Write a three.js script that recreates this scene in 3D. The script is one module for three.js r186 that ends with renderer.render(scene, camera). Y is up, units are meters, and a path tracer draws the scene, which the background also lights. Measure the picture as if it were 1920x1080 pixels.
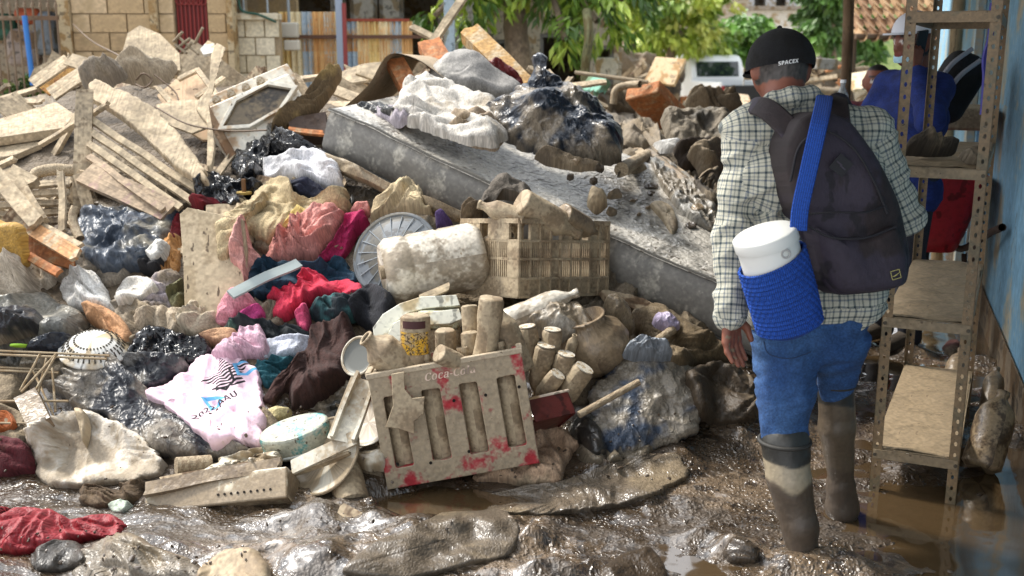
import * as THREE from 'three';
import { mergeGeometries, mergeVertices } from 'three/addons/utils/BufferGeometryUtils.js';
import { RoundedBoxGeometry } from 'three/addons/geometries/RoundedBoxGeometry.js';

// ---------- camera, sky, sun, exposure ----------
const scene = new THREE.Scene();
const F = 2000, PITCH = 12.5 * Math.PI / 180, SN = Math.sin(PITCH), CS = Math.cos(PITCH), EYE = 1.6;
const camera = new THREE.PerspectiveCamera(2 * Math.atan(540 / F) * 180 / Math.PI, 1920 / 1080, 0.1, 600);
camera.position.set(0, EYE, 0); camera.rotation.x = -PITCH;
camera.focus = 4.0; camera.userData.fStop = 3.2;
const renderer = new THREE.WebGLRenderer();
renderer.toneMapping = THREE.LinearToneMapping; renderer.toneMappingExposure = 2.06;
renderer.shadowMap.enabled = true; renderer.shadowMap.type = THREE.PCFSoftShadowMap;
const SUN = new THREE.Vector3(-0.52, 0.80, -0.30).normalize();
{ // bright veiled sky: white haze, a wide glow round the hidden sun
  const W = 256, H = 128, a = new Float32Array(W * H * 4), v = new THREE.Vector3();
  for (let j = 0; j < H; j++) for (let i = 0; i < W; i++) {
    const el = ((j + 0.5) / H - 0.5) * Math.PI, az = ((i + 0.5) / W - 0.5) * Math.PI * 2;
    v.set(Math.cos(el) * Math.cos(az), Math.sin(el), Math.cos(el) * Math.sin(az));
    const c = Math.max(0, v.dot(SUN)), up = Math.max(0, v.y);
    const k = 0.56 + 0.1 * up + 0.4 * Math.pow(1 - up, 3) + 1.0 * Math.pow(c, 5) + 3.0 * Math.pow(c, 30), o = (j * W + i) * 4;
    const blue = 1 - 0.12 * up * (1 - Math.pow(c, 3));
    a[o] = k * blue * 0.98; a[o + 1] = k * (0.5 + 0.5 * blue); a[o + 2] = k * 1.04; a[o + 3] = 1;
  }
  const t = new THREE.DataTexture(a, W, H, THREE.RGBAFormat, THREE.FloatType);
  t.mapping = THREE.EquirectangularReflectionMapping; t.magFilter = t.minFilter = THREE.LinearFilter; t.needsUpdate = true;
  scene.background = t; scene.environment = t;
}
const sun = new THREE.DirectionalLight(0xfff7ea, 2.4);
sun.position.copy(SUN).multiplyScalar(40); sun.castShadow = true; sun.shadow.radius = 14;
sun.shadow.mapSize.set(2048, 2048); Object.assign(sun.shadow.camera, { left: -20, right: 20, top: 20, bottom: -20, near: 1, far: 90 });
scene.add(sun, sun.target);

// ---------- numbers ----------
let seedS = 7;
const rnd = () => { seedS = (seedS * 1664525 + 1013904223) >>> 0; return seedS / 4294967296; };
const rr = (a, b) => a + (b - a) * rnd();
const clamp = (x, a = 0, b = 1) => Math.min(b, Math.max(a, x));
const mix = (a, b, t) => a + (b - a) * t;
const sstep = (a, b, x) => { const t = clamp((x - a) / (b - a)); return t * t * (3 - 2 * t); };
const hash = (x, y, z) => { let h = (x * 374761393 + y * 668265263 + z * 2147483647) | 0; h = Math.imul(h ^ (h >>> 13), 1274126177); h ^= h >>> 16; return (h >>> 0) / 4294967296; };
function n3(x, y, z) { // smooth value noise, -1..1
  const X = Math.floor(x), Y = Math.floor(y), Z = Math.floor(z); let u = x - X, v = y - Y, w = z - Z;
  u = u * u * (3 - 2 * u); v = v * v * (3 - 2 * v); w = w * w * (3 - 2 * w);
  const l = (a, b, t) => a + (b - a) * t;
  return 2 * l(l(l(hash(X, Y, Z), hash(X + 1, Y, Z), u), l(hash(X, Y + 1, Z), hash(X + 1, Y + 1, Z), u), v),
    l(l(hash(X, Y, Z + 1), hash(X + 1, Y, Z + 1), u), l(hash(X, Y + 1, Z + 1), hash(X + 1, Y + 1, Z + 1), u), v), w) - 1;
}
const fbm = (x, y, z = 0, o = 4) => { let s = 0, a = 0.5; for (let i = 0; i < o; i++) { s += a * n3(x, y, z + i * 7.3); x *= 2.03; y *= 2.03; z *= 2.03; a *= 0.5; } return s; };
const ridge = (x, y, z = 0, o = 3) => { let s = 0, a = 0.55; for (let i = 0; i < o; i++) { s += a * (1 - 2 * Math.abs(n3(x, y, z + i * 5.1))); x *= 1.93; y *= 1.93; a *= 0.5; } return s; };
// periodic noise for textures: x,y in 0..1, f cells per tile
function pn(x, y, f, sd) {
  x *= f; y *= f; const X = Math.floor(x), Y = Math.floor(y); let u = x - X, v = y - Y; u = u * u * (3 - 2 * u); v = v * v * (3 - 2 * v);
  const m = q => ((q % f) + f) % f, l = (a, b, t) => a + (b - a) * t;
  return l(l(hash(m(X), m(Y), sd), hash(m(X + 1), m(Y), sd), u), l(hash(m(X), m(Y + 1), sd), hash(m(X + 1), m(Y + 1), sd), u), v);
}
const pf = (x, y, f, sd, o = 4) => { let s = 0, a = 0.5, t = 0; for (let i = 0; i < o; i++) { s += a * pn(x, y, f, sd + i); t += a; a *= 0.55; f *= 2; } return s / t; };

// ---------- a photograph point to a place: px,py in the 1920 x 1080 frame, d metres ahead ----------
const V = (x, y, z) => new THREE.Vector3(x, y, z);
function at(px, py, d) { const u = (px - 960) / F, v = (540 - py) / F, k = d / (CS + v * SN); return V(u * k, EYE + (-SN + v * CS) * k, -d); }
const slope = py => { const v = (540 - py) / F; return (-SN + v * CS) / (CS + v * SN); };

// ---------- ground and heap heights ----------
const ctl = [];
const colm = (px, ...l) => { for (const [py, d] of l) { const p = at(px, py, d); ctl.push([p.x, p.z, p.y]); } };
colm(-150, [930, 3.7], [700, 4.3], [500, 5.0], [330, 5.9], [240, 6.8], [220, 7.8]);
colm(150, [912, 3.75], [800, 4.0], [650, 4.4], [520, 4.9], [400, 5.5], [280, 6.2], [190, 7.2], [170, 8.2]);
colm(400, [905, 3.75], [760, 4.1], [620, 4.55], [500, 5.0], [400, 5.4], [300, 6.0], [200, 7.0], [150, 8.0]);
colm(560, [910, 3.72], [800, 4.0], [690, 4.3], [580, 4.65], [470, 5.05], [370, 5.5], [270, 6.2], [190, 7.2]);
colm(760, [895, 3.9], [720, 4.4], [600, 4.6], [500, 4.9], [420, 5.3], [330, 5.9], [230, 6.7], [170, 7.6]);
colm(900, [890, 3.9], [720, 4.4], [600, 4.6], [500, 4.9], [400, 5.5], [280, 6.5], [190, 7.4]);
colm(1050, [880, 3.88], [780, 4.1], [680, 4.35], [590, 4.6], [460, 5.0], [360, 5.8], [260, 6.6], [200, 7.6]);
colm(1200, [860, 3.92], [720, 4.3], [610, 4.6], [520, 4.9], [430, 5.5], [330, 6.3], [250, 7.4]);
colm(1330, [840, 3.97], [730, 4.3], [620, 4.7], [500, 5.3], [400, 6.1], [310, 7.2]);
colm(1420, [800, 4.08], [680, 4.5], [540, 5.4], [420, 6.6], [330, 7.8]);
for (const [x, d, y] of [[-3.5, 3.2, .04], [-2, 3.2, .03], [-1, 3.2, .03], [0, 3.2, .02], [.7, 3.3, .0], [1.3, 3.3, 0], [1.15, 3.95, 0], [1.5, 4.6, 0], [1.95, 5.6, 0], [2.5, 7, 0], [3, 8.5, 0], [3.6, 10, 0], [-4, 2.2, .02], [0, 2.2, .02], [3, 2.2, 0], [3, 4, 0], [4.2, 7, 0],
  [-6, 10.5, .45], [-3, 10.5, .4], [0, 10.5, .4], [2, 10.5, .2], [-3, 13, 0], [1, 13, 0], [4, 13, -.1], [-6, 7, 1.2], [-6, 5, .7], [-6, 3.6, .1]]) ctl.push([x, -d, y]);
const tps = r2 => r2 < 1e-9 ? 0 : 0.5 * r2 * Math.log(r2);
const RB = (() => { // thin plate spline through the control heights
  const n = ctl.length, N = n + 3, A = Array.from({ length: N }, () => new Float64Array(N + 1));
  for (let i = 0; i < n; i++) {
    for (let j = 0; j < n; j++) A[i][j] = tps((ctl[i][0] - ctl[j][0]) ** 2 + (ctl[i][1] - ctl[j][1]) ** 2) + (i === j ? 0.02 : 0);
    A[i][n] = A[n][i] = 1; A[i][n + 1] = A[n + 1][i] = ctl[i][0]; A[i][n + 2] = A[n + 2][i] = ctl[i][1]; A[i][N] = ctl[i][2];
  }
  for (let k = 0; k < N; k++) {
    let p = k; for (let i = k + 1; i < N; i++) if (Math.abs(A[i][k]) > Math.abs(A[p][k])) p = i;
    [A[k], A[p]] = [A[p], A[k]];
    for (let i = 0; i < N; i++) if (i !== k) { const f = A[i][k] / A[k][k]; if (f) for (let j = k; j <= N; j++) A[i][j] -= f * A[k][j]; }
  }
  return A.map((r, i) => r[N] / r[i]);
})();
function heap0(x, z) {
  const n = ctl.length; let s = RB[n] + RB[n + 1] * x + RB[n + 2] * z;
  for (let i = 0; i < n; i++) s += RB[i] * tps((x - ctl[i][0]) ** 2 + (z - ctl[i][1]) ** 2);
  return s;
}
const HC = 0.06, HW = 280, HH = 210, HG = new Float32Array(HW * HH); // baked, 6 cm apart
for (let j = 0; j < HH; j++) for (let i = 0; i < HW; i++) HG[j * HW + i] = heap0(-8.3 + i * HC, -14.4 + j * HC);
function heap(x, z) { const i = clamp((x + 8.3) / HC, 0, HW - 1.01), j = clamp((z + 14.4) / HC, 0, HH - 1.01), I = i | 0, J = j | 0, u = i - I, v = j - J, o = J * HW + I; return (HG[o] * (1 - u) + HG[o + 1] * u) * (1 - v) + (HG[o + HW] * (1 - u) + HG[o + HW + 1] * u) * v; }
function mudRelief(x, z) { // wet lumps, tracks and hollows of the street mud
  const d = -z;
  let h = 0.05 * fbm(x * 1.3 + 3, z * 1.6, 1, 3) + 0.028 * fbm(x * 4.1, z * 5.2, 4, 3);
  const lump = sstep(0.05, 0.42, fbm(x * 1.9 + 9, z * 2.3 + 4, 2, 3)); h += 0.055 * lump * (1 + .5 * n3(x * 9, z * 12, 3));
  h += 0.007 * ridge(x * 7, z * 9, 3, 3) + (d < 7 ? 0.005 * ridge(x * 15 + 2 * n3(x * 5, z * 5, 1), z * 19, 6, 2) + 0.0025 * fbm(x * 45, z * 50, 6, 2) : 0);
  const left = sstep(0.75, -0.15, x); h += left * 0.016 - (1 - left) * 0.008;
  const lumps = [[-.08, 3.28, .3, .16, .1], [-.25, 3.12, .2, .14, .07], [.18, 3.02, .22, .08, .1], [.72, 3.22, .1, .08, .07], [.62, 3.3, .1, .06, .04], [.45, 3.62, .28, .13, .06], [.12, 3.5, .22, .1, .05], [-.75, 3.08, .22, .12, .07], [-1.15, 3.15, .25, .14, .06], [-.5, 2.98, .3, .08, .05], [1.75, 3.28, .16, .09, .05], [1.62, 3.9, .2, .1, .02], [-.2, 3.6, .42, .12, -.08], [-.42, 3.62, .25, .15, -.08], [-.75, 3.5, .3, .1, -.04]];
  for (const [cx, cd, rx, rz, hh] of lumps) { const q = ((x - cx) / rx) ** 2 + ((d - cd) / rz) ** 2; if (q < 4) h += .7 * hh * Math.exp(-q * 1.6) * (1 + .6 * n3(x * 16, z * 16, 8)); }
  return h * sstep(14, 5, d) + (d > 8 ? -0.02 * (d - 8) : 0);
}
function groundH(x, z) {
  let h = mudRelief(x, z); const d = -z;
  if (d < 14 && d > 2.4 && Math.abs(x) < 8) { const k = sstep(14, 12, d) * sstep(8, 6, Math.abs(x)); const p = heap(x, z) * k + (k > 0 ? 0.05 * fbm(x * 3, z * 3, 8, 3) + .02 * ridge(x * 8, z * 8, 2, 2) : 0) - .03; h = Math.max(h, p) + .25 * Math.max(0, .04 - Math.abs(h - p)); }
  return h;
}
// grid of the top of everything laid so far, so that later things lie on earlier ones
const GX0 = -4.6, GZ0 = -11.5, GS = 0.02, GW = 470, GH = 470, TOP = new Float32Array(GW * GH);
for (let j = 0; j < GH; j++) for (let i = 0; i < GW; i++) TOP[j * GW + i] = groundH(GX0 + i * GS, GZ0 + j * GS);
function top(x, z) {
  const i = (x - GX0) / GS, j = (z - GZ0) / GS; if (i < 0 || j < 0 || i >= GW - 1 || j >= GH - 1) return groundH(x, z);
  const I = i | 0, J = j | 0, u = i - I, v = j - J, o = J * GW + I;
  return (TOP[o] * (1 - u) + TOP[o + 1] * u) * (1 - v) + (TOP[o + GW] * (1 - u) + TOP[o + GW + 1] * u) * v;
}
function raise(x, y, z, soft = 1) { const i = Math.round((x - GX0) / GS), j = Math.round((z - GZ0) / GS); if (i < 0 || j < 0 || i >= GW || j >= GH) return; const o = j * GW + i; if (y > TOP[o]) TOP[o] += (y - TOP[o]) * soft; }
function hit(px, py, dMax = 11, dMin = 2.7) {
  let a = dMin; for (let d = dMin; d < dMax; d += 0.03) { const p = at(px, py, d); if (p.y <= top(p.x, p.z)) { let b = d; for (let k = 0; k < 6; k++) { const m = (a + b) / 2, q = at(px, py, m); if (q.y <= top(q.x, q.z)) b = m; else a = m; } return b; } a = d; }
  return dMax;
}

// ---------- naming and adding ----------
const taken = {};
const numbered = n => { const k = taken[n] = (taken[n] ?? -1) + 1; return k ? `${n}_${String(k).padStart(3, '0')}` : n; };
const shade = o => { o.castShadow = o.receiveShadow = true; return o; };
function tag(o, label, category, group) { o.userData.label = label; o.userData.category = category; if (group) o.userData.group = group; return o; }
function part(name, g, m, parent) { const o = shade(new THREE.Mesh(paint(g, m), m)); o.name = name; parent.add(o); return o; }
function thing(name, label, category, pos = V(0, 0, 0), group) { const o = new THREE.Group(); o.name = numbered(name); o.position.copy(pos); scene.add(o); return tag(o, label, category, group); }
function solo(name, label, category, g, m, group) { // one-mesh thing given in world metres; its origin goes to the middle of its base
  const o = shade(new THREE.Mesh(paint(g, m), m)); g.computeBoundingBox(); const b = g.boundingBox, p = V((b.min.x + b.max.x) / 2, b.min.y, (b.min.z + b.max.z) / 2);
  g.translate(-p.x, -p.y, -p.z); o.position.copy(p); o.name = numbered(name); scene.add(o); return tag(o, label, category, group);
}
function struct(name, g, m, parent) { const o = shade(new THREE.Mesh(g, m)); o.name = parent ? name : numbered(name); (parent || scene).add(o); if (!parent) o.userData.kind = 'structure'; return o; }

// ---------- textures and materials ----------
const hx = h => [(h >> 16 & 255) / 255, (h >> 8 & 255) / 255, (h & 255) / 255];
function dataTex(size, fn, srgb) {
  const a = new Uint8Array(size * size * 4);
  for (let j = 0; j < size; j++) for (let i = 0; i < size; i++) { const c = fn((i + .5) / size, (j + .5) / size), o = (j * size + i) * 4; for (let k = 0; k < 3; k++) a[o + k] = clamp(c[k]) * 255; a[o + 3] = 255; }
  const t = new THREE.DataTexture(a, size, size); t.wrapS = t.wrapT = THREE.RepeatWrapping; t.magFilter = THREE.LinearFilter; t.minFilter = THREE.LinearMipmapLinearFilter; t.generateMipmaps = true;
  if (srgb) t.colorSpace = THREE.SRGBColorSpace; t.needsUpdate = true; return t;
}
const g1 = v => [v, v, v];
const rep = (t, m) => { t.repeat.set(1 / m, 1 / m); return t; };
const BUMP = {
  mud: rep(dataTex(512, (x, y) => g1(.55 * pf(x, y, 24, 1, 4) + .45 * Math.pow(pf(x, y, 9, 5, 4), 2)), 0), .6),
  wet: rep(dataTex(512, (x, y) => { const a = pf(x, y, 14, 21, 4), b = 1 - Math.abs(2 * pf(x + .03 * pf(x, y, 8, 3, 2), y, 22, 31, 4) - 1); return g1(.5 * a + .5 * b * b); }, 0), .9),
  sludge: rep(dataTex(1024, (x, y) => { const a = pf(x, y, 22, 121, 4), b = 1 - Math.abs(2 * pf(x + .02 * pf(x, y, 12, 3, 2), y, 46, 131, 3) - 1), c = pf(x, y, 150, 141, 2); return g1(.45 * a + .4 * b * b + .15 * c); }, 0), 1.1),
  cloth: rep(dataTex(256, (x, y) => g1(.35 * pf(x, y, 90, 2, 1) + .4 * pf(x, y, 9, 6, 4) + .25 * Math.abs(2 * pf(x, y, 14, 9, 3) - 1)), 0), .35),
  crumple: rep(dataTex(512, (x, y) => { const a = Math.abs(2 * pf(x, y, 7, 3, 3) - 1), b = Math.abs(2 * pf(x, y, 15, 13, 3) - 1); return g1(1 - .6 * Math.sqrt(a) - .4 * Math.sqrt(b)); }, 0), .45),
  wood: rep(dataTex(256, (x, y) => g1(.6 * pn(x, y * .06, 64, 4) + .4 * pf(x, y, 10, 8, 4)), 0), .5),
};
const mats = {};
// base colour of a thing and the dried or wet dirt stuck to it, in patches with an outline of their own
function M(key, base, o = {}) {
  if (mats[key]) return mats[key];
  const { dirt = 0x94846c, dark = 0x4a3d2e, cover = .35, spots = .12, scale = .7, rough = .85, bump = 'cloth', bs = .004, streak = 1, grain = .12, size = 256, phys, ...rest } = o;
  const B = hx(base), D = hx(dirt), K = hx(dark), sd = Object.keys(mats).length * 17 + 3;
  const t = rep(dataTex(size, (x, y) => {
    const n = pf(x, y * streak, 5, sd, 5), f = pf(x, y, 40, sd + 5, 2), m = sstep(1 - cover - .16, 1 - cover + .05, n * .8 + f * .2 + .1), k = sstep(1 - spots - .06, 1 - spots, pf(x, y * streak, 26, sd + 9, 3) * .8 + f * .2 + .1);
    const g = 1 + grain * (f - .5) * 2 + grain * (pf(x, y, 3, sd + 2, 2) - .5);
    return [0, 1, 2].map(i => mix(mix(B[i], D[i], m * (cover > .5 ? .985 : .92)), K[i], k * .8) * g);
  }, 1), scale);
  const P = { map: t, roughness: rough, ...rest }; if (bump) { P.bumpMap = BUMP[bump]; P.bumpScale = bs; }
  return mats[key] = phys ? new THREE.MeshPhysicalMaterial({ ...P, ...phys }) : new THREE.MeshStandardMaterial(P);
}
// shared grain and stain map, multiplied with a colour
const GRAIN = rep(dataTex(512, (x, y) => { const n = pf(x, y, 5, 71, 5), f = pf(x, y, 60, 75, 2), m = sstep(.5, .62, n), k = sstep(.66, .72, pf(x, y, 18, 79, 3)); return [1, .95, .86].map((q, i) => mix(mix(1, [.8, .72, .6][i], m), .45, k * .6) * (.86 + .28 * f)); }, 1), .8);
const tint = (key, c, o = {}) => { if (mats[key]) return mats[key]; const { bump = 'mud', bs = .003, ...r } = o; return mats[key] = new THREE.MeshStandardMaterial({ color: c, map: GRAIN, roughness: .8, bumpMap: bump ? BUMP[bump] : null, bumpScale: bs, ...r }); };
const FINE = rep(dataTex(256, (x, y) => g1(.84 + .32 * (pf(x, y, 70, 91, 2) - .5) + .14 * (pf(x, y, 12, 95, 3) - .5)), 1), .3);
// cloth and sheeting: colour and stuck dirt held at the mesh points
function VC(key, base, o = {}) {
  if (mats[key]) return mats[key]; const { dirt = 0x94846c, dark = 0x4a3d2e, cover = .15, spots = .03, scale = .8, rough = .92, bump = 'cloth', bs = .005, phys, ...rest } = o;
  const P = { vertexColors: true, map: FINE, roughness: rough, bumpMap: BUMP[bump], bumpScale: bs, ...rest }, m = phys ? new THREE.MeshPhysicalMaterial({ ...P, ...phys }) : new THREE.MeshStandardMaterial(P);
  m.userData.paint = { B: new THREE.Color(base), D: new THREE.Color(dirt), K: new THREE.Color(dark), cover, spots, scale, sd: Object.keys(mats).length * 3.7 }; return mats[key] = m;
}
function paint(g, m) {
  const q = m.userData?.paint; if (!q || g.attributes.color) return g; const p = g.attributes.position, a = new Float32Array(p.count * 3), c = new THREE.Color(), k = 2.6 / q.scale;
  for (let i = 0; i < p.count; i++) {
    const x = p.getX(i), y = p.getY(i), z = p.getZ(i), n = .5 + .62 * fbm(x * k + q.sd, y * k, z * k, 4), f = .5 + .5 * n3(x * 38, y * 38, z * 38 + q.sd), s = .5 + .6 * fbm(x * 13 + q.sd, y * 13 + 4, z * 13, 2);
    c.copy(q.B).multiplyScalar(.88 + .24 * f).lerp(q.D, .9 * sstep(1 - q.cover - .13, 1 - q.cover + .05, n * .85 + f * .15)).lerp(q.K, .8 * sstep(.95 - q.spots, 1 - q.spots, s)); a[i * 3] = c.r; a[i * 3 + 1] = c.g; a[i * 3 + 2] = c.b;
  }
  g.setAttribute('color', new THREE.BufferAttribute(a, 3)); return g;
}
const plain = (key, c, o = {}) => mats[key] ||= new THREE.MeshStandardMaterial({ color: c, roughness: .7, ...o });
const MUD = 0x8e7c62, WETMUD = 0x5a4a38;
const wood = (key, base, o) => M(key, base, { bump: 'wood', bs: .004, dirt: 0xa5957c, cover: .4, spots: .07, grain: .22, scale: .6, rough: .82, streak: 3, ...o });
const coat = M('mudcoat', 0x86745c, { dirt: 0xa39379, dark: 0x6b5b48, cover: .35, spots: .05, bump: 'mud', bs: .006, rough: .72, scale: .4 });
const coatWet = M('mudcoatwet', 0x6f5f4c, { dirt: 0x87765f, dark: 0x4d4032, cover: .35, spots: .06, bump: 'mud', bs: .006, rough: .35, scale: .4 });
const darkHole = plain('dark', 0x17120e, { roughness: 1 });

// ---------- geometry helpers ----------
function boxUV(g) { // uv in metres from the face direction
  g = g.index ? g.toNonIndexed() : g; const p = g.attributes.position, uv = new Float32Array(p.count * 2), a = V(), b = V(), c = V();
  for (let i = 0; i < p.count; i += 3) {
    a.fromBufferAttribute(p, i); b.fromBufferAttribute(p, i + 1).sub(a); c.fromBufferAttribute(p, i + 2).sub(a); b.cross(c);
    const x = Math.abs(b.x), y = Math.abs(b.y), z = Math.abs(b.z), k = x > y && x > z ? 0 : y > z ? 1 : 2;
    for (let q = i; q < i + 3; q++) { const X = p.getX(q), Y = p.getY(q), Z = p.getZ(q); uv[q * 2] = k === 0 ? Z : X; uv[q * 2 + 1] = k === 1 ? Z : Y; }
  }
  g.setAttribute('uv', new THREE.BufferAttribute(uv, 2)); return g;
}
const bx = (w, h, d, x = 0, y = 0, z = 0, r = 0) => { const g = r ? new RoundedBoxGeometry(w, h, d, 1, Math.min(r, w / 2.1, h / 2.1, d / 2.1)) : new THREE.BoxGeometry(w, h, d); g.translate(x, y, z); return boxUV(g); };
const join = l => mergeGeometries(l.map(g => { g = g.index ? g.toNonIndexed() : g; for (const k of Object.keys(g.attributes)) if (!['position', 'normal', 'uv'].includes(k)) g.deleteAttribute(k); return g; }));
function tube(pts, r, n = 6, seg) { const c = new THREE.CatmullRomCurve3(pts); return new THREE.TubeGeometry(c, seg || pts.length * 4, r, n); }
function rod(a, b, r, n = 7, r2 = r) { const l = a.distanceTo(b), g = new THREE.CylinderGeometry(r2, r, l, n, 1); g.translate(0, l / 2, 0); g.applyQuaternion(new THREE.Quaternion().setFromUnitVectors(V(0, 1, 0), b.clone().sub(a).normalize())); g.translate(a.x, a.y, a.z); return g; }
function warp(g, amp, f, sd = 0) { // uneven surface, joined across edges
  const p = g.attributes.position; for (let i = 0; i < p.count; i++) { const x = p.getX(i), y = p.getY(i), z = p.getZ(i); p.setXYZ(i, x + amp * n3(x * f + sd, y * f, z * f), y + amp * n3(x * f + 40 + sd, y * f, z * f), z + amp * n3(x * f + 80 + sd, y * f, z * f)); }
  g.computeVertexNormals(); return g;
}
// a frame from three pixels: bottom-left, bottom-right, top-left (each with its distance); local x right, y up, z towards us
function basis(bl, br, tl) {
  const o = at(...bl), X = at(...br).sub(o), Y = at(...tl).sub(o), w = X.length(); X.normalize(); const Z = V().crossVectors(X, Y).normalize(), Y2 = V().crossVectors(Z, X), h = Y.dot(Y2);
  return { o, X, Y: Y2, Z, w, h, m: new THREE.Matrix4().makeBasis(X, Y2, Z).setPosition(o) };
}
function pose(o, B) { o.position.copy(B.o); o.quaternion.setFromRotationMatrix(B.m); return o; }
function raiseGeo(g, m, soft = 1) { const p = g.attributes.position, v = V(); for (let i = 0; i < p.count; i++) { v.fromBufferAttribute(p, i); if (m) v.applyMatrix4(m); raise(v.x, v.y, v.z, soft); } }
function raiseQuad(B, dz = 0) { for (let i = 0; i <= 40; i++) for (let j = 0; j <= 30; j++) { const p = B.o.clone().addScaledVector(B.X, B.w * i / 40).addScaledVector(B.Y, B.h * j / 30).addScaledVector(B.Z, dz); raise(p.x, p.y, p.z); } }

const SL = V(0, .72, .69).normalize();
// cloth, sheeting and bags lying on whatever is under them: an outline on the heap, swollen and folded
function drapeGeo(o) {
  const { poly, thick = .04, fold = .03, f: f0 = 13, dir = .6, w = 1, kind = 'cloth', d, sink = .02, lift = 0, seed = rnd() * 50, nrm = SL, soft = .7, res = 1.5, tension = kind === 'cloth' ? .3 : .4, grow = 1 } = o;
  const f = f0 * (kind === 'cloth' ? 1.5 : 1.15);
  const curve = new THREE.CatmullRomCurve3(poly.map(p => V(p[0], p[1], 0)), true, 'catmullrom', tension);
  let cx = 0, cy = 0; if (o.c) [cx, cy] = o.c; else { for (const p of poly) { cx += p[0] / poly.length; cy += p[1] / poly.length; } }
  let R = 0; for (const p of poly) R = Math.max(R, Math.hypot(p[0] - cx, p[1] - cy));
  const nr = Math.round(clamp(R / 6 * res, 10, 56)), ns = Math.round(clamp(R * .8 * res, 40, 220)), N = (nr + 1) * ns;
  const bp = curve.getSpacedPoints(ns), PX = new Float32Array(N), PY = new Float32Array(N); let D = new Float32Array(N);
  for (let i = 0; i <= nr; i++) for (let j = 0; j < ns; j++) { const r = i / nr, e = 1 + (r > .5 && !o.smooth ? .06 * n3(j * .3, seed, 1) + .03 * n3(j * .9, seed, 2) : 0), k = i * ns + j; PX[k] = cx + (bp[j].x - cx) * r * e * grow; PY[k] = cy + (bp[j].y - cy) * r * e * grow; D[k] = d === undefined ? hit(PX[k], PY[k]) : typeof d === 'function' ? d(PX[k], PY[k]) : d; }
  if (d === undefined) {
    const med = [...D].sort((a, b) => a - b)[N >> 1], span = o.span || .9; for (let k = 0; k < N; k++) D[k] = clamp(D[k], med - span, med + span);
    const raw = D.slice(), pass = () => { const E = D.slice(); let c0 = 0; for (let j = 0; j < ns; j++) c0 += D[ns + j] / ns; for (let i = 0; i <= nr; i++) for (let j = 0; j < ns; j++) { const k = i * ns + j; if (!i) { E[k] = c0; continue; } const a = D[k - ns], b = i < nr ? D[k + ns] : D[k], l = D[i * ns + (j + ns - 1) % ns], q = D[i * ns + (j + 1) % ns]; E[k] = .2 * D[k] + .2 * (a + b + l + q); } D = E; };
    for (let q = 0; q < 10; q++) pass(); for (let k = 0; k < N; k++) D[k] = Math.min(D[k], raw[k] + .01); for (let q = 0; q < 5; q++) pass();
  }
  const pos = new Float32Array(N * 3), uv = new Float32Array(N * 2), ca = Math.cos(dir), sa = Math.sin(dir);
  for (let i = 0; i <= nr; i++) for (let j = 0; j < ns; j++) {
    const k = i * ns + j, r = i / nr, p = at(PX[k], PY[k], D[k] - lift), u = p.x, v = p.y * .72 - p.z * .5;
    const a = u * ca + v * sa, b = -u * sa + v * ca, w1 = n3(u * 4 + seed, v * 4, seed) * .13 * w + n3(u * 10, v * 10, seed + 3) * .035 * w;
    let q; const ab = Math.abs;
    if (kind === 'cloth') q = 1.15 * (1 - 2.7 * ab(n3((a + w1) * f, (b + w1 * .6) * f * .16, seed))) + .95 * (2.4 * ab(n3((a * .75 + b * .66 + w1) * f * 1.5, (b * .75 - a * .66) * f * .3, seed + 9)) - .7) + .25 * (1 - 2.7 * ab(n3((a + w1) * f * 2.7, (b - w1) * f * .9, seed + 2)));
    else q = 1.15 * (1 - 2.6 * ab(n3((a + w1) * f, (b - w1) * f * .4, seed))) + .7 * (1 - 2.6 * ab(n3((b + w1) * f * 1.8, a * f * 1.2, seed + 5))) + .4 * (1 - 2.6 * ab(n3(a * f * 3.8, b * f * 3.3, seed + 7)));
    const em = (1 - r) * R * D[k] / F / (thick * 1.3 + .004), et = clamp(em), pr = o.prof ? Math.sqrt(Math.max(0, 1 - Math.pow(r, o.prof))) : Math.sqrt(et * (2 - et)), h = thick * pr * (1 + .55 * n3(u * 6 + seed, v * 6, 3)) + fold * (kind === 'cloth' ? .68 : .72) * q * (kind === 'cloth' ? pr : Math.pow(pr, .6)) - (i === nr ? sink : 0);
    p.addScaledVector(nrm, h); pos.set([p.x, p.y, p.z], k * 3); uv.set([u, v], k * 2);
  }
  const idx = []; for (let i = 0; i < nr; i++) for (let j = 0; j < ns; j++) { const a = i * ns + j, b = i * ns + (j + 1) % ns, c = a + ns, e = b + ns; if (i) idx.push(a, b, c); idx.push(b, e, c); }
  const g = new THREE.BufferGeometry(); g.setAttribute('position', new THREE.BufferAttribute(pos, 3)); g.setAttribute('uv', new THREE.BufferAttribute(uv, 2)); g.setIndex(idx); g.computeVertexNormals();
  { const n = g.attributes.normal, cc = V(0, EYE, 0); let s = 0; for (let k = 0; k < N; k += 7) s += n.getX(k) * (0 - pos[k * 3]) + n.getY(k) * (cc.y - pos[k * 3 + 1]) + n.getZ(k) * (-pos[k * 3 + 2]); if (s < 0) { for (let k = 0; k < idx.length; k += 3) [idx[k], idx[k + 1]] = [idx[k + 1], idx[k]]; g.setIndex(idx); g.computeVertexNormals(); } }
  if (soft) raiseGeo(g, null, soft); return g;
}
const drape = (name, label, cat, mat, poly, o = {}) => solo(name, label, cat, drapeGeo({ poly, ...o }), mat, o.group);
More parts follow.
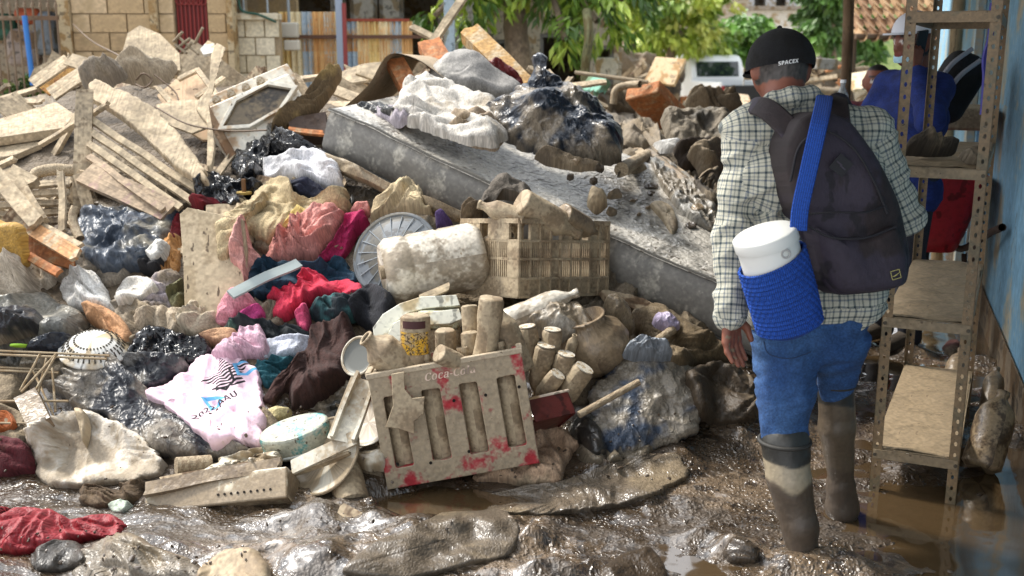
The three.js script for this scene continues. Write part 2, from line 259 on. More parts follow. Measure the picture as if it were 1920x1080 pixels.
// sawn or split timber between two places
function plankGeo(L, W, T, o = {}) {
  const { seg = 14, bend = 0, rag = .02, noise = .004, twist = 0 } = o, g = new THREE.BoxGeometry(L, T, W, seg, 1, 3), p = g.attributes.position, sd = rnd() * 90;
  for (let i = 0; i < p.count; i++) {
    let x = p.getX(i), y = p.getY(i), z = p.getZ(i); const e = x / L;
    if (Math.abs(e) > .49) x += Math.sign(e) * rag * n3(z * 60, sd, Math.sign(e) * 4);
    y += bend * (1 - 4 * e * e) + noise * n3(x * 8, z * 20, sd); z += noise * 1.5 * n3(x * 6, sd, y * 20);
    if (twist) { const a = twist * e, c = Math.cos(a), s = Math.sin(a);[y, z] = [y * c - z * s, y * s + z * c]; } p.setXYZ(i, x, y, z);
  }
  g.computeVertexNormals(); return swapUV(boxUV(g));
}
function swapUV(g) { const u = g.attributes.uv; for (let i = 0; i < u.count; i++) { const a = u.getX(i); u.setXY(i, u.getY(i), a); } g.computeVertexNormals(); return g; } // grain runs along x
function lieOn(o, a, b, up = SL, roll = 0) { // x axis along a to b, y axis towards up
  const X = b.clone().sub(a).normalize(), Z = V().crossVectors(X, up).normalize(), Y = V().crossVectors(Z, X); const m = new THREE.Matrix4().makeBasis(X, Y, Z); o.quaternion.setFromRotationMatrix(m); o.position.copy(a).add(b).multiplyScalar(.5); if (roll) o.rotateX(roll); return o;
}
const pt = (q, lift = 0) => at(q[0], q[1], (q[2] ?? hit(q[0], q[1])) - lift);
function plank(name, label, cat, p, q, W, T, mat, o = {}) {
  const a = pt(p, o.lift ?? .02), b = pt(q, o.lift ?? .02), m = shade(new THREE.Mesh(plankGeo(a.distanceTo(b), W, T, o), mat)); lieOn(m, a, b, o.up, o.roll || 0); m.name = o.parent ? name : numbered(name);
  if (o.parent) { o.parent.updateMatrixWorld(); o.parent.attach ? (scene.add(m), o.parent.attach(m)) : 0; return m; }
  scene.add(m); m.updateMatrixWorld(); raiseGeo(m.geometry, m.matrixWorld, .8); return tag(m, label, cat, o.group);
}
// bottles: base to mouth
const PROF = {
  cola: [[0, 0], [.9, 0], [1, .03], [1, .2], [.86, .34], [.9, .46], [1, .55], [.98, .62], [.75, .74], [.48, .85], [.42, .93], [.48, .94], [.48, 1], [.36, 1], [.36, .97]],
  beer: [[0, .02], [.8, 0], [1, .03], [1, .6], [.94, .67], [.6, .78], [.42, .86], [.4, .95], [.46, .955], [.46, 1], [.34, 1], [.34, .97]],
  soda: [[0, .03], [.7, 0], [1, .06], [1, .3], [.95, .36], [1, .42], [1, .62], [.85, .75], [.4, .88], [.33, .9], [.33, .94], [.38, .95], [.38, 1], [0, 1]],
};
function bottleGeo(L, R, kind) { const g = new THREE.LatheGeometry(PROF[kind].map(([r, y]) => new THREE.Vector2(Math.max(.0005, r * R), y * L)), 20); const u = g.attributes.uv; for (let i = 0; i < u.count; i++) u.setXY(i, u.getX(i) * 6.28 * R, g.attributes.position.getY(i)); return warp(g, R * .05, 1.4 / R, rnd() * 30); }
function bottle(label, p, q, R, kind, mat, o = {}) {
  const a = pt(p), b = pt(q), L = a.distanceTo(b), t = thing(o.name || 'bottle', label, o.cat || 'bottle', a, o.group);
  part('glass_body', bottleGeo(L, R, kind), mat, t); t.quaternion.setFromUnitVectors(V(0, 1, 0), b.sub(a).normalize());
  if (o.pale) part('base_mud', new THREE.CylinderGeometry(R * .86, R * .86, .004, 18).translate(0, -.001, 0), tint('palemud', 0xcac3b4), t); if (o.cap) { const c = part('cap', new THREE.CylinderGeometry(R * .5, R * .5, R * .4, 14), o.cap, t); c.position.y = L + R * .15; } return t;
}

// ---------- ground: one sheet from our feet to the horizon, the heap's own mud included ----------
const mudTex = rep(dataTex(1024, (x, y) => {
  const n = pf(x, y, 6, 40, 5), f = pf(x, y, 60, 44, 3), m = sstep(.45, .62, n * .8 + f * .2), k = sstep(.66, .72, pf(x, y, 30, 49, 3));
  return [0, 1, 2].map(i => mix(mix(hx(0x44382b)[i], hx(0x6b5b49)[i], m), hx(0x271f18)[i], k * .7) * (.85 + .3 * f));
}, 1), 1.7);
const mudRough = rep(dataTex(512, (x, y) => g1(.3 + .65 * sstep(.42, .66, pf(x, y, 9, 61, 5))), 0), 1.3);
const mudMat = new THREE.MeshPhysicalMaterial({ map: mudTex, roughness: .62, roughnessMap: mudRough, bumpMap: BUMP.sludge, bumpScale: .017, ior: 1.6, clearcoat: 1, clearcoatRoughness: .17 });
{
  const ds = []; for (let d = 1.2; d < 420; d *= d > 2.6 && d < 4.6 ? 1.003 : d < 10 ? 1.0058 : d < 30 ? 1.02 : 1.1) ds.push(d);
  const ts = []; for (let i = 0; i <= 420; i++) { const s = i / 210 - 1; ts.push(.62 * s + 2.4 * Math.pow(s, 7)); }
  const W = ts.length, pos = [], uv = [], idx = [];
  for (const d of ds) for (const t of ts) { const x = t * (d + .5), z = -d; pos.push(x, groundH(x, z), z); uv.push(x, z); }
  for (let j = 0; j < ds.length - 1; j++) for (let i = 0; i < W - 1; i++) { const a = j * W + i; idx.push(a, a + 1, a + W, a + 1, a + W + 1, a + W); }
  const g = new THREE.BufferGeometry(); g.setAttribute('position', new THREE.Float32BufferAttribute(pos, 3)); g.setAttribute('uv', new THREE.Float32BufferAttribute(uv, 2)); g.setIndex(idx); g.computeVertexNormals();
  const low = [], high = []; for (let k = 0; k < idx.length; k += 3) { const y = Math.max(pos[idx[k] * 3 + 1], pos[idx[k + 1] * 3 + 1], pos[idx[k + 2] * 3 + 1]), z = pos[idx[k] * 3 + 2]; (y > .24 && z > -13 ? high : low).push(idx[k], idx[k + 1], idx[k + 2]); }
  const near = [], away = []; for (let k = 0; k < low.length; k += 3) (pos[low[k] * 3 + 2] > -9 ? near : away).push(low[k], low[k + 1], low[k + 2]);
  const fg = g.clone(); fg.setIndex(away); tag(struct('street', fg, M('farmud', 0x8a7a64, { dirt: 0xa59780, dark: 0x5a4c3c, cover: .5, spots: .1, bump: 'mud', bs: .02, rough: .7, scale: 2.5 })), 'tan drying mud covering the far street', 'street');
  g.setIndex(near); tag(struct('ground', g, mudMat), 'churned wet brown mud covering the street', 'ground');
  const h = g.clone(); h.setIndex(high); tag(struct('earth_heap', h, M('heapmud', 0x3a3024, { dirt: 0x5e5140, cover: .5, spots: .06, dark: 0x3a2e22, bump: 'wet', bs: .03, rough: .75, scale: 1.1, size: 512 })), 'bank of brown mud and rubble under the dumped belongings', 'ground');
  const w = new THREE.PlaneGeometry(9, 7.4, 90, 74); w.rotateX(-Math.PI / 2); w.translate(0, .002, -5.6); boxUV(w);
  const wp = w.attributes.position; for (let i = 0; i < wp.count; i++) wp.setY(i, .002 + .0035 * n3(wp.getX(i) * 7, wp.getZ(i) * 9, 2)); w.computeVertexNormals();
  tag(struct('puddle_water', w, new THREE.MeshPhysicalMaterial({ color: 0x4a3b28, roughness: .06, ior: 1.9, clearcoat: 1, clearcoatRoughness: .03, bumpMap: BUMP.wet, bumpScale: .011 })), 'shallow muddy brown floodwater lying between the mud lumps', 'water');
}

// ---------- block house behind the heap ----------
const X12 = (px, d = 12) => at(px, 60, d).x;
const blockMats = [0xb59b76, 0xab926f, 0xbfa785, 0xa88d68].map((c, i) => M('block' + i, c, { bump: 'mud', bs: .006, dirt: 0x9c8766, cover: .25, spots: .06, scale: .9, rough: .95 }));
const mortar = M('mortar', 0xa08b69, { bump: 'mud', rough: 1 });
const paleBlock = [0xc9bfa6, 0xbdb298, 0xd2c8b0].map((c, i) => M('pale' + i, c, { bump: 'mud', bs: .005, dirt: 0x9c8766, cover: .25, spots: .05, scale: .9, rough: .95 }));
function blockWall(parent, x0, x1, y0, y1, z, bw, bh, ms) {
  part('mortar_core', bx(x1 - x0, y1 - y0, .12, (x0 + x1) / 2, (y0 + y1) / 2, z - .075), mortar, parent);
  const rows = Math.round((y1 - y0) / bh), rh = (y1 - y0) / rows, gs = {};
  for (let r = 0; r < rows; r++) for (let x = x0 - (r % 2 ? bw / 2 : 0); x < x1 - .02; x += bw) {
    const a = Math.max(x, x0), b = Math.min(x + bw, x1), w = b - a - .014; if (w < .04) continue; const k = w.toFixed(2), g = gs[k] ||= bx(w, rh - .01, .05, 0, 0, 0, .004);
    const m = part('block', g, ms[(rnd() * ms.length) | 0], parent); m.position.set((a + b) / 2, y0 + (r + .5) * rh, z - .012 + rr(-.004, .004));
  }
}
{
  const t = thing('block_house', 'tan concrete block house with a red grille door behind the heap', 'house', V(X12(330), 0, -12)), ox = t.position.x, L = px => X12(px) - ox;
  blockWall(t, L(137), L(284), 0, 3, 0, .4, .2, blockMats); blockWall(t, L(300), L(329), 0, 3, 0, .4, .2, blockMats); blockWall(t, L(391), L(428), 0, 3, 0, .4, .2, blockMats);
  for (const [a, b] of [[112, 137], [284, 300], [428, 440]]) part('column', bx(L(b) - L(a), 3.02, .22, (L(a) + L(b)) / 2, 1.51, -.05, .01), tint('col', 0xb8a583), t);
  part('door_lintel', bx(L(391) - L(329), .5, .16, (L(329) + L(391)) / 2, 2.75, -.06), blockMats[0], t);
  part('roof', bx(L(440) - L(100) + .3, .16, 4, (L(100) + L(440)) / 2, 3.1, -1.8), mortar, t);
  part('back_wall', bx(L(440) - L(112), 3, .15, (L(112) + L(440)) / 2, 1.5, -3.6), mortar, t);
  const door = part('door', bx(L(390) - L(330), 2.5, .04, (L(330) + L(390)) / 2, 1.25, -.09), plain('redpaint', 0x6b1f1c, { roughness: .6 }), t);
  const rp = M('redbar', 0x8a2b26, { dirt: 0x6b4a36, cover: .2, rough: .55, bump: null });
  for (let i = 0; i < 8; i++) part('grille_bar', rod(V(L(333 + i * 7.7), .1, -.05), V(L(333 + i * 7.7), 2.48, -.05), .009), rp, door);
  for (let k = 0; k < 3; k++) for (let i = 0; i < 6; i++) { const r = new THREE.TorusGeometry(.042, .007, 5, 12); r.translate(L(338 + i * 9), [2.14, 1.3, .6][k], -.035); part('grille_ring', r, rp, door); }
}
{
  const t = thing('low_block_wall', 'low pale block wall with a window opening above it', 'wall', V(X12(482, 12.2), 0, -12.2)), ox = t.position.x, L = px => X12(px, 12.2) - ox, y1 = at(480, 26, 12.2).y;
  blockWall(t, L(441), L(524), 0, y1 - .06, 0, .22, .2, paleBlock);
  part('sill', bx(L(524) - L(440), .07, .26, 0, y1 - .03, -.05, .01), paleBlock[2], t);
  part('hose', tube([V(L(455), y1 + .3, .05), V(L(458), y1 + .04, .09), V(L(490), y1 - .01, .1), V(L(522), y1 - .09, .1)], .013), plain('hosegreen', 0x1f4a3c), t);
  for (const p of [455, 500]) part('window_bar', rod(V(L(p), y1, -.1), V(L(p), y1 + .8, -.1), .012), plain('greyp', 0x8c9499), t);
}
// gate at the far left
{
  const gz = 11.6, t = thing('iron_gate', 'rusty iron bar gate with spear tips and a blue pole', 'gate', at(50, 220, gz).setY(0)), ox = t.position.x, L = px => at(px, 60, gz).x - ox, yT = at(50, 34, gz).y, m = M('rustbar', 0x8d7d68, { dirt: 0x5f4630, cover: .35, bump: null, rough: .7 });
  for (let i = 0; i < 15; i++) { const x = L(-94 + i * 14.5); part('bar', rod(V(x, .1, 0), V(x, yT + .12, 0), .011), m, t); part('spear_tip', new THREE.ConeGeometry(.022, .09, 6).translate(x, yT + .16, 0), m, t); }
  for (const y of [yT, at(50, 190, gz).y, .3]) part('rail', bx(L(112) - L(-100), .045, .03, (L(112) + L(-100)) / 2, y, 0), m, t);
  solo('blue_pole', 'blue painted pole leaning against the iron gate', 'pole', rod(at(62, 160, 11.4), at(46, 30, 11.5), .028), plain('bluepole', 0x2f6fb5));
  const sh = thing('carport', 'dark open carport behind the iron gate', 'building', V(t.position.x, 0, -14.5));
  part('back_wall', bx(4, 3, .15, -.4, 1.5, -.5), tint('carw', 0x8c8272), sh); part('roof', bx(4.2, .1, 3.2, -.4, 2.95, .9), tint('carr', 0x7d766a), sh); part('side_wall', bx(.15, 3, 2.3, 1.3, 1.5, .7), mats.carw, sh);
  for (const [px, py, w, h, c, n, l] of [[55, 32, .3, .18, 0x9a4a2a, 'crate', 'orange box hanging inside the dark carport'], [10, 50, .3, .28, 0x1f4a3a, 'board', 'dark green board inside the carport'], [48, 90, .38, .4, 0x8d8078, 'cushion', 'grey cushion inside the carport'], [85, 65, .3, .5, 0x707880, 'bundle', 'grey plastic bundle inside the carport']]) { const p = at(px, py, 12.9), g = new RoundedBoxGeometry(w, h, .2, 4, .08); g.translate(p.x, p.y, p.z); solo(n, l, n, warp(boxUV(g), .03, 6, px), tint('cp' + px, c)); }
}
// painted corrugated sheet fence, one sheet at a time
{
  const z = 13, y1 = at(650, 22, z).y, y2 = at(720, 40, z).y, t = thing('sheet_fence', 'rusty corrugated sheet fence in faded yellow and blue stripes', 'fence', at(660, 120, z).setY(0)), ox = t.position.x;
  const stripes = [0xe3c987, 0xe6d6ae, 0xaebfcb, 0xd9b27a, 0xcfd2cc, 0xe3cc93, 0x9fb4c4, 0xdcc698];
  for (let k = 0; k < 12; k++) {
    const a = 524 + k * 20.8, b = a + 20.2, xa = at(a, 60, z).x - ox, xb = at(b, 60, z).x - ox, h = a < 640 ? y1 : y2, g = new THREE.PlaneGeometry(xb - xa, h + .3, 18, 6), p = g.attributes.position;
    for (let i = 0; i < p.count; i++) p.setZ(i, .018 * Math.sin(p.getX(i) * 2 * Math.PI / .07)); g.translate((xa + xb) / 2, (h - .3) / 2, (k % 2) * .008); g.computeVertexNormals();
    part('sheet', boxUV(g), M('sheet' + k % 8, stripes[k % 8], { dirt: 0xc08a50, dark: 0x94603a, cover: .26, spots: .06, streak: .25, scale: .8, bump: null, rough: .6, side: 2 }), t);
  }
  part('rail', bx(2.1, .04, .04, .1, at(660, 69, z).y, .05), plain('rustrail', 0x5c3e2c), t);
  part('cap_rail', bx(.8, .03, .06, at(705, 60, z).x - ox, y2 + .015, .0), plain('rustrail2', 0x8a3b24), t);
  solo('red_post', 'thin red painted post at the sheet fence', 'post', bx(.045, 2.15, .045, at(647, 60, 12.9).x, 1.075, -12.88), plain('redpost', 0x8f3d3a));
  solo('blue_post', 'pale blue painted post at the sheet fence', 'post', bx(.075, 4, .06, at(637, 60, 12.9).x, 1.9, -12.9), plain('bluepost', 0x9aa6b8));
  solo('awning_post', 'pale blue and rust square post before the tree', 'post', bx(.12, 4, .12, at(843, 60, 12.4).x, 1.9, -12.4, .01), tint('awpost', 0x9fb0bb));
  const mb = thing('meter_box', 'two white electricity meter boxes on the fence end', 'meter box', at(543, 90, 12.6)); part('upper_box', bx(.22, .17, .12, 0, .2, 0, .02), plain('metw', 0xbdb8aa), mb); part('lower_box', bx(.18, .12, .11, .03, .03, 0, .02), plain('metw2', 0xcfc9ba), mb); part('conduit', rod(V(0, .28, -.03), V(0, 1.1, -.03), .018), plain('greyp'), mb);
}
// shaded houses behind the fence and tree
function house(name, label, x0, x1, z, y1, m, holes, extra) {
  const t = thing(name, label, 'house', V((x0 + x1) / 2, -.3, z)), s = new THREE.Shape(), ox = (x0 + x1) / 2; s.moveTo(x0 - ox, 0); s.lineTo(x1 - ox, 0); s.lineTo(x1 - ox, y1); s.lineTo(x0 - ox, y1);
  for (const [a, b, c, e] of holes) { const h = new THREE.Path(); h.moveTo(a - ox, c); h.lineTo(a - ox, e); h.lineTo(b - ox, e); h.lineTo(b - ox, c); s.holes.push(h); }
  part('front_wall', boxUV(new THREE.ExtrudeGeometry(s, { depth: .2, bevelEnabled: false })), m, t);
  part('back_wall', bx(x1 - x0, y1, .2, 0, y1 / 2, -3), tint('housein', 0x99938a), t); for (const x of [x0, x1]) part('side_wall', bx(.2, y1 - .02, 3.1, x - ox + (x === x0 ? .11 : -.11), y1 / 2, -1.5), m, t);
  part('roof', bx(x1 - x0 + .5, .18, 4, 0, y1 + .1, -1.2), tint('houseroof', 0x8b8379), t);
  for (const [a, b, c, e] of holes) { const f = part('frame', join([bx(b - a, .06, .1, (a + b) / 2 - ox, e - .03, .12), bx(.06, e - c - .07, .1, a - ox + .03, (c + e) / 2 - .035, .12), bx(.06, e - c - .07, .1, b - ox - .03, (c + e) / 2 - .035, .12)]), tint('houseframe', 0x6b6a66), t); }
  return t;
}
house('shop_house', 'shaded grey house with dark doorways behind the sheet fence', at(440, 60, 17).x, at(905, 60, 17).x, -17, 3.6, tint('greyw', 0x8f8d86), [[448, 530, 1.4, 3], [556, 632, .1, 3.2], [645, 668, .1, 3.2], [704, 722, .1, 3.2], [752, 830, .1, 3.2]].map(([a, b, c, e]) => [at(a, 60, 17).x, at(b, 60, 17).x, c, e]));
house('tree_house', 'low beige house with dark doors under the leafy tree', at(860, 60, 19).x, at(1165, 60, 19).x, -19, 2.9, tint('beigew', 0xa39a87), [[875, 925, .1, 2.2], [930, 952, .1, 2.1], [1012, 1098, .1, 2.2], [1112, 1150, .9, 2]].map(([a, b, c, e]) => [at(a, 60, 19).x, at(b, 60, 19).x, c, e]));
house('far_white_house', 'far white flat roofed house above the street trees', at(1395, 60, 55).x, at(1520, 60, 55).x, -55, 3.9, tint('farw', 0xcfcfcb), [[1408, 1425, 1.6, 2.8], [1445, 1466, 1.6, 2.8], [1488, 1508, .4, 2.8]].map(([a, b, c, e]) => [at(a, 60, 55).x, at(b, 60, 55).x, c, e]));
house('far_grey_house', 'far grey two storey house on the hill behind the trees', at(1400, 60, 72).x, at(1500, 60, 72).x, -72, 8, tint('fargr', 0xa7abb0), [[1410, 1432, 4.4, 5.9], [1450, 1470, 4.4, 5.9]].map(([a, b, c, e]) => [at(a, 60, 72).x, at(b, 60, 72).x, c, e]));
house('end_house', 'long plain house closing the street behind the trees', at(1130, 60, 62).x, at(1400, 60, 62).x, -62, 5, tint('endh', 0xb6ad9c), [[1180, 1210, 1, 3.2], [1260, 1290, 1, 3.2], [1330, 1360, 1, 3.2]].map(([a, b, c, e]) => [at(a, 60, 62).x, at(b, 60, 62).x, c, e]));
{ const g = new THREE.PlaneGeometry(300, 26, 60, 6), p = g.attributes.position; for (let i = 0; i < p.count; i++) { p.setZ(i, 6 * n3(p.getX(i) * .08, p.getY(i) * .1, 3) - p.getY(i) * 1.5); p.setY(i, p.getY(i) + 4 * n3(p.getX(i) * .03, 4, 1)); } g.translate(0, 6, -150); g.computeVertexNormals(); struct('hills', boxUV(g), M('hillgreen', 0x4d5c34, { dirt: 0x6d7a45, cover: .5, scale: 12, bump: null })); }

// ---------- trees ----------
const leafM = {};
function tree(name, label, trunk, tr, lobes, n, size, cols, o = {}) {
  const base = trunk[0].clone(), t = thing(name, label, 'tree', base, o.group), loc = p => p.clone().sub(base);
  const bark = M('bark', 0x6d5f50, { bump: 'mud', bs: .02, dirt: 0x8a7a66, cover: .3, streak: .3 });
  const pts = trunk.map(loc), c = new THREE.CatmullRomCurve3(pts), g = new THREE.TubeGeometry(c, 18, tr, 10), p = g.attributes.position; // taper
  for (let i = 0; i <= 18; i++) { const q = c.getPointAt(i / 18), k = 1 - .45 * i / 18; for (let j = 0; j <= 10; j++) { const a = i * 11 + j; p.setXYZ(a, q.x + (p.getX(a) - q.x) * k, q.y + (p.getY(a) - q.y) * k, q.z + (p.getZ(a) - q.z) * k); } }
  part('trunk', warp(g, tr * .25, 2 / tr, 3), bark, t);
  const e = pts[pts.length - 1], m = pts[Math.max(0, pts.length - 2)];
  lobes.forEach(l => { const q = V(l[0], l[1], l[2]).sub(base), s = m.clone().lerp(e, rr(.3, 1)); part('limb', tube([s, s.clone().lerp(q, .5).add(V(rr(-.2, .2), rr(.05, .3), rr(-.2, .2))), q], tr * .22, 6, 10), bark, t); });
  const pos = [], col = [], uv = [], C = cols.map(h => new THREE.Color(h)), cc = new THREE.Color(), W = lobes.reduce((s, l) => s + l[3] * l[4] * l[5], 0), drp = o.droop ?? .5;
  for (const l of lobes) {
    const cnt = Math.round(n * l[3] * l[4] * l[5] / W), ctr = V(l[0], l[1], l[2]).sub(base), nt = Math.max(6, Math.round(cnt / 14));
    for (let k = 0; k < nt; k++) { // a twig with a spray of leaves
      const a = rnd() * 6.283, u = rr(-1, 1), r = Math.pow(rnd(), .38), s = Math.sqrt(1 - u * u), tw = V(ctr.x + l[3] * r * s * Math.cos(a), ctr.y + l[4] * r * u, ctr.z + l[5] * r * s * Math.sin(a)); cc.copy(C[(rnd() * C.length) | 0]); const out = V(s * Math.cos(a), u * .4 - drp, s * Math.sin(a));
      for (let q = 0; q < 14; q++) {
        const d = V(out.x + rr(-.9, .9), out.y + rr(-.7, .5), out.z + rr(-.9, .9)).normalize(), L = size * rr(.7, 1.25), wd = V().crossVectors(d, V(rr(-1, 1), rr(-1, 1), rr(-1, 1))).normalize().multiplyScalar(L * (o.wide ?? .17)), a0 = tw.clone().add(V(rr(-1, 1), rr(-1, 1), rr(-1, 1)).multiplyScalar(size * .55)), mid = a0.clone().addScaledVector(d, L * .5), end = a0.clone().addScaledVector(d, L); end.y -= L * .18;
        const b = [a0, mid.clone().add(wd), end, a0, end, mid.clone().sub(wd)], kk = rr(.75, 1.25); for (const v of b) { pos.push(v.x, v.y, v.z); col.push(cc.r * kk, cc.g * kk, cc.b * kk); uv.push(0, 0); }
      }
    }
  }
  const lg = new THREE.BufferGeometry(); lg.setAttribute('position', new THREE.Float32BufferAttribute(pos, 3)); lg.setAttribute('color', new THREE.Float32BufferAttribute(col, 3)); lg.setAttribute('uv', new THREE.Float32BufferAttribute(uv, 2)); lg.computeVertexNormals();
  part('crown', lg, leafM.a ||= new THREE.MeshPhysicalMaterial({ vertexColors: true, roughness: .55, side: 2, transmission: .35, thickness: 0 }), t); return t;
}
const lobe = (px, py, d, rx, ry, rz = rx) => { const p = at(px, py, d); return [p.x, p.y, p.z, rx, ry, rz]; };
tree('mango_tree', 'broad leafy tree with drooping leaves behind the mattress heap', [at(985, 175, 14), at(972, 90, 14), at(962, 10, 14), at(975, -110, 14)], .19, [lobe(1040, -10, 13.6, .5, .32), lobe(1120, 40, 13.4, .5, .36), lobe(1060, 75, 13.3, .3, .22), lobe(1170, 0, 13.8, .5, .4), lobe(880, -5, 13.8, .5, .34), lobe(815, 30, 14, .26, .2), lobe(900, 55, 14.4, .36, .22), lobe(960, -110, 14, 1.2, .6), lobe(1120, -100, 14, .9, .6), lobe(1090, -60, 14.8, .8, .5)], 7800, .17, [0x567a20, 0x7a9e30, 0x98b540, 0x44661c, 0xb0c450], { droop: .9 });
solo('slim_trunk', 'slim green brown trunk beside the broad tree', 'tree trunk', tube([at(1096, 175, 12.8), at(1098, 120, 12.8), at(1104, 70, 12.8), at(1100, 20, 13)], .055, 8), tint('slim', 0x6b6a48));
tree('street_tree', 'yellow green street tree left of the white pickup', [at(1262, 190, 30), at(1258, 110, 30), at(1255, 30, 30)], .16, [lobe(1225, 60, 30, .8, .7), lobe(1290, 40, 30, .9, .8), lobe(1340, 70, 31, .6, .6), lobe(1260, 0, 30, 1.3, .6), lobe(1330, -10, 31, .8, .6), lobe(1200, 0, 31, .6, .7)], 4200, .26, [0x9db040, 0xb4c458, 0xc6cc70, 0x86a038, 0x6c8a2e], { wide: .3 });
tree('round_tree', 'round dark green tree behind the white pickup cab', [at(1402, 170, 34), at(1402, 110, 34), at(1402, 70, 34)], .14, [lobe(1400, 62, 34, .85, .6), lobe(1380, 95, 34, .6, .5), lobe(1430, 85, 34, .6, .5)], 2600, .25, [0x6f9a40, 0x82ac4c, 0x568036], { wide: .3 });
tree('far_tree', 'bushy dark green tree beyond the wooden pole', [at(1560, 170, 26), at(1560, 100, 26), at(1558, 40, 26)], .14, [lobe(1545, 30, 26, .6, .6), lobe(1555, 75, 26, .5, .3), lobe(1610, 50, 27, .6, .7), lobe(1610, 110, 27, .6, .4), lobe(1560, -20, 26, .9, .5)], 3200, .22, [0x5a8238, 0x709a44, 0x46682c], { wide: .3 });
tree('gate_bush', 'small leafy bush growing behind the iron gate', [at(40, 215, 12.1), at(40, 180, 12.1)], .02, [lobe(30, 175, 12.1, .28, .14, .2), lobe(75, 165, 12.2, .2, .2, .2)], 700, .09, [0x5c7a2a, 0x7d9440, 0x3b5a1e], { wide: .3 });

// ---------- blue house front along the right of the street ----------
const WD = V(.34, 0, -1).normalize(), WN = V(-1, 0, -.34).normalize(), W0 = V(2.06, 0, -3.95);
const onWall = (s, y, out) => W0.clone().addScaledVector(WD, s).addScaledVector(WN, out).setY(y);
{
  const t = thing('blue_house', 'pale blue rendered house front with dark blue doors along the street', 'house', W0), q = new THREE.Quaternion().setFromRotationMatrix(new THREE.Matrix4().makeBasis(WD, V(0, 1, 0), V().crossVectors(WD, V(0, 1, 0)))); t.quaternion.copy(q);
  // local x runs down the street, z is into (+) or out of (-) the house
  const zs = V().crossVectors(WD, V(0, 1, 0)).dot(WN) > 0 ? 1 : -1, blue = M('bluewall', 0x7aa6c0, { bump: 'mud', bs: .004, dirt: 0xa79a80, dark: 0x5f6c70, cover: .3, spots: .12, scale: 1.3, streak: .4, rough: .85, size: 512 }), deep = M('bluedoor', 0x1e3a72, { dirt: 0x2f4a80, cover: .3, bump: null, rough: .5 });
  const seg = (n, a, b, y0, y1, o0, o1, m) => part(n, bx(b - a, y1 - y0, o1 - o0, (a + b) / 2, (y0 + y1) / 2, zs * (o0 + o1) / 2, .006), m, t);
  seg('wall', -2.6, 3.1, -.2, 3, -.22, 0, blue); seg('wall', 4.1, 14, -.2, 3, -.22, 0, blue);
  seg('door', 3.1, 4.1, -.2, 2.3, -.2, -.12, deep); seg('lintel', 3.1, 4.1, 2.3, 3, -.21, -.004, blue);
  for (const a of [2.9, 4.15, 6.4]) seg('pilaster', a, a + .2, -.2, 2.9, .003, .06, M('bluepil', 0xa3c3d2, { bump: 'mud', bs: .004, dirt: 0xa79a80, cover: .3, scale: 1.2, streak: .4 }));
  const mudSplash = tint('splash', 0x7d6d58); seg('plinth', -2.6, 2.88, -.2, .2, .004, .014, mudSplash); seg('plinth', 4.37, 14, -.2, .22, .004, .014, mudSplash);
  seg('unseen_awning', -3.5, 9, 2.45, 2.49, .0, 1.9, tint('awn', 0x8c8a86)); seg('roof', -2.6, 14, 3.0, 3.12, -4, .1, mortar); seg('back_wall', -2.6, 14, -.2, 3, -4, -3.8, blue);  // awning is out of view, added and sized to shade the shelf side
  seg('end_wall', -2.59, -2.4, -.2, 2.98, -3.8, -.23, blue); seg('end_wall', 13.8, 13.98, -.2, 2.98, -3.8, -.23, blue);
  const pipe = onWall(5.0, 0, .14); solo('drain_pipe', 'muddy tan drain pipe running down the blue wall', 'pipe', rod(pipe, pipe.clone().setY(2.6), .045, 10), tint('dpipe', 0x9d8a6a));
  // purple cloth strip on the front
  const lg = join([bx(.5, .13, .32, 0, .065, 0, .02)]); const lp = onWall(2.55, 0, .2); lg.rotateY(Math.atan2(-WD.z, WD.x)); lg.translate(lp.x, at(1785, 245, 6.2).y, lp.z); solo('wall_ledge', 'mud caked concrete ledge on the blue wall under the backpack', 'ledge', boxUV(lg), coat);
}
// timber pole, tiled eave
solo('wooden_pole', 'tall muddy round wooden pole standing in the street', 'pole', tube([at(1582, 260, 9.2).setY(-.2), at(1584, 190, 9.2), at(1590, 60, 9.2), at(1594, -160, 9.3)], .045, 10, 14), M('pole', 0x80694f, { bump: 'wood', dirt: 0x57432f, cover: .4, streak: .3 }));
{
  const t = thing('tiled_eave', 'brown tiled roof eave over the far side of the street', 'roof', at(1655, 60, 15)), tm = [0x9a7a55, 0x876647, 0xa88a66].map((c, i) => tint('tile' + i, c));
  const tg = new THREE.CylinderGeometry(.07, .085, .42, 8, 1, true, 0, Math.PI); for (let r = 0; r < 4; r++) for (let i = 0; i < 9; i++) { const m = part('tile', tg, tm[(rnd() * 3) | 0], t); m.material.side = 2; m.rotation.set(-Math.PI / 2 + .38, 0, 0); m.rotation.order = 'XYZ'; m.position.set(-.35 + i * .16 + r * .05, .02 + r * .16, -r * .34); }
  part('rafter', rod(V(-.4, -.06, .1), V(1, -.06, .1), .04), plain('raft', 0x5a4634), t); for (const x of [-.2, .9]) part('post', rod(V(x, -2.2, -.6), V(x, .2, -.6), .05), plain('raft'), t);
}

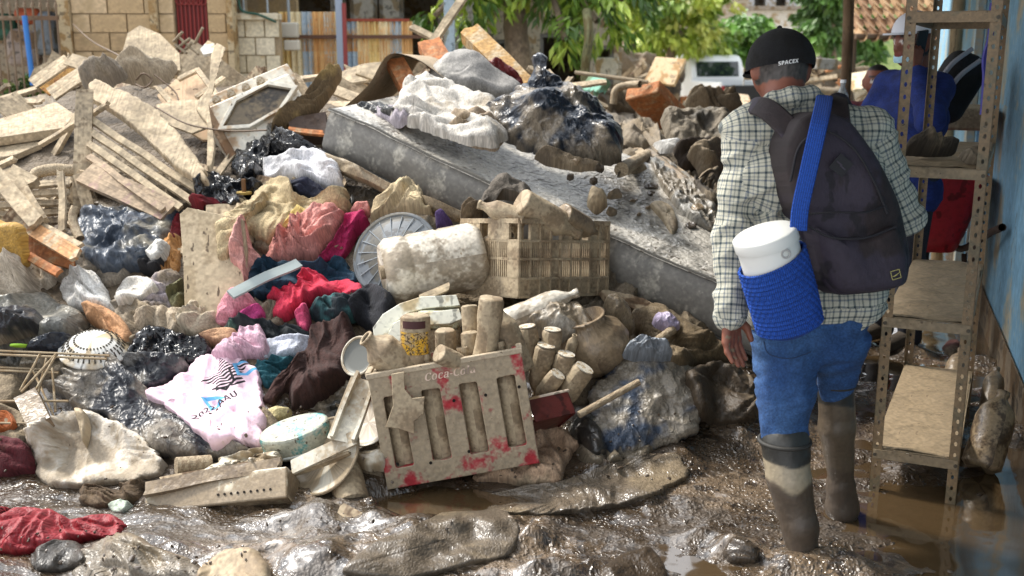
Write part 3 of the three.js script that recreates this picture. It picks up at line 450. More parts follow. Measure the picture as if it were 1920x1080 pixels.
// ---------- materials of the dumped things ----------
const W1 = wood('w1', 0x9c8a70), W2 = wood('w2', 0x7d6b54, { cover: .5 }), W3 = wood('w3', 0xb3a286, { dirt: 0x998971 }), W4 = wood('w4', 0xa5673a, { cover: .25, dirt: 0x9c8264 }), WP = wood('wpink', 0xb08f86, { cover: .5, dirt: 0xa08d74 }), WD2 = wood('wdark', 0x6b5540, { cover: .35 });
const woods = [W1, W2, W3, WD2, W2, WD2];
const cl = (k, c, o) => VC('cl_' + k, c, o);
const sheetM = (k, c, o) => VC('pl_' + k, c, { bump: 'crumple', bs: .012, rough: .4, cover: .3, spots: .12, scale: .5, dirt: 0x8f8370, ...o });
const rags = [cl('rag0', 0x6d604f, { cover: .5 }), cl('rag1', 0x4d453b, { cover: .4 }), cl('rag2', 0x8d806d, { cover: .4 }), cl('rag3', 0x3a3632, { cover: .5 }), cl('rag4', 0x968b7c, { cover: .45 })];

const marks = [[50, 120, 'the iron gate'], [360, 60, 'the red door'], [170, 300, 'the slatted bed'], [540, 200, 'the gas stove'], [730, 140, 'the curled carpet'], [930, 110, 'the timber beam'], [240, 450, 'the grey tarp'], [395, 500, 'the standing board'], [60, 450, 'the yellow chair back'], [570, 430, 'the salmon blouse'], [780, 490, 'the barrel'], [1000, 480, 'the lattice crate'], [850, 780, 'the red crate'], [1050, 230, 'the tied bag'], [1250, 500, 'the mattress end'], [1200, 750, 'the blue grey bag'], [1080, 640, 'the loose bottles'], [390, 750, 'the printed shirt'], [170, 640, 'the colander'], [180, 850, 'the pale sack'], [600, 680, 'the brown shawl'], [560, 800, 'the teal pan'], [700, 260, 'the mattress head'], [1330, 130, 'the white pickup'], [1150, 120, 'the leafy tree'], [1590, 150, 'the wooden pole'], [1250, 360, 'the sloping plywood']];
const near = (x, y) => marks.reduce((b, m) => { const d = Math.hypot(m[0] - x, m[1] - y); return d < b[0] ? [d, m[2]] : b; }, [1e9, ''])[1];
const tone = i => ['tan', 'brown', 'pale', 'dark', 'brown', 'dark'][i % 6];
// ---------- far debris down the street ----------
{
  const far = [[1180, 175], [1120, 150], [1160, 130], [1230, 160], [1215, 190], [1300, 185], [1350, 200], [1290, 215], [1395, 225], [1150, 205], [1080, 170], [1250, 225], [1330, 240], [1200, 240], [1390, 185], [1530, 150], [1560, 170], [1605, 175], [1545, 195], [1620, 200], [1640, 165], [1530, 120], [1560, 125], [1610, 140], [1650, 215], [1110, 190], [1240, 130], [1180, 115]];
  far.forEach(([px, py], i) => { if (px > 1240 && px < 1430) py += 22; // heaps of soaked belongings, one lump after another
    const d = clamp(1.35 / Math.max(.02, -slope(py)) * (.62 + .2 * n3(i * 1.7, 2, 1)), 7.2, 24), r = rr(26, 46), n = 9, poly = []; for (let k = 0; k < n; k++) { const a = k / n * 6.283; poly.push([px + Math.cos(a) * r * rr(.7, 1.3) * 1.3, py + 12 + Math.sin(a) * r * rr(.5, .8)]); }
    drape('sodden_bundle', `${['brown', 'dark', 'tan', 'black', 'grey'][i % 5]} sodden bundle in the street heap near ${near(px, py)}`, 'bundle', rags[i % 5], poly, { d, thick: .05 * d / 7, fold: .05 * d / 8, f: 40 / d, kind: i % 3 ? 'cloth' : 'plastic', soft: 0, nrm: V(0, .5, .86), group: 'bundles in the far street heaps' });
  });
  for (let i = 0; i < 150; i++) {
    const px = i < 118 ? rr(1060, 1420) : rr(1520, 1670), py = i < 118 ? rr(125, 285) : rr(125, 225), d = clamp(1.2 / Math.max(.02, -slope(py)) * .62, 7, 22), l = rr(20, 85), a = rr(-.9, .9); if (px > 1235 && px < 1430 && py < 185) continue;
    plank('splintered_board', `${i % 9 === 4 ? 'orange' : tone(i)} splintered board in the street heap near ${near(px, py)}`, 'board', [px - Math.cos(a) * l / 2, py - Math.sin(a) * l / 2, d + rr(-.3, .3)], [px + Math.cos(a) * l / 2, py + Math.sin(a) * l / 2, d + rr(-.3, .3)], rr(.03, .2), rr(.02, .04), i % 9 === 4 ? W4 : woods[i % 6], { group: 'boards in the far street heaps', roll: rr(-1, 1), lift: .1 });
  }
  const big = (n, l, c, bl, br, tl, dep, m) => { const B = basis(bl, br, tl), g = warp(new RoundedBoxGeometry(B.w, B.h, dep, 3, .02), .012, 5, bl[0]); g.translate(B.w / 2, B.h / 2, -dep / 2); const o = solo(n, l, c, boxUV(g).applyMatrix4(B.m), m); return o; };
  big('cardboard_sheet', 'large tan board leaning beside the white pickup', 'board', [1205, 155, 17], [1262, 160, 16.6], [1215, 105, 17.3], .06, tint('card', 0xc9b08c));
  big('rusty_box', 'rust orange wooden drawer lying in the far street heap', 'drawer', [1170, 190, 9.5], [1232, 172, 9.3], [1168, 168, 9.6], .5, W4);
  big('white_cabinet', 'small white cabinet standing left of the street heap', 'cabinet', [1118, 145, 14], [1160, 145, 14], [1118, 108, 14], .4, tint('whcab', 0xd8d2c4));
  big('pale_plywood', 'pale panel lying before the white pickup', 'panel', [1345, 205, 12], [1420, 215, 12], [1360, 172, 12.6], .05, tint('palep', 0xd8bfa0));
  big('grey_carton', 'grey carton on the debris beyond the pole', 'carton', [1532, 130, 18], [1570, 132, 18], [1532, 108, 18], .4, tint('cart', 0x7d7a74));
  big('cream_sheet', 'cream flat sheet on the debris behind the bottle', 'sheet', [1600, 170, 14], [1660, 160, 14], [1602, 135, 14.4], .05, tint('cremp', 0xd2c2a6));
  big('green_tarp', 'faded green tarp in the heap below the leafy tree', 'tarp', [1085, 170, 10.6], [1120, 172, 10.4], [1100, 142, 10.7], .1, tint('grt', 0x6fa08c));
  solo('long_lath', 'long thin lath lying across the heap below the tree', 'lath', rod(at(1078, 136, 9.6), at(1215, 154, 9.4), .018), W2);
  solo('round_pipe', 'curved grey pipe bend in the far heap', 'pipe', tube([at(1150, 195, 9), at(1155, 168, 9), at(1175, 160, 9), at(1200, 158, 8.9)], .03, 8), coat);
}
// white pickup
{
  const t = thing('pickup_truck', 'white pickup truck with a dark open bed down the street', 'truck', at(1345, 210, 30).setY(-.47)); t.rotation.y = .3;
  const wp = new THREE.MeshPhysicalMaterial({ color: 0xdfe2e4, roughness: .35, clearcoat: .6 }), gl = new THREE.MeshPhysicalMaterial({ color: 0x1a2226, roughness: .08, clearcoat: 1 }), bk = plain('truckblk', 0x1a1c20), ty = plain('tyre', 0x1b1a19, { roughness: .9 });
  // local: z towards us is the tail
  const cab = new THREE.Shape(); cab.moveTo(0, 0); cab.lineTo(0, .5); cab.bezierCurveTo(.1, .95, .2, 1.02, .4, 1.04); cab.lineTo(1.3, 1.04); cab.bezierCurveTo(1.6, 1.02, 1.8, .8, 2.05, .5); cab.lineTo(2.05, 0); const cg = new THREE.ExtrudeGeometry(cab, { depth: 1.5, bevelSize: .06, bevelThickness: .06, bevelSegments: 3 }); cg.rotateY(Math.PI / 2); cg.translate(-.75, .88, -.1);
  part('cab', cg, wp, t); part('rear_window', bx(1.3, .42, .03, 0, 1.62, .0, .01).rotateX(-.18).translate(0, .0, .2), gl, t);
  for (const s of [-1, 1]) { part('bed_side', bx(.09, .55, 1.7, s * .82, 1.02, .85, .03), wp, t); part('side_window', bx(.02, .34, 1.1, s * .83, 1.66, -1, .01), gl, t); for (const z of [.75, -2.5]) { const w = new THREE.CylinderGeometry(.36, .36, .24, 20); w.rotateZ(Math.PI / 2); w.translate(s * .74, .36, z); const tyre = part('wheel', w, ty, t); const r = new THREE.CylinderGeometry(.2, .2, .26, 14); r.rotateZ(Math.PI / 2); r.translate(s * .74, .36, z); part('rim', r, plain('rimg', 0x9a9da0, { metalness: .7, roughness: .4 }), tyre); } part('tail_light', bx(.08, .28, .03, s * .78, 1.06, 1.72, .01), plain('tailr', 0x8a1d1a), t); }
  part('bed_floor', bx(1.6, .06, 1.7, 0, .74, .85), bk, t); part('tailgate', bx(1.5, .46, .06, 0, .98, 1.7, .02), bk, t); part('hood', new RoundedBoxGeometry(1.66, .5, 1.3, 3, .12).translate(0, .98, -2.75), wp, t); part('chassis', bx(1.5, .3, 4.8, 0, .55, -.9), bk, t); part('bumper', bx(1.7, .16, .14, 0, .62, 1.8, .04), plain('bump', 0x9aa0a4, { metalness: .6, roughness: .4 }), t);
}

// ---------- base layer of the heap: rags, laths and broken board everywhere ----------
for (let i = 0; i < 86; i++) {
  const px = rr(-60, 1420), py = mix(150, 860, Math.pow(rnd(), .9)), r = rr(45, 95) * mix(.6, 1.1, py / 900), n = 9, poly = []; for (let k = 0; k < n; k++) { const a = k / n * 6.283; poly.push([px + Math.cos(a) * r * rr(.7, 1.25), py + Math.sin(a) * r * rr(.45, .75)]); }
  if (px > 1330 && py > 640 || px > 1200 && py > 780) continue;
  drape(['muddy_rag', 'muddy_sheet'][i % 2], `crumpled ${i % 2 ? (i % 4 === 1 ? 'dark plastic sheet' : 'pale muddy sheet') : ['brown', '', 'tan', ''][i % 4] + ' mud soaked rag'} buried near ${near(px, py)}`.replace('  ', ' '), i % 2 ? 'sheet' : 'rag', i % 2 ? (i % 4 === 1 ? sheetM('gap', 0x45443f, { cover: .45 }) : rags[4]) : rags[i % 4], poly, { thick: .03, fold: .035, kind: i % 2 ? 'plastic' : 'cloth', dir: rr(0, 3), group: i % 2 ? 'muddy sheets buried in the heap' : 'muddy rags buried in the heap', res: .6 });
}
for (let i = 0; i < 210; i++) {
  const z = i % 3 === 0, px = z ? rr(640, 1080) : rr(-40, 640), py = z ? rr(130, 200) : mix(90, 480, Math.pow(rnd(), 1.25)), l = rr(50, 190), a = rr(-1.2, 1.0);
  const p = [px - Math.cos(a) * l / 2, py - Math.sin(a) * l / 2], q = [px + Math.cos(a) * l / 2, py + Math.sin(a) * l / 2], d = Math.min(hit(px, py, 8.2), 8.2); if (Math.min(p[1], q[1]) < (z ? 125 : px > 440 ? 118 : 88 + rr(0, 40)) || px > 130 && px < 410 && py > 170 && py < 410) continue; const k = i % 4 === 0;
  const wi = (rnd() * 6) | 0; plank(k ? 'broken_plywood' : 'broken_lath', k ? `${tone(wi)} broken plywood piece on the heap near ${near(px, py)}` : `${tone(wi)} broken lath sticking out near ${near(px, py)}`, k ? 'panel' : 'lath', [...p, d + rr(-.12, .25)], [...q, d + rr(-.12, .25)], k ? rr(.15, .38) : rr(.03, .08), k ? .014 : rr(.015, .035), woods[wi], { roll: rr(-.7, .7), bend: k ? rr(-.05, .05) : 0, group: k ? 'broken panels on the heap' : 'broken laths on the heap', lift: .06, rag: .04 });
}

// ---------- back left of the heap ----------
const pk = (name, label, cat, p, q, W, T, m, o) => plank(name, label, cat, p, q, W, T, m, o);
function panelPoly(name, label, cat, poly, dA, dB, T, mat, o = {}) { // flat or bent board with a real thickness, cut to an outline; depth runs from dA (top) to dB (bottom)
  const ys = poly.map(p => p[1]), y0 = Math.min(...ys), y1 = Math.max(...ys), cx = poly.reduce((s, p) => s + p[0], 0) / poly.length, cy = (y0 + y1) / 2, C = at(cx, cy, (dA + dB) / 2);
  const A = at(cx, y0, dA), B = at(cx, y1, dB), Y = A.clone().sub(B).normalize(), X0 = at(cx + 50, cy, (dA + dB) / 2 + (o.dx || 0) * 50).sub(C).normalize(), Z = V().crossVectors(X0, Y).normalize(), X = V().crossVectors(Y, Z), ray = V(), O = V(0, EYE, 0);
  const pts = poly.map(([x, y]) => { ray.copy(at(x, y, 5)).sub(O); const t = C.clone().sub(O).dot(Z) / ray.dot(Z), w = O.clone().addScaledVector(ray, t).sub(C); return new THREE.Vector2(w.dot(X), w.dot(Y)); });
  let g = new THREE.ExtrudeGeometry(new THREE.Shape(o.smooth ? new THREE.SplineCurve([...pts, pts[0]]).getPoints(40) : pts), { depth: T, bevelEnabled: true, bevelSize: .002, bevelThickness: .002, bevelSegments: 1, curveSegments: 4 }); g.translate(0, 0, -T);
  const m = new THREE.Matrix4().makeBasis(X, Y, Z).setPosition(C); raiseQuad({ o: at(Math.min(...poly.map(p => p[0])), y1, dB), X, Y, Z, w: .01, h: .01 });
  if (o.local) return { g: boxUV(g), m, X, Y, Z, C, pts };
  return solo(name, label, cat, boxUV(g).applyMatrix4(m), mat, o.group);
}
panelPoly('plywood_sheet', 'pale torn plywood sheet standing on the ridge before the block wall', 'plywood', [[226, 112], [240, 62], [262, 48], [300, 64], [336, 100], [338, 132], [280, 125]], 7.7, 7.4, .02, W3);
panelPoly('white_plate', 'small white plate standing before the red door', 'plate', [[376, 92], [390, 76], [402, 82], [404, 98], [382, 102]], 7.6, 7.5, .02, tint('whp', 0xdedbd2));
solo('wire_chair', 'broken wire frame tangled before the red door', 'frame', join([[325, 78, 342, 60], [335, 70, 372, 102], [365, 82, 380, 52], [330, 92, 356, 72], [340, 100, 360, 80], [328, 84, 350, 100]].map(([a, b, c, e]) => rod(at(a, b, 7.6), at(c, e, 7.55), .01))), W2);
{ // open drawer at the left
  const t = thing('wooden_box', 'upturned wooden drawer with rusty stained inside at the back left', 'drawer', at(110, 160, 6.9)), W = (n, p, q, w, m) => pk(n, '', '', p, q, w, .018, m, { parent: t, rag: .003 });
  panelPolyPart('bottom_panel', [[70, 160], [128, 116], [160, 128], [92, 178]], 7.0, 6.85, .012, wood('rusty', 0x8a5a2e, { dirt: 0xb08a4a, cover: .4 }), t);
  W('side_rail', [62, 158, 6.85], [128, 112, 6.95], .1, W1); W('side_rail', [128, 112, 6.95], [172, 126, 6.9], .1, W3); W('side_rail', [96, 178, 6.75], [170, 128, 6.85], .12, W1);
}
function panelPolyPart(name, poly, a, b, T, mat, t, o) { const r = panelPoly(name, '', '', poly, a, b, T, mat, { local: true, ...o }), m = shade(new THREE.Mesh(r.g.applyMatrix4(r.m), mat)); m.name = name; scene.add(m); t.attach(m); return m; }
panelPoly('long_board', 'long mud caked board sloping at the far left of the heap', 'board', [[-30, 232], [105, 192], [140, 215], [118, 240], [-30, 262]], 6.6, 6.1, .05, W1);
panelPoly('cracked_board', 'cracked short board below the long sloping board', 'board', [[-20, 275], [55, 256], [76, 270], [30, 290], [-20, 300]], 6.3, 6.0, .03, W3);
pk('round_stake', 'thin round stake leaning on the slatted frame', 'stake', [75, 272, 5.9], [202, 196, 5.75], .025, .025, W1);
pk('tan_stick', 'short tan stick at the far left of the heap', 'stick', [-10, 315, 5.8], [30, 297, 5.75], .03, .03, W1);
drape('grey_bundle', 'small grey cloth bundle by the wooden box', 'bundle', rags[4], [[150, 140], [180, 116], [222, 118], [238, 142], [200, 165], [160, 165]], { thick: .1, d: 6.6, soft: .4 });
drape('crumpled_sack', 'tan crumpled sack among wires on the ridge', 'sack', VC('sack1', 0xc4b49c, { cover: .2 }), [[215, 128], [255, 112], [300, 118], [330, 122], [318, 148], [270, 160], [225, 150]], { thick: .1, fold: .04, d: 6.9, soft: .4 });
solo('wire_loops', 'loose wire loops on the ridge', 'wire', join([tube([at(255, 150, 6.6), at(270, 138, 6.55), at(285, 150, 6.55), at(272, 164, 6.5), at(254, 158, 6.55)], .006, 5, 30), tube([at(290, 140, 6.6), at(330, 175, 6.5), at(335, 200, 6.4)], .005, 5, 20), tube([at(137, 45, 11.3), at(170, 75, 9.5), at(225, 105, 7.4)], .006, 5, 20), tube([at(290, 200, 6.2), at(360, 235, 5.9), at(440, 246, 5.8), at(500, 244, 5.75)], .005, 5, 30)]), plain('wirec', 0x5c4a38));
{ // slatted bed frame
  const t = thing('slatted_bed', 'tipped slatted wooden bed frame with pinkish paint', 'bed frame', at(150, 400, 5.5)), A = (n, p, q, w, th, m, o = {}) => pk(n, '', '', p, q, w, th, m, { parent: t, rag: .006, up: V(.25, .6, .75), ...o });
  A('post', [152, 395, 5.45], [158, 172, 5.75], .085, .05, W2); A('post', [170, 402, 5.4], [150, 330, 5.5], .06, .05, W2);
  const P = [[167, 222, 378, 362, W3], [167, 246, 362, 378, W3], [166, 270, 340, 390, W3], [166, 294, 306, 392, WP]]; P.forEach(([a, b, c, e, m], i) => A('slat', [a, b, 5.72 - i * .06], [c, e, 5.42 - i * .05], .036, .022, m));
  A('rail', [160, 325, 5.46], [318, 398, 5.3], .13, .03, WP); A('rail', [142, 385, 5.5], [168, 326, 5.5], .1, .03, W2);
}
drape('curved_board', 'broad warped board curving down over the slatted frame', 'board', W3, [[160, 180], [178, 150], [230, 172], [290, 205], [345, 262], [393, 338], [376, 346], [330, 318], [262, 250], [200, 205]], { d: (x, y) => 6.0 - (y - 150) * .0032, thick: .03, fold: .004, soft: .4, prof: 12, nrm: V(.1, .6, .78) });
{ const t = thing('cabinet_back', 'tan cabinet back board with thin cross battens', 'cabinet panel', at(360, 265, 6.3)); panelPolyPart('back_board', [[295, 178], [330, 150], [372, 132], [438, 210], [436, 262], [380, 262], [330, 232]], 6.7, 6.25, .015, M('cabb', 0xc9ab8c, { cover: .35, dirt: 0xb59e80, bump: 'wood', scale: .9 }), t); for (const [p, q] of [[[335, 150, 6.6], [372, 132, 6.65]], [[370, 130, 6.62], [440, 222, 6.2]], [[368, 182, 6.4], [420, 145, 6.55]], [[393, 200, 6.3], [418, 192, 6.33]], [[298, 166, 6.5], [338, 215, 6.3]]]) pk('batten', '', '', p, q, .03, .02, W1, { parent: t, rag: .004 }); }
panelPoly('pale_flap', 'pale cream card flap hanging over the cabinet back', 'card', [[294, 196], [350, 186], [385, 190], [398, 235], [360, 250], [300, 228]], 6.3, 6.05, .01, W3);
drape('bent_strip', 'long bent veneer strip curling down the heap', 'strip', W3, [[398, 92], [412, 84], [424, 88], [408, 96], [402, 130], [400, 165], [376, 195], [385, 215], [402, 262], [398, 310], [388, 318], [394, 270], [388, 235], [366, 200], [392, 160]], { c: [392, 200], d: (x, y) => 6.35 - (y - 90) * .003, thick: .012, fold: .004, soft: 0, prof: 10 });
{ // stove on its back
  const B = basis([446, 326, 5.95], [612, 252, 6.15], [452, 170, 6.25]), t = thing('gas_stove', 'white rust streaked gas stove lying tipped on the ridge', 'stove'); pose(t, B); const en = M('enamel', 0xcfc9ba, { dirt: 0x8a6a48, cover: .25, spots: .08, rough: .45, bump: null, scale: .8 });
  part('body', bx(B.w, B.h, .5, B.w / 2, B.h / 2, -.26, .02), en, t); part('edge_trim', bx(.05, B.h + .02, .03, .02, B.h / 2, .0, .008), tint('etrim', 0x7d644a), t);
  const w = [[.1, .62], [.35, .86], [.72, .9], [.92, .72], [.7, .55], [.35, .5]].map(([x, y]) => new THREE.Vector2(x * B.w, y * B.h)), fr = new THREE.Shape(w.map(p => p.clone().sub(new THREE.Vector2(B.w * .5, B.h * .7)).multiplyScalar(1.16).add(new THREE.Vector2(B.w * .5, B.h * .7)))); fr.holes.push(new THREE.Path(w));
  const od = part('oven_door', new THREE.ExtrudeGeometry(fr, { depth: .03, bevelSize: .004, bevelThickness: .004, bevelSegments: 2 }).translate(0, 0, -.003), en, t); const og = new THREE.ShapeGeometry(new THREE.Shape(w)); og.translate(0, 0, .006); part('oven_window', og, M('ovengl', 0x2b241c, { dirt: 0x6d5f48, cover: .35, rough: .3, bump: null }), od);
  const pn2 = part('control_panel', bx(B.w * 1.05, .13, .04, B.w * .55, B.h + .05, -.12, .01).rotateX(0), en, t); for (let i = 0; i < 4; i++) { const k = new THREE.CylinderGeometry(.022, .026, .03, 14); k.rotateX(Math.PI / 2); k.translate(B.w * (.2 + i * .17), B.h + .06, -.085); part('knob', k, tint('knobs', 0x9a8f7c), pn2); }
  part('cooktop', bx(B.w * .7, .012, .36, B.w * .72, B.h + .006, -.32), plain('steel', 0x9fb0b8, { metalness: .5, roughness: .35 }), t);
}
drape('torn_foam', 'torn yellow foam padded panel leaning on the stove', 'foam panel', VC('foam', 0xa58c5a, { dirt: 0x6d5a42, cover: .55, scale: .4 }), [[505, 245], [522, 222], [560, 195], [610, 140], [635, 128], [640, 145], [622, 175], [590, 215], [545, 240]], { d: (x, y) => 5.85 + (x - 505) * .002, thick: .07, fold: .02, soft: .4 });
panelPoly('dark_shelf', 'dark brown shelf board edge beneath the foam panel', 'shelf', [[540, 222], [610, 210], [614, 250], [545, 252]], 5.95, 5.85, .1, tint('dshelf', 0x4a3c34));
pk('orange_batten', 'orange brown batten under the dark shelf board', 'batten', [540, 243, 5.75], [608, 250, 5.75], .03, .02, W4);
{ // curled carpet forming a cave
  const t = thing('curled_carpet', 'stiff beige carpet bent into a dark tent shape', 'carpet', at(730, 200, 6.4)), mk = (pts, dep, m) => { const c = new THREE.CatmullRomCurve3(pts), P = c.getPoints(24), pos = [], idx = [], uv = []; P.forEach((p, i) => { pos.push(p.x, p.y, p.z, p.x + dep.x, p.y + dep.y, p.z + dep.z); uv.push(i * .05, 0, i * .05, dep.length()); if (i) { const a = i * 2 - 2; idx.push(a, a + 1, a + 2, a + 1, a + 3, a + 2); } }); const g = new THREE.BufferGeometry(); g.setAttribute('position', new THREE.Float32BufferAttribute(pos, 3)); g.setAttribute('uv', new THREE.Float32BufferAttribute(uv, 2)); g.setIndex(idx); g.computeVertexNormals(); return g; };
  const B = t.position, k = p => p.sub(B), cm = M('carpet', 0xa08d74, { cover: .35, bump: 'mud', bs: .006 }); cm.side = 2;
  for (const [o, l] of [[0, 1], [.03, 2]]) part('pile', mk([k(at(640, 205, 6.0 + o)), k(at(690, 160, 6.1 + o)), k(at(730, 102 + o * 60, 6.2 + o)), k(at(780, 110 + o * 60, 6.25 + o)), k(at(838, 150, 6.3 + o))], V(.12, -.02, -.9), cm), cm, t);
}
pk('timber_end', 'short orange timber block end inside the carpet tent', 'timber', [740, 116, 6.35], [768, 170, 6.2], .1, .07, W4, { lift: .0 });
pk('timber_stub', 'short thick timber stub standing behind the carpet', 'timber', [805, 84, 7.2], [830, 125, 7.0], .15, .08, W4, { lift: 0 });
pk('timber_beam', 'thick squared timber beam sticking up from the red cloth', 'beam', [880, 62, 6.9], [985, 168, 6.5], .13, .09, wood('w5', 0xa98552, { cover: .3 }), { lift: 0 });
pk('slant_lath', 'long slanting lath leaning towards the awning post', 'lath', [880, -20, 8.4], [805, 90, 8.2], .06, .04, W3, { lift: 0 }); pk('flat_lath', 'flat lath pointing at the sheet fence', 'lath', [772, 50, 8.6], [828, 78, 8.5], .05, .03, W3, { lift: 0 });
drape('red_vinyl', 'dark red vinyl cloth hanging from the timber beam', 'cloth', VC('redvin', 0x7c2a2a, { rough: .4, cover: .2, bump: 'crumple', bs: .01 }), [[902, 128], [935, 112], [960, 128], [982, 155], [960, 168], [930, 150]], { d: 6.45, thick: .05, fold: .03, soft: .4 });

// ---------- mattress and what lies on it ----------
{
  drape('rolled_pad', 'muddy beige padded roll under the grey mattress', 'pad', VC('pad', 0xa08e72, { cover: .4, bump: 'mud', rough: .6 }), [[600, 288], [640, 296], [720, 340], [800, 378], [868, 398], [860, 415], [790, 398], [700, 352], [620, 318], [598, 305]], { d: (x, y) => 5.5 - (x - 600) * .0022, thick: .09, fold: .01, soft: .6, nrm: V(0, .3, .95) });
  const B = basis([600, 284, 5.64], [1430, 680, 4.5], [607, 203, 5.6]), t = thing('mattress', 'long muddy grey mattress sliding down the heap towards the man', 'mattress'); pose(t, B);
  const top1 = M('mattop', 0x77746e, { dirt: 0xb9b4aa, dark: 0x4b443c, cover: .4, spots: .16, rough: .3, bump: 'wet', bs: .012, scale: .8, size: 512 }), face = M('matface', 0x77746e, { dirt: 0xa9a498, dark: 0x3c3a36, cover: .3, spots: .1, streak: .35, rough: .6, bump: 'mud', bs: .003, scale: .6, size: 512 });
  const g = new RoundedBoxGeometry(B.w, B.h, 1.25, 6, .035), p = g.attributes.position; const mk = (top) => { const q = new THREE.BoxGeometry(B.w, top ? .004 : B.h, 1.25, 60, top ? 1 : 6, 30), a = q.attributes.position; for (let i = 0; i < a.count; i++) { let x = a.getX(i), y = a.getY(i), z = a.getZ(i); const dent = .035 * fbm(x * 2, z * 2, 5, 3) - .05 * Math.pow(Math.abs(x / B.w * 2), 6) * 0; if (top || y > B.h * .2) y += dent; if (!top) { const ey = Math.abs(y) / (B.h / 2); z += Math.sign(z) * (Math.abs(z) > .6 ? -.03 * Math.pow(clamp(ey), 4) + .012 * n3(x * 4, y * 9, 1) : 0); } a.setXYZ(i, x, y, z); } q.translate(B.w / 2, top ? B.h + .003 : B.h / 2, -.625); q.computeVertexNormals(); return boxUV(q); };
  part('body', mk(false), face, t); const tp = part('top_cover', mk(true), top1, t); const pip = []; for (let i = 0; i <= 30; i++) pip.push(V(B.w * i / 30, B.h + .004 + .035 * fbm((B.w * i / 30 - B.w / 2) * 2, 1.25, 5, 3), -.012)); part('piping', tube(pip, .009, 6, 90), plain('piping', 0x3f3d38, { roughness: .8 }), t); part('lower_piping', tube(pip.map(v => V(v.x, .005, -.02)), .009, 6, 60), plain('piping'), t);
  for (let i = 0; i <= 110; i++) for (let j = 0; j <= 70; j++) { const q = B.o.clone().addScaledVector(B.X, B.w * i / 110).addScaledVector(B.Y, B.h).addScaledVector(B.Z, -1.25 * j / 70); raise(q.x, q.y, q.z); } for (let i = 0; i <= 110; i++) for (let j = 0; j <= 14; j++) { const q = B.o.clone().addScaledVector(B.X, B.w * i / 110).addScaledVector(B.Y, B.h * j / 14); raise(q.x, q.y, q.z); }
}
drape('base_board', 'muddy wooden bed base edge under the low end of the mattress', 'bed base', WD2, [[1135, 545], [1200, 562], [1300, 615], [1380, 662], [1370, 682], [1290, 645], [1190, 590], [1135, 566]], { thick: .03, fold: .004, lift: .06, prof: 8, soft: .4 });
drape('grey_foam_slab', 'grey foam slab humped behind the white muddy sheet', 'foam', VC('gfoam', 0x9a9690, { bump: 'mud', cover: .3, dirt: 0xc2bdb2, rough: .6 }), [[800, 145], [850, 112], [890, 116], [930, 140], [985, 170], [960, 185], [870, 182], [800, 165]], { d: (x, y) => 6.6 - (y - 110) * .004, thick: .1, fold: .006, soft: .4 });
drape('white_sheet', 'white muddy sheet slumped over the mattress top', 'sheet', VC('wsheet', 0xd2ccc2, { cover: .3, dirt: 0xa99c88, scale: .6 }), [[745, 195], [760, 160], [800, 148], [850, 160], [900, 190], [940, 205], [950, 250], [930, 272], [880, 268], [820, 250], [765, 232], [735, 218]], { d: (x, y) => 6.05 - (y - 150) * .007, thick: .08, fold: .045, f: 8, soft: .5 });
drape('tan_cloth', 'tan wrinkled cloth below the white muddy sheet', 'cloth', cl('tan1', 0xb39f88, { cover: .35 }), [[820, 225], [870, 215], [925, 225], [945, 260], [930, 280], [880, 270], [835, 255]], { d: (x, y) => 5.5 - (y - 215) * .003, thick: .06, fold: .05, f: 14, soft: .4 });
drape('lilac_rag', 'pale lilac rag on the mattress edge', 'rag', cl('lil', 0xb5acb4), [[700, 212], [740, 205], [770, 220], [750, 236], [712, 228]], { thick: .04, fold: .03 });
drape('black_scrap', 'black plastic scrap at the mattress head', 'plastic', sheetM('blk', 0x1c1e22, { cover: .1 }), [[665, 200], [700, 196], [735, 204], [742, 214], [700, 212]], { thick: .04, fold: .02, kind: 'plastic' });
{ // big tied bag
  const bag = sheetM('bigbag', 0x2a3340, { cover: .4, dirt: 0x9a8e7c, spots: .08, rough: .32 }), t = thing('tied_bag', 'bulging tied black bin bag smeared with mud on the mattress', 'bag', at(1045, 300, 5.6)), P = t.position;
  const g1_ = drapeGeo({ poly: [[918, 205], [960, 178], [1010, 165], [1070, 172], [1120, 195], [1160, 240], [1168, 290], [1140, 312], [1080, 308], [1020, 296], [960, 270], [925, 240]], d: (x, y) => 5.75 - (y - 165) * .0035, thick: .24, fold: .028, f: 9, dir: 1.9, kind: 'plastic', prof: 2.2, nrm: V(0, .45, .9), soft: .5 }); g1_.translate(-P.x, -P.y, -P.z); part('sack', g1_, bag, t);
  const g2_ = drapeGeo({ poly: [[985, 185], [990, 150], [1000, 130], [998, 108], [1012, 100], [1026, 112], [1022, 132], [1050, 150], [1062, 180], [1025, 195]], c: [1020, 160], d: 5.6, thick: .12, fold: .035, f: 16, kind: 'plastic', nrm: V(0, .3, .95), soft: 0 }); g2_.translate(-P.x, -P.y, -P.z); part('tied_neck', g2_, bag, t);
}
drape('tan_hem', 'tan cloth hem trailing from under the tied bag', 'cloth', rags[0], [[1000, 292], [1040, 285], [1090, 300], [1130, 312], [1090, 318], [1030, 308]], { thick: .04, fold: .03 });
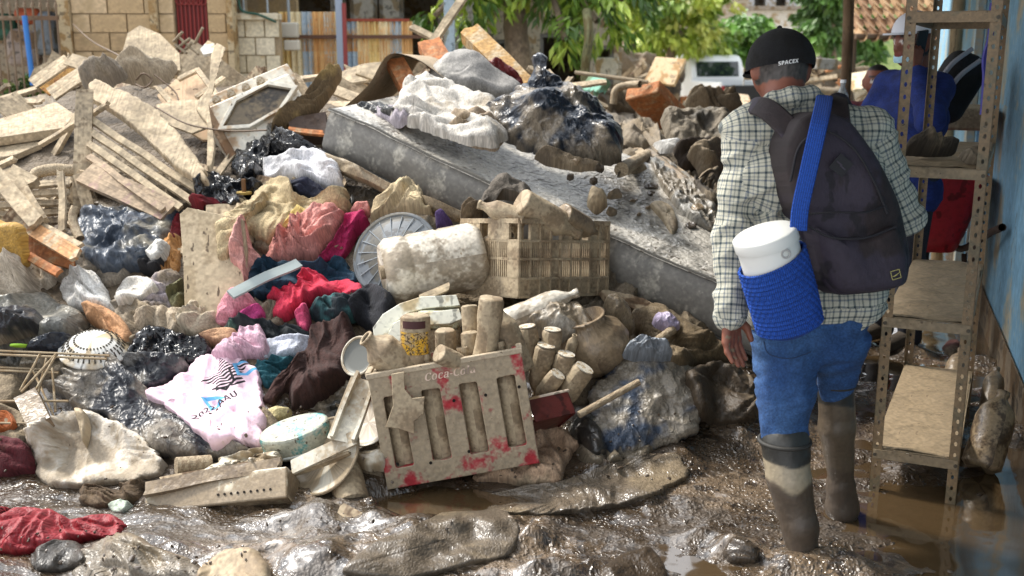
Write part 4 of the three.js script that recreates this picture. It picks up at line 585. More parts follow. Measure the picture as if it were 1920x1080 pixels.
// right of the bag: pipes, tubs, planks, plates in wet mud
bottle('muddy tin can lying open on the mattress end', [1200, 318], [1172, 330], .045, 'beer', coat, { name: 'can', cat: 'can' });
const seg = (n, l, c, p, q, r, m, o = {}) => { const a = pt(p, o.lift ?? .03), b = pt(q, o.lift ?? .03); return solo(n, l, c, o.cone ? rod(a, b, r, 12, r * o.cone) : rod(a, b, r, 10), m, o.group); };
seg('fat_pipe', 'fat mud coated pipe end on the mattress', 'pipe', [1165, 318], [1215, 290], .036, coat); seg('plastic_pipe', 'long muddy plastic pipe sloping beside the man', 'pipe', [1215, 290], [1285, 345], .04, coatWet);
pk('muddy_plywood', 'long muddy panel sloping down behind the man', 'panel', [1215, 300], [1330, 400], .2, .03, coatWet); pk('square_post', 'square post with bolt holes on the mattress end', 'post', [1195, 285], [1245, 350], .06, .05, coat); pk('grey_lath', 'grey lath by the square post', 'lath', [1255, 310], [1345, 375], .05, .025, W2);
drape('checked_bag', 'black checked plastic bag right of the tied bag', 'bag', sheetM('chk', 0x4a453c, { cover: .55, rough: .75 }), [[1240, 222], [1300, 205], [1370, 220], [1375, 270], [1310, 290], [1260, 270]], { d: (x, y) => 7 - (y - 195) * .004, thick: .08, fold: .05, kind: 'plastic', f: 6 });
drape('striped_sack', 'striped brown sack beyond the tied bag', 'sack', VC('strs', 0x82735e, { cover: .5 }), [[1285, 182], [1320, 172], [1370, 178], [1392, 205], [1350, 220], [1300, 210]], { d: 8.6, thick: .1, fold: .06, f: 10 });
drape('white_plate', 'white plate edge showing beyond the mattress', 'plate', VC('wpl', 0xe3e2de, { cover: .12, rough: .4 }), [[1225, 272], [1275, 262], [1275, 278], [1235, 285]], { thick: .04, fold: 0 });
drape('dark_cloak', 'dark brown cloth beyond the tied bag', 'cloth', cl('dkb', 0x3d332a), [[1265, 275], [1330, 268], [1345, 300], [1330, 325], [1280, 315]], { thick: .1, fold: .05 });
drape('mud_shoe', 'mud coated old shoe on the wet mattress', 'shoe', coat, [[1218, 385], [1240, 378], [1262, 395], [1272, 430], [1262, 445], [1246, 425], [1236, 405]], { thick: .06, fold: .006, lift: .02 });
drape('mud_flap', 'pale mud covered plastic flap standing on the mattress', 'plastic', coat, [[1100, 380], [1108, 352], [1130, 358], [1140, 382], [1120, 398]], { thick: .06, fold: .01 });
drape('grey_scraps', 'grey muddy plastic scraps beside the man sleeve', 'plastic', sheetM('gsc', 0x8c8a84, { cover: .5 }), [[1215, 300], [1270, 320], [1335, 380], [1345, 440], [1300, 420], [1250, 370]], { thick: .04, fold: .03, kind: 'plastic' });
for (let i = 0; i < 16; i++) { const px = rr(1060, 1340), py = 330 + (px - 1060) * .33 + rr(-40, 60), a = rnd() * 6.28, l = rr(5, 15); drape('mud_clod', `small ${i % 2 ? 'pale' : 'dark'} clod of wet mud on the mattress`, 'clod', i % 2 ? coatWet : VC('clodk', 0x4d4338, { rough: .3, bump: 'mud' }), [0, 1, 2, 3, 4, 5].map(k => [px + Math.cos(a + k) * l * rr(.6, 1.2), py + Math.sin(a + k) * l * rr(.4, .7)]), { thick: rr(.004, .012), fold: .006, f: 30, soft: 0, group: 'mud clods on the mattress' }); }

// ---------- left middle ----------
{ const t = thing('slatted_chair', 'broken slatted wooden chair at the far left', 'chair', at(60, 430, 5.3)); for (let i = 0; i < 5; i++) pk('slat', '', '', [-20, 352 + i * 18, 5.35], [130, 342 + i * 18, 5.35], .035, .02, i % 2 ? W1 : W2, { parent: t }); pk('leg', '', '', [115, 318, 5.2], [118, 435, 5.0], .03, .025, W1, { parent: t }); pk('leg', '', '', [-15, 320, 5.1], [70, 420, 4.9], .075, .04, W1, { parent: t }); pk('leg', '', '', [35, 340, 5.1], [82, 415, 4.95], .05, .04, W2, { parent: t }); const bk = thing('wooden_hoop', 'bent round wooden rim lying behind the broken chair', 'rim', at(95, 345, 5.45)), P = bk.position; part('rim_wood', tube([at(60, 345, 5.4).sub(P), at(68, 326, 5.42).sub(P), at(100, 318, 5.45).sub(P), at(135, 320, 5.5).sub(P)], .032, 8), W1, bk); pk('short_plank', 'short nailed plank on the broken chair', 'plank', [15, 325, 5.25], [60, 350, 5.2], .09, .05, W1); }
solo('foam_tube', 'bent muddy foam tube standing by the grey tarp', 'tube', tube([at(142, 388, 5.0), at(136, 405, 4.98), at(140, 425, 4.95), at(150, 448, 4.9)], .022, 8), coat);
panelPoly('dark_board', 'shadowed brown board inside the tipped drawer', 'board', [[48, 442], [138, 478], [140, 505], [50, 480]], 4.95, 4.85, .02, W4);
{ const t = thing('long_box', 'tipped orange wood drawer at the left of the tarp', 'drawer', at(90, 480, 4.85)); pk('side', '', '', [42, 420, 4.95], [146, 478, 4.75], .07, .02, wood('w6', 0xb08358, { cover: .3 }), { parent: t }); pk('side', '', '', [45, 410, 5.0], [148, 462, 4.82], .04, .02, W1, { parent: t }); pk('side', '', '', [50, 478, 4.8], [110, 512, 4.7], .04, .02, W4, { parent: t }); }
drape('yellow_chair_back', 'faded yellow moulded chair back at the left edge', 'chair back', VC('yel', 0xc69a45, { cover: .18, dirt: 0xb08c50, rough: .6 }), [[-30, 420], [20, 416], [45, 428], [50, 465], [52, 498], [10, 505], [-30, 500]], { d: 4.75, thick: .07, fold: 0, prof: 6, nrm: V(0, .2, .98) });
drape('cream_sheet_cloth', 'cream cloth heaped at the left edge below the yellow chair back', 'cloth', cl('crm', 0xd2c4b0), [[-40, 500], [30, 470], [90, 500], [110, 530], [60, 560], [-40, 575]], { thick: .09, fold: .06 });
drape('grey_tarp', 'blue grey crumpled plastic tarp draped below the slatted frame', 'tarp', sheetM('tarp1', 0x4d5663, { cover: .34, dirt: 0x9d9583, spots: .14 }), [[140, 470], [165, 410], [190, 402], [240, 400], [300, 394], [342, 396], [332, 440], [312, 470], [285, 505], [232, 515], [205, 520], [170, 495]], { thick: .12, fold: .035, f: 7, kind: 'plastic', dir: .9 });
drape('white_towel', 'white soiled towel hanging down below the grey tarp', 'towel', cl('wht', 0xe2dfd9, { cover: .1 }), [[138, 500], [180, 512], [200, 545], [215, 590], [170, 590], [130, 580], [110, 540]], { thick: .07, fold: .045 });
drape('orange_cloth', 'orange striped cloth hanging beside the standing board', 'cloth', cl('org', 0xc08a50), [[312, 455], [338, 440], [340, 500], [325, 525], [292, 520]], { thick: .05, fold: .04, f: 14 });
drape('dark_red_strip', 'dark red cloth strip behind the standing board', 'cloth', cl('drs', 0x7d1722, { cover: .08 }), [[318, 445], [330, 405], [340, 402], [342, 440], [325, 450]], { thick: .04, fold: .02 });
drape('black_cloth_small', 'small black cloth below the grey tarp', 'cloth', cl('bks', 0x17161a, { cover: .1 }), [[258, 495], [278, 480], [305, 485], [300, 515], [270, 512]], { thick: .05, fold: .03 });
drape('white_scrap', 'crumpled white scrap on the grey tarp edge', 'scrap', cl('whs', 0xd9d6ce), [[272, 475], [295, 452], [318, 458], [310, 485], [285, 490]], { thick: .05, fold: .03 });
for (const [l, c, poly, n] of [['pale lavender muddy shirt left of the standing board', 0xb9aeb4, [[268, 555], [300, 520], [335, 510], [345, 540], [330, 590], [290, 610], [262, 595]], 'shirt'], ['white pillow case left of the standing board', 0xe0dad0, [[215, 560], [232, 525], [280, 522], [295, 540], [260, 565], [225, 575]], 'pillowcase'], ['olive camouflage cloth left of the standing board', 0x6d6a48, [[312, 545], [345, 528], [352, 575], [330, 595]], 'cloth'], ['tan blanket heap below the standing board', 0xb5a58e, [[250, 600], [300, 585], [350, 590], [400, 600], [395, 635], [330, 648], [270, 640]], 'blanket'], ['beige sheet fold below the standing board', 0xc2b49c, [[330, 600], [370, 575], [410, 590], [420, 620], [370, 640]], 'sheet']]) drape(n, l, n, cl('lm' + c, c, { cover: .3 }), poly, { thick: .05, fold: .04, f: 13, dir: rr(0, 3) });
{ // standing board with streaks
  const t = panelPoly('standing_board', 'tall muddy chipboard standing upright among the clothes', 'board', [[338, 402], [352, 390], [455, 412], [462, 470], [455, 560], [450, 600], [348, 600], [345, 500]], 4.85, 4.6, .03, M('stand', 0x9c8b70, { dirt: 0xae9e84, dark: 0x3d3226, cover: .4, spots: .12, streak: .3, scale: .6, bump: 'mud', bs: .004 }));
  for (let i = 0; i <= 30; i++) for (let j = 0; j <= 30; j++) { const q = at(340 + i * 4, 400 + j * 6.6, 4.83 - j * .007); raise(q.x, q.y, q.z); }
}
drape('grey_plastic_left', 'large dirty grey plastic sheet at the left edge', 'plastic sheet', sheetM('gp', 0x73726c, { cover: .4, dirt: 0xa8a294 }), [[-40, 580], [30, 562], [90, 556], [120, 575], [165, 600], [140, 640], [60, 655], [-40, 670]], { thick: .08, fold: .035, kind: 'plastic', f: 6 });
drape('dark_fold', 'dark plastic fold at the left edge', 'plastic sheet', sheetM('df', 0x33353a, { cover: .4 }), [[-40, 600], [40, 575], [75, 590], [70, 620], [10, 640], [-40, 650]], { thick: .05, fold: .03, kind: 'plastic' });
drape('peach_cloth', 'peach cloth fold above the white colander', 'cloth', cl('pch', 0xbf8f66), [[155, 572], [190, 575], [230, 600], [250, 630], [235, 655], [200, 625], [165, 600]], { thick: .06, fold: .02 });

// thin wrappers and strips tangled round the tied bag and mattress end
for (const [l, m, poly, k] of [['tan torn cloth bunched right of the tied bag', rags[2], [[1165, 245], [1200, 228], [1235, 240], [1240, 270], [1195, 285], [1170, 275]], 'cloth'], ['grey torn plastic right of the tied bag', sheetM('gtp', 0x8a8780, { cover: .4 }), [[1190, 205], [1230, 190], [1265, 205], [1255, 232], [1215, 238]], 'plastic'], ['brown muddy cloth behind the tied bag', rags[0], [[1120, 180], [1160, 168], [1200, 185], [1190, 215], [1150, 212]], 'cloth'], ['pale muddy curtain lying beyond the mattress end', rags[4], [[1290, 285], [1340, 262], [1400, 285], [1390, 330], [1330, 345]], 'cloth'], ['dark muddy blanket beyond the mattress end', rags[1], [[1300, 340], [1350, 330], [1395, 360], [1390, 400], [1340, 390]], 'cloth']]) drape('torn_cloth', l, 'cloth', m, poly, { thick: .06, fold: .05, f: 10, kind: k, group: undefined });

// ---------- black bags and clothes in the middle ----------
drape('black_bin_bag', 'shiny black bin bag below the tipped stove', 'bag', sheetM('bb', 0x14161b, { cover: .05, rough: .22 }), [[446, 270], [500, 238], [545, 250], [600, 280], [606, 292], [560, 297], [505, 300], [492, 330], [450, 350], [436, 310]], { thick: .12, fold: .03, f: 8, kind: 'plastic' });
drape('black_bin_liner', 'crumpled black bin liner left of the beige hoodie', 'bag', sheetM('bb'), [[365, 345], [400, 328], [440, 345], [495, 345], [480, 375], [440, 388], [400, 402], [370, 388]], { thick: .07, fold: .03, f: 12, kind: 'plastic' });
drape('red_scrap', 'small dark red cloth below the bin liner', 'cloth', cl('drs'), [[352, 378], [375, 372], [410, 375], [415, 388], [370, 390]], { thick: .03, fold: .02 });
drape('white_cloth', 'white cloth bundle under the black bin bag', 'cloth', cl('wh2', 0xdedde0, { cover: .06 }), [[496, 302], [560, 294], [604, 284], [630, 305], [645, 348], [620, 362], [570, 350], [545, 340], [498, 335]], { thick: .08, fold: .035 });
drape('navy_cloth', 'navy blue cloth below the white bundle', 'cloth', cl('nvy', 0x1b2036, { cover: .05 }), [[538, 345], [565, 334], [590, 345], [612, 360], [645, 370], [655, 382], [600, 382], [556, 376]], { thick: .06, fold: .03 });
{ const t = thing('copper_fitting', 'small brass pipe fitting beside the black bin liner', 'fitting', pt([458, 366])); part('stem', new THREE.CylinderGeometry(.011, .011, .07, 10).translate(0, .05, 0), plain('cop', 0x6a4a2c), t); part('flange', new THREE.CylinderGeometry(.04, .04, .012, 14).translate(0, .012, 0), plain('brs', 0x9a8040), t); }
drape('cream_shoe', 'cream slipper on top of the standing board', 'slipper', cl('crs', 0xcfc4ac), [[350, 402], [372, 395], [388, 402], [392, 414], [360, 412]], { thick: .04, fold: .004, lift: .03 });
const hood = cl('hood', 0xbba883, { cover: .16, dirt: 0xa8946e });
drape('beige_trousers', 'beige folded trousers right of the grey fan disc', 'trousers', cl('bt', 0xc6b38e, { cover: .12 }), [[693, 412], [700, 380], [730, 358], [765, 342], [792, 362], [798, 388], [812, 398], [760, 396], [720, 402]], { thick: .08, fold: .035, dir: 2.2 });
drape('beige_hoodie', 'beige hoodie spread over the standing board', 'hoodie', hood, [[455, 408], [485, 362], [508, 338], [545, 346], [556, 374], [600, 380], [650, 364], [662, 385], [655, 402], [600, 412], [560, 424], [530, 446], [505, 458], [480, 448], [462, 428]], { thick: .07, fold: .028, f: 10, dir: .5 });
drape('hoodie_sleeve_cloth', 'beige sweatshirt sleeve hanging over the standing board', 'sweatshirt', hood, [[406, 424], [440, 395], [478, 372], [500, 366], [498, 384], [462, 408], [440, 440], [430, 486], [408, 484]], { thick: .05, fold: .02, dir: .9 });
drape('yellow_cloth', 'pale yellow cloth with a dark tag among the clothes', 'cloth', cl('yl', 0xc9b069, { cover: .1 }), [[525, 430], [545, 400], [565, 388], [590, 400], [570, 430], [545, 445]], { thick: .04, fold: .03 });
const salmon = cl('sal', 0xd9948a, { cover: .08, dirt: 0xc09080 });
drape('salmon_blouse', 'salmon pink wrinkled blouse in the clothes pile', 'blouse', salmon, [[495, 488], [525, 445], [558, 418], [590, 400], [632, 395], [650, 410], [640, 435], [620, 465], [590, 490], [545, 500], [510, 502]], { thick: .07, fold: .045, f: 16, dir: .7 });
drape('pink_sleeve', 'pale salmon top hanging down over the standing board', 'top', cl('sal2', 0xe0a69c, { cover: .06 }), [[430, 480], [440, 430], [458, 410], [468, 445], [480, 480], [500, 500], [480, 520], [462, 540], [452, 510]], { thick: .05, fold: .03, dir: .2 });
drape('salmon_scarf', 'small salmon knotted cloth beside the beige trousers', 'scarf', salmon, [[655, 402], [668, 382], [690, 380], [694, 400], [676, 410]], { thick: .05, fold: .03 });
drape('magenta_shirt', 'bright magenta shirt between blouse and fan disc', 'shirt', cl('mag', 0xb01d58, { cover: .03 }), [[592, 492], [612, 465], [640, 436], [652, 405], [678, 402], [694, 418], [670, 440], [655, 475], [640, 492], [612, 496]], { thick: .06, fold: .03, dir: 2.4 });
drape('purple_cloth', 'purple cloth scrap behind the muddy barrel', 'cloth', cl('pur', 0x4a3566, { cover: .05 }), [[815, 398], [828, 394], [850, 420], [840, 432], [820, 430]], { thick: .04, fold: .015, lift: .04 });
{ // fan disc
  const c = at(742, 478, 4.72), t = thing('fan_disc', 'grey plastic fan disc with radial ribs behind the barrel', 'fan disc', c), gm = tint('fang', 0x575d63, { roughness: .45, bump: null }), g = new THREE.LatheGeometry([[.015, .03], [.1, .022], [.17, .004], [.195, 0], [.205, .008], [.205, -.008], [.19, -.012], [.015, .012]].map(([r, y]) => new THREE.Vector2(r, y)), 48);
  part('disc', g, gm, t); for (let i = 0; i < 20; i++) { const a = i / 20 * 6.283; part('rib', rod(V(Math.cos(a) * .03, .032, Math.sin(a) * .03), V(Math.cos(a) * .185, .006, Math.sin(a) * .185), .0025, 5), plain('fanrib', 0x7b8288), t); } part('hub', new THREE.CylinderGeometry(.028, .03, .02, 18).translate(0, .038, 0), gm, t);
  t.quaternion.setFromUnitVectors(V(0, 1, 0), V(-.28, .5, .8).normalize());
  for (let i = 0; i < 40; i++) for (let j = 0; j < 12; j++) { const q = V(Math.cos(i * .157) * j * .017, 0, Math.sin(i * .157) * j * .017).applyQuaternion(t.quaternion).add(c); raise(q.x, q.y, q.z); }
}
function lathe(prof, n = 28) { const g = new THREE.LatheGeometry(prof.map(([r, y]) => new THREE.Vector2(Math.max(r, .0004), y)), n), u = g.attributes.uv, R = Math.max(...prof.map(p => p[0])), H = prof[prof.length - 1][1]; for (let i = 0; i < u.count; i++) u.setXY(i, u.getX(i) * 6.28 * R, g.attributes.position.getY(i)); return g; }
{ // barrel lying on its side
  const a = at(718, 512, 4.5), b = at(905, 478, 4.62), L = a.distanceTo(b), R = .148, t = thing('plastic_barrel', 'mud splashed ribbed plastic barrel lying beside the crate', 'barrel', a);
  const g = lathe([[.02, .01], [R * .62, .0], [R * .66, .02], [R * .8, .0], [R * .97, .03], [R, .07], [R, L * .22], [R * .95, L * .25], [R * .95, L * .28], [R, L * .31], [R, L * .55], [R * .96, L * .58], [R, L * .62], [R, L * .9], [R * .9, L * .98], [.01, L]], 40); part('drum', warp(g, .004, 14, 2), M('barrel', 0x928674, { dirt: 0xc9c2b4, dark: 0x77654c, cover: .34, spots: .06, bump: 'mud', bs: .006, rough: .45, scale: .5 }), t);
  part('bung', new THREE.CylinderGeometry(.03, .03, .03, 14).translate(0, -.005, R * .4), coat, t); t.quaternion.setFromUnitVectors(V(0, 1, 0), b.clone().sub(a).normalize()); t.updateMatrixWorld(); raiseGeo(t.children[0].geometry, t.matrixWorld);
}
drape('teal_jeans', 'dark teal blue trousers across the clothes pile', 'trousers', cl('tj', 0x1c3f55, { cover: .05 }), [[463, 532], [478, 498], [520, 492], [560, 502], [600, 496], [640, 486], [662, 505], [670, 530], [640, 536], [585, 536], [545, 552], [482, 566], [468, 550]], { thick: .07, fold: .035, f: 12 });
drape('coral_shirt', 'coral red shirt knotted over the teal trousers', 'shirt', cl('cor', 0xcf2f4c, { cover: .03 }), [[555, 518], [575, 505], [600, 514], [622, 530], [652, 528], [680, 541], [682, 555], [640, 560], [604, 556], [588, 572], [562, 594], [540, 604], [510, 598], [522, 572], [500, 564], [530, 548], [572, 534]], { thick: .07, fold: .035, f: 13, c: [580, 552] });
drape('pale_pink_shirt', 'pale pink shirt at the foot of the standing board', 'shirt', cl('pps', 0xe39aa6, { cover: .08 }), [[402, 606], [414, 566], [450, 546], [476, 556], [484, 578], [452, 592], [430, 614]], { thick: .06, fold: .035 });
drape('fuchsia_cloth', 'fuchsia cloth below the pale pink shirt', 'cloth', cl('fuc', 0xd0488c, { cover: .06 }), [[425, 616], [448, 590], [486, 572], [496, 592], [462, 616]], { thick: .05, fold: .03 });
drape('pink_cloth_end', 'bright pink cloth end below the coral shirt', 'cloth', cl('pce', 0xd9527a, { cover: .05 }), [[552, 590], [575, 572], [584, 600], [580, 630], [566, 626]], { thick: .05, fold: .025 });
drape('patterned_blouse', 'dark green patterned blouse right of the coral shirt', 'blouse', VC('pat', 0x18262e, { dirt: 0x3d6f72, dark: 0x101418, cover: .42, spots: .2, scale: .18 }), [[580, 582], [600, 560], [650, 556], [674, 568], [668, 600], [622, 610], [590, 606]], { thick: .06, fold: .035, f: 15 });
drape('black_trousers', 'black trousers beside the white iron', 'trousers', cl('bt2', 0x20222a, { cover: .06 }), [[650, 570], [668, 545], [700, 534], [738, 560], [742, 582], [712, 622], [682, 614], [664, 598]], { thick: .06, fold: .025 });
drape('dark_print_cloth', 'dark flowered cloth in the clothes pile', 'cloth', VC('dpc', 0x1c2428, { dirt: 0x5d7d70, cover: .3, scale: .15 }), [[415, 616], [445, 596], [482, 602], [525, 612], [572, 620], [584, 636], [505, 640], [430, 632]], { thick: .05, fold: .03 });
drape('tan_tights', 'tan tights crumpled above the pink printed shirt', 'tights', cl('tnl', 0xc29a78), [[372, 630], [400, 620], [445, 622], [448, 645], [405, 652], [380, 645]], { thick: .05, fold: .015 });
plank('clear_tray', 'clear plastic strip tray lying on the teal trousers', 'tray', [432, 553], [560, 492], .05, .012, new THREE.MeshPhysicalMaterial({ color: 0xb9c4c2, roughness: .25, transmission: .5, thickness: 0 }), { lift: .05, rag: 0 });
drape('white_shirt_under', 'white blue shirt below the patterned clothes', 'shirt', cl('wsu', 0xcfd3e0, { cover: .08 }), [[486, 648], [520, 634], [582, 632], [580, 668], [535, 678], [495, 676]], { thick: .04, fold: .025 });
drape('teal_cloth', 'teal green cloth under the brown shawl', 'cloth', cl('tc', 0x1f5a66, { cover: .06 }), [[470, 694], [500, 674], [565, 672], [560, 694], [525, 720], [500, 732], [486, 712]], { thick: .05, fold: .03, f: 18 });
drape('brown_shawl', 'dark brown wool shawl hanging over the clothes', 'shawl', cl('shw', 0x3f2722, { cover: .04, rough: 1 }), [[494, 752], [520, 712], [560, 680], [580, 640], [584, 612], [620, 600], [656, 605], [670, 640], [674, 685], [645, 722], [602, 752], [545, 770], [540, 735], [505, 768]], { c: [610, 680], thick: .1, fold: .035, f: 9, dir: .4 });

// ---------- left front ----------
drape('black_bag_left', 'torn black plastic bag left of the pink printed shirt', 'bag', sheetM('bb'), [[238, 676], [258, 634], [290, 616], [332, 624], [382, 640], [404, 656], [382, 684], [330, 694], [270, 694]], { thick: .06, fold: .03, f: 11, kind: 'plastic' });
drape('speckled_sheet', 'mud speckled black plastic sheet beside the pink printed shirt', 'plastic sheet', sheetM('spk', 0x24272f, { cover: .38, dirt: 0x807c76, scale: .2, spots: 0 }), [[205, 676], [255, 664], [330, 668], [356, 690], [310, 722], [262, 738], [225, 710]], { thick: .03, fold: .015, kind: 'plastic' });
{ // white colander
  const c = at(176, 655, 4.3), t = thing('colander', 'white plastic colander lying upside down on black plastic', 'colander', c), R = .135, pw = tint('colw', 0xd9d7d0, { bump: null, roughness: .5 });
  part('bowl', lathe([[.0, .06], [.05, .058], [.085, .048], [.112, .028], [R, .004], [R + .012, 0], [R + .012, -.01], [R, -.012]], 40), pw, t); const sl = []; for (let k = 0; k < 3; k++) for (let i = 0; i < 34; i++) { const a = i / 34 * 6.283, r = [.124, .105, .078][k], b = new THREE.BoxGeometry(.006, .003, [.024, .016, .01][k]); b.rotateX([.95, .7, .35][k]); b.translate(0, [.022, .037, .052][k], r); b.rotateY(a); sl.push(b); } part('drain_slots', join(sl), plain('slot', 0x3a352c), t); t.rotation.set(.3, 0, -.12); t.scale.setScalar(.95);
}
solo('green_ring', 'lime green plastic ring beside the colander', 'ring', new THREE.TorusGeometry(.03, .006, 8, 24).rotateX(1.2).translate(...pt([36, 648], .03).toArray()), plain('lime', 0x86b02c));
drape('navy_plastic', 'dark navy plastic scrap over the wire rack', 'plastic', sheetM('nvp', 0x1e2532, { cover: .15 }), [[52, 658], [75, 632], [120, 628], [150, 640], [185, 660], [140, 664], [100, 664]], { thick: .05, fold: .02, kind: 'plastic', lift: .03 });
{ const t = thing('wire_rack', 'rusty bent wire rack at the left edge', 'rack', at(60, 760, 4.05)), P = t.position, W = (a, b, c, e, d1, d2, r = .005) => part('wire', rod(at(a, b, d1).sub(P), at(c, e, d2).sub(P), r, 6), tint('rackw', 0x9a8a70, { bump: null }), t); for (const [a, b, c, e, d1, d2] of [[-20, 657, 205, 667, 4.2, 4.18], [-20, 664, 200, 673, 4.12, 4.12], [-20, 688, 130, 695, 4.25, 4.25], [-20, 694, 110, 699, 4.2, 4.2], [-20, 752, 128, 752, 4.0, 4.0], [-20, 793, 70, 794, 3.95, 3.95], [105, 664, 40, 735, 4.12, 4.0], [88, 668, 70, 745, 4.15, 4.0], [104, 668, 56, 750, 4.1, 3.98], [75, 664, 38, 732, 4.12, 4.02], [98, 690, 104, 772, 4.15, 3.98], [60, 690, 105, 790, 4.2, 3.95]]) W(a, b, c, e, d1, d2); }
drape('grey_folded_sheet', 'stiff muddy black and grey plastic sheet folded over the left front', 'plastic sheet', sheetM('gfs', 0x30333a, { cover: .5, dirt: 0x8e8578, scale: .35, spots: .08 }), [[92, 724], [145, 690], [196, 662], [218, 672], [245, 700], [285, 738], [350, 790], [420, 828], [474, 852], [440, 866], [300, 858], [245, 826], [205, 790], [150, 772]], { thick: .05, fold: .014, f: 7, kind: 'plastic', tension: .2 });
pk('brick_block', 'muddy brown block under the wire rack', 'block', [52, 745, 4.0], [78, 802, 3.88], .085, .06, coatWet, { lift: .02, rag: .004 });
drape('pale_muddy_sack', 'large pale sack soaked with mud at the left front', 'sack', M('pms', 0xc6beb1, { dirt: 0x8c7f6c, cover: .36, spots: .06, scale: .4, rough: .7 }), [[50, 806], [110, 782], [165, 770], [235, 800], [300, 850], [312, 884], [280, 902], [200, 914], [125, 918], [78, 908], [62, 852]], { thick: .04, fold: .03, f: 8 });
drape('fold_flap', 'dirty tan flap standing on the pale sack', 'flap', coat, [[140, 768], [160, 772], [168, 800], [160, 838], [150, 800]], { thick: .03, fold: .006, lift: .03 });
drape('dark_red_cloth', 'dark red cloth at the left edge beside the pale sack', 'cloth', cl('drc', 0x571820, { cover: .3 }), [[-30, 830], [10, 822], [50, 832], [66, 880], [40, 892], [-30, 895]], { thick: .05, fold: .035 });
drape('orange_rag', 'orange rag at the left edge under the wire rack', 'rag', cl('ora', 0xa85c2a, { cover: .2 }), [[-20, 775], [15, 770], [30, 795], [10, 812], [-20, 810]], { thick: .05, fold: .03 });
drape('bead_string', 'knotted wet brown hair like rag before the pale sack', 'rag', cl('hair', 0x5c4a35, { cover: .3 }), [[148, 920], [180, 912], [220, 925], [262, 905], [280, 915], [250, 945], [200, 955], [155, 950]], { thick: .05, fold: .03, f: 24 });
drape('mint_scrap', 'pale mint plastic scrap in the mud before the sack', 'scrap', cl('mint', 0xb8c4b4), [[200, 945], [225, 936], [248, 945], [238, 962], [212, 962]], { thick: .03, fold: .02 });
{ // pink printed shirt
  const print = document.createElement('canvas'); print.width = print.height = 512; const x = print.getContext('2d'); x.fillStyle = '#dcc0cc'; x.fillRect(0, 0, 512, 512);
  for (let i = 0; i < 1500; i++) { x.fillStyle = `rgba(${150 + rr(-20, 20) | 0},${128 + rr(-20, 20) | 0},${112 + rr(-20, 20) | 0},${rr(.02, .16).toFixed(2)})`; const r = rr(1, 5); x.beginPath(); x.arc(rnd() * 512, rnd() * 512, r, 0, 7); x.fill(); }
  x.save(); x.translate(300, 175); x.rotate(-.5); x.strokeStyle = '#17161a'; x.fillStyle = '#17161a';
  const star = (R, r) => { x.beginPath(); for (let i = 0; i < 10; i++) { const a = -Math.PI / 2 + i * Math.PI / 5, q = i % 2 ? r : R; x.lineTo(q * Math.cos(a), q * Math.sin(a)); } x.closePath(); };
  x.save(); star(120, 50); x.clip(); for (let k = -9; k < 4; k++) x.fillRect(-130, k * 15, 260, 8); x.restore(); x.lineWidth = 9; x.beginPath(); x.moveTo(-70, 30); x.lineTo(-20, 60); x.lineTo(20, 30); x.lineTo(20, -20); x.lineTo(120, -70); x.stroke(); x.strokeStyle = '#5fa3cf'; x.lineWidth = 13; x.strokeRect(45, -40, 85, 55); x.beginPath(); x.moveTo(-110, 50); x.lineTo(-95, 125); x.lineTo(-45, 95); x.closePath(); x.stroke(); x.restore();
  x.save(); x.translate(225, 385); x.rotate(-.72); x.font = 'bold 42px sans-serif'; x.fillStyle = '#1a181c'; x.fillText('2022 AAU', 0, 0); x.restore();
  const ct = new THREE.CanvasTexture(print); ct.colorSpace = THREE.SRGBColorSpace; const mt = new THREE.MeshStandardMaterial({ map: ct, roughness: .92, bumpMap: BUMP.cloth, bumpScale: .003 });
  const o = drape('printed_shirt', 'pale pink shirt printed with a striped star and 2022 AAU', 'shirt', mt, [[278, 738], [345, 702], [380, 668], [440, 658], [478, 690], [492, 722], [496, 758], [500, 832], [470, 840], [440, 828], [400, 842], [378, 822], [345, 792], [305, 764]], { thick: .05, fold: .018, f: 8, dir: .3, w: .7, tension: .35 });
  const u = o.geometry.attributes.uv; let a = 1e9, b = -1e9, c = 1e9, e = -1e9; for (let i = 0; i < u.count; i++) { a = Math.min(a, u.getX(i)); b = Math.max(b, u.getX(i)); c = Math.min(c, u.getY(i)); e = Math.max(e, u.getY(i)); } for (let i = 0; i < u.count; i++) u.setXY(i, (u.getX(i) - a) / (b - a), (u.getY(i) - c) / (e - c));
}
drape('pink_shirt_sleeve', 'pale pink sweatshirt bunched above the printed shirt', 'sweatshirt', cl('pss', 0xdcb6c6, { cover: .1 }), [[392, 664], [425, 645], [462, 628], [492, 614], [504, 655], [486, 674], [432, 674]], { thick: .06, fold: .03 });
drape('cream_bowl_cloth', 'cream cloth behind the teal pan', 'cloth', cl('cbc', 0xcfc08e), [[496, 772], [520, 764], [545, 768], [540, 785], [505, 792]], { thick: .05, fold: .01 });
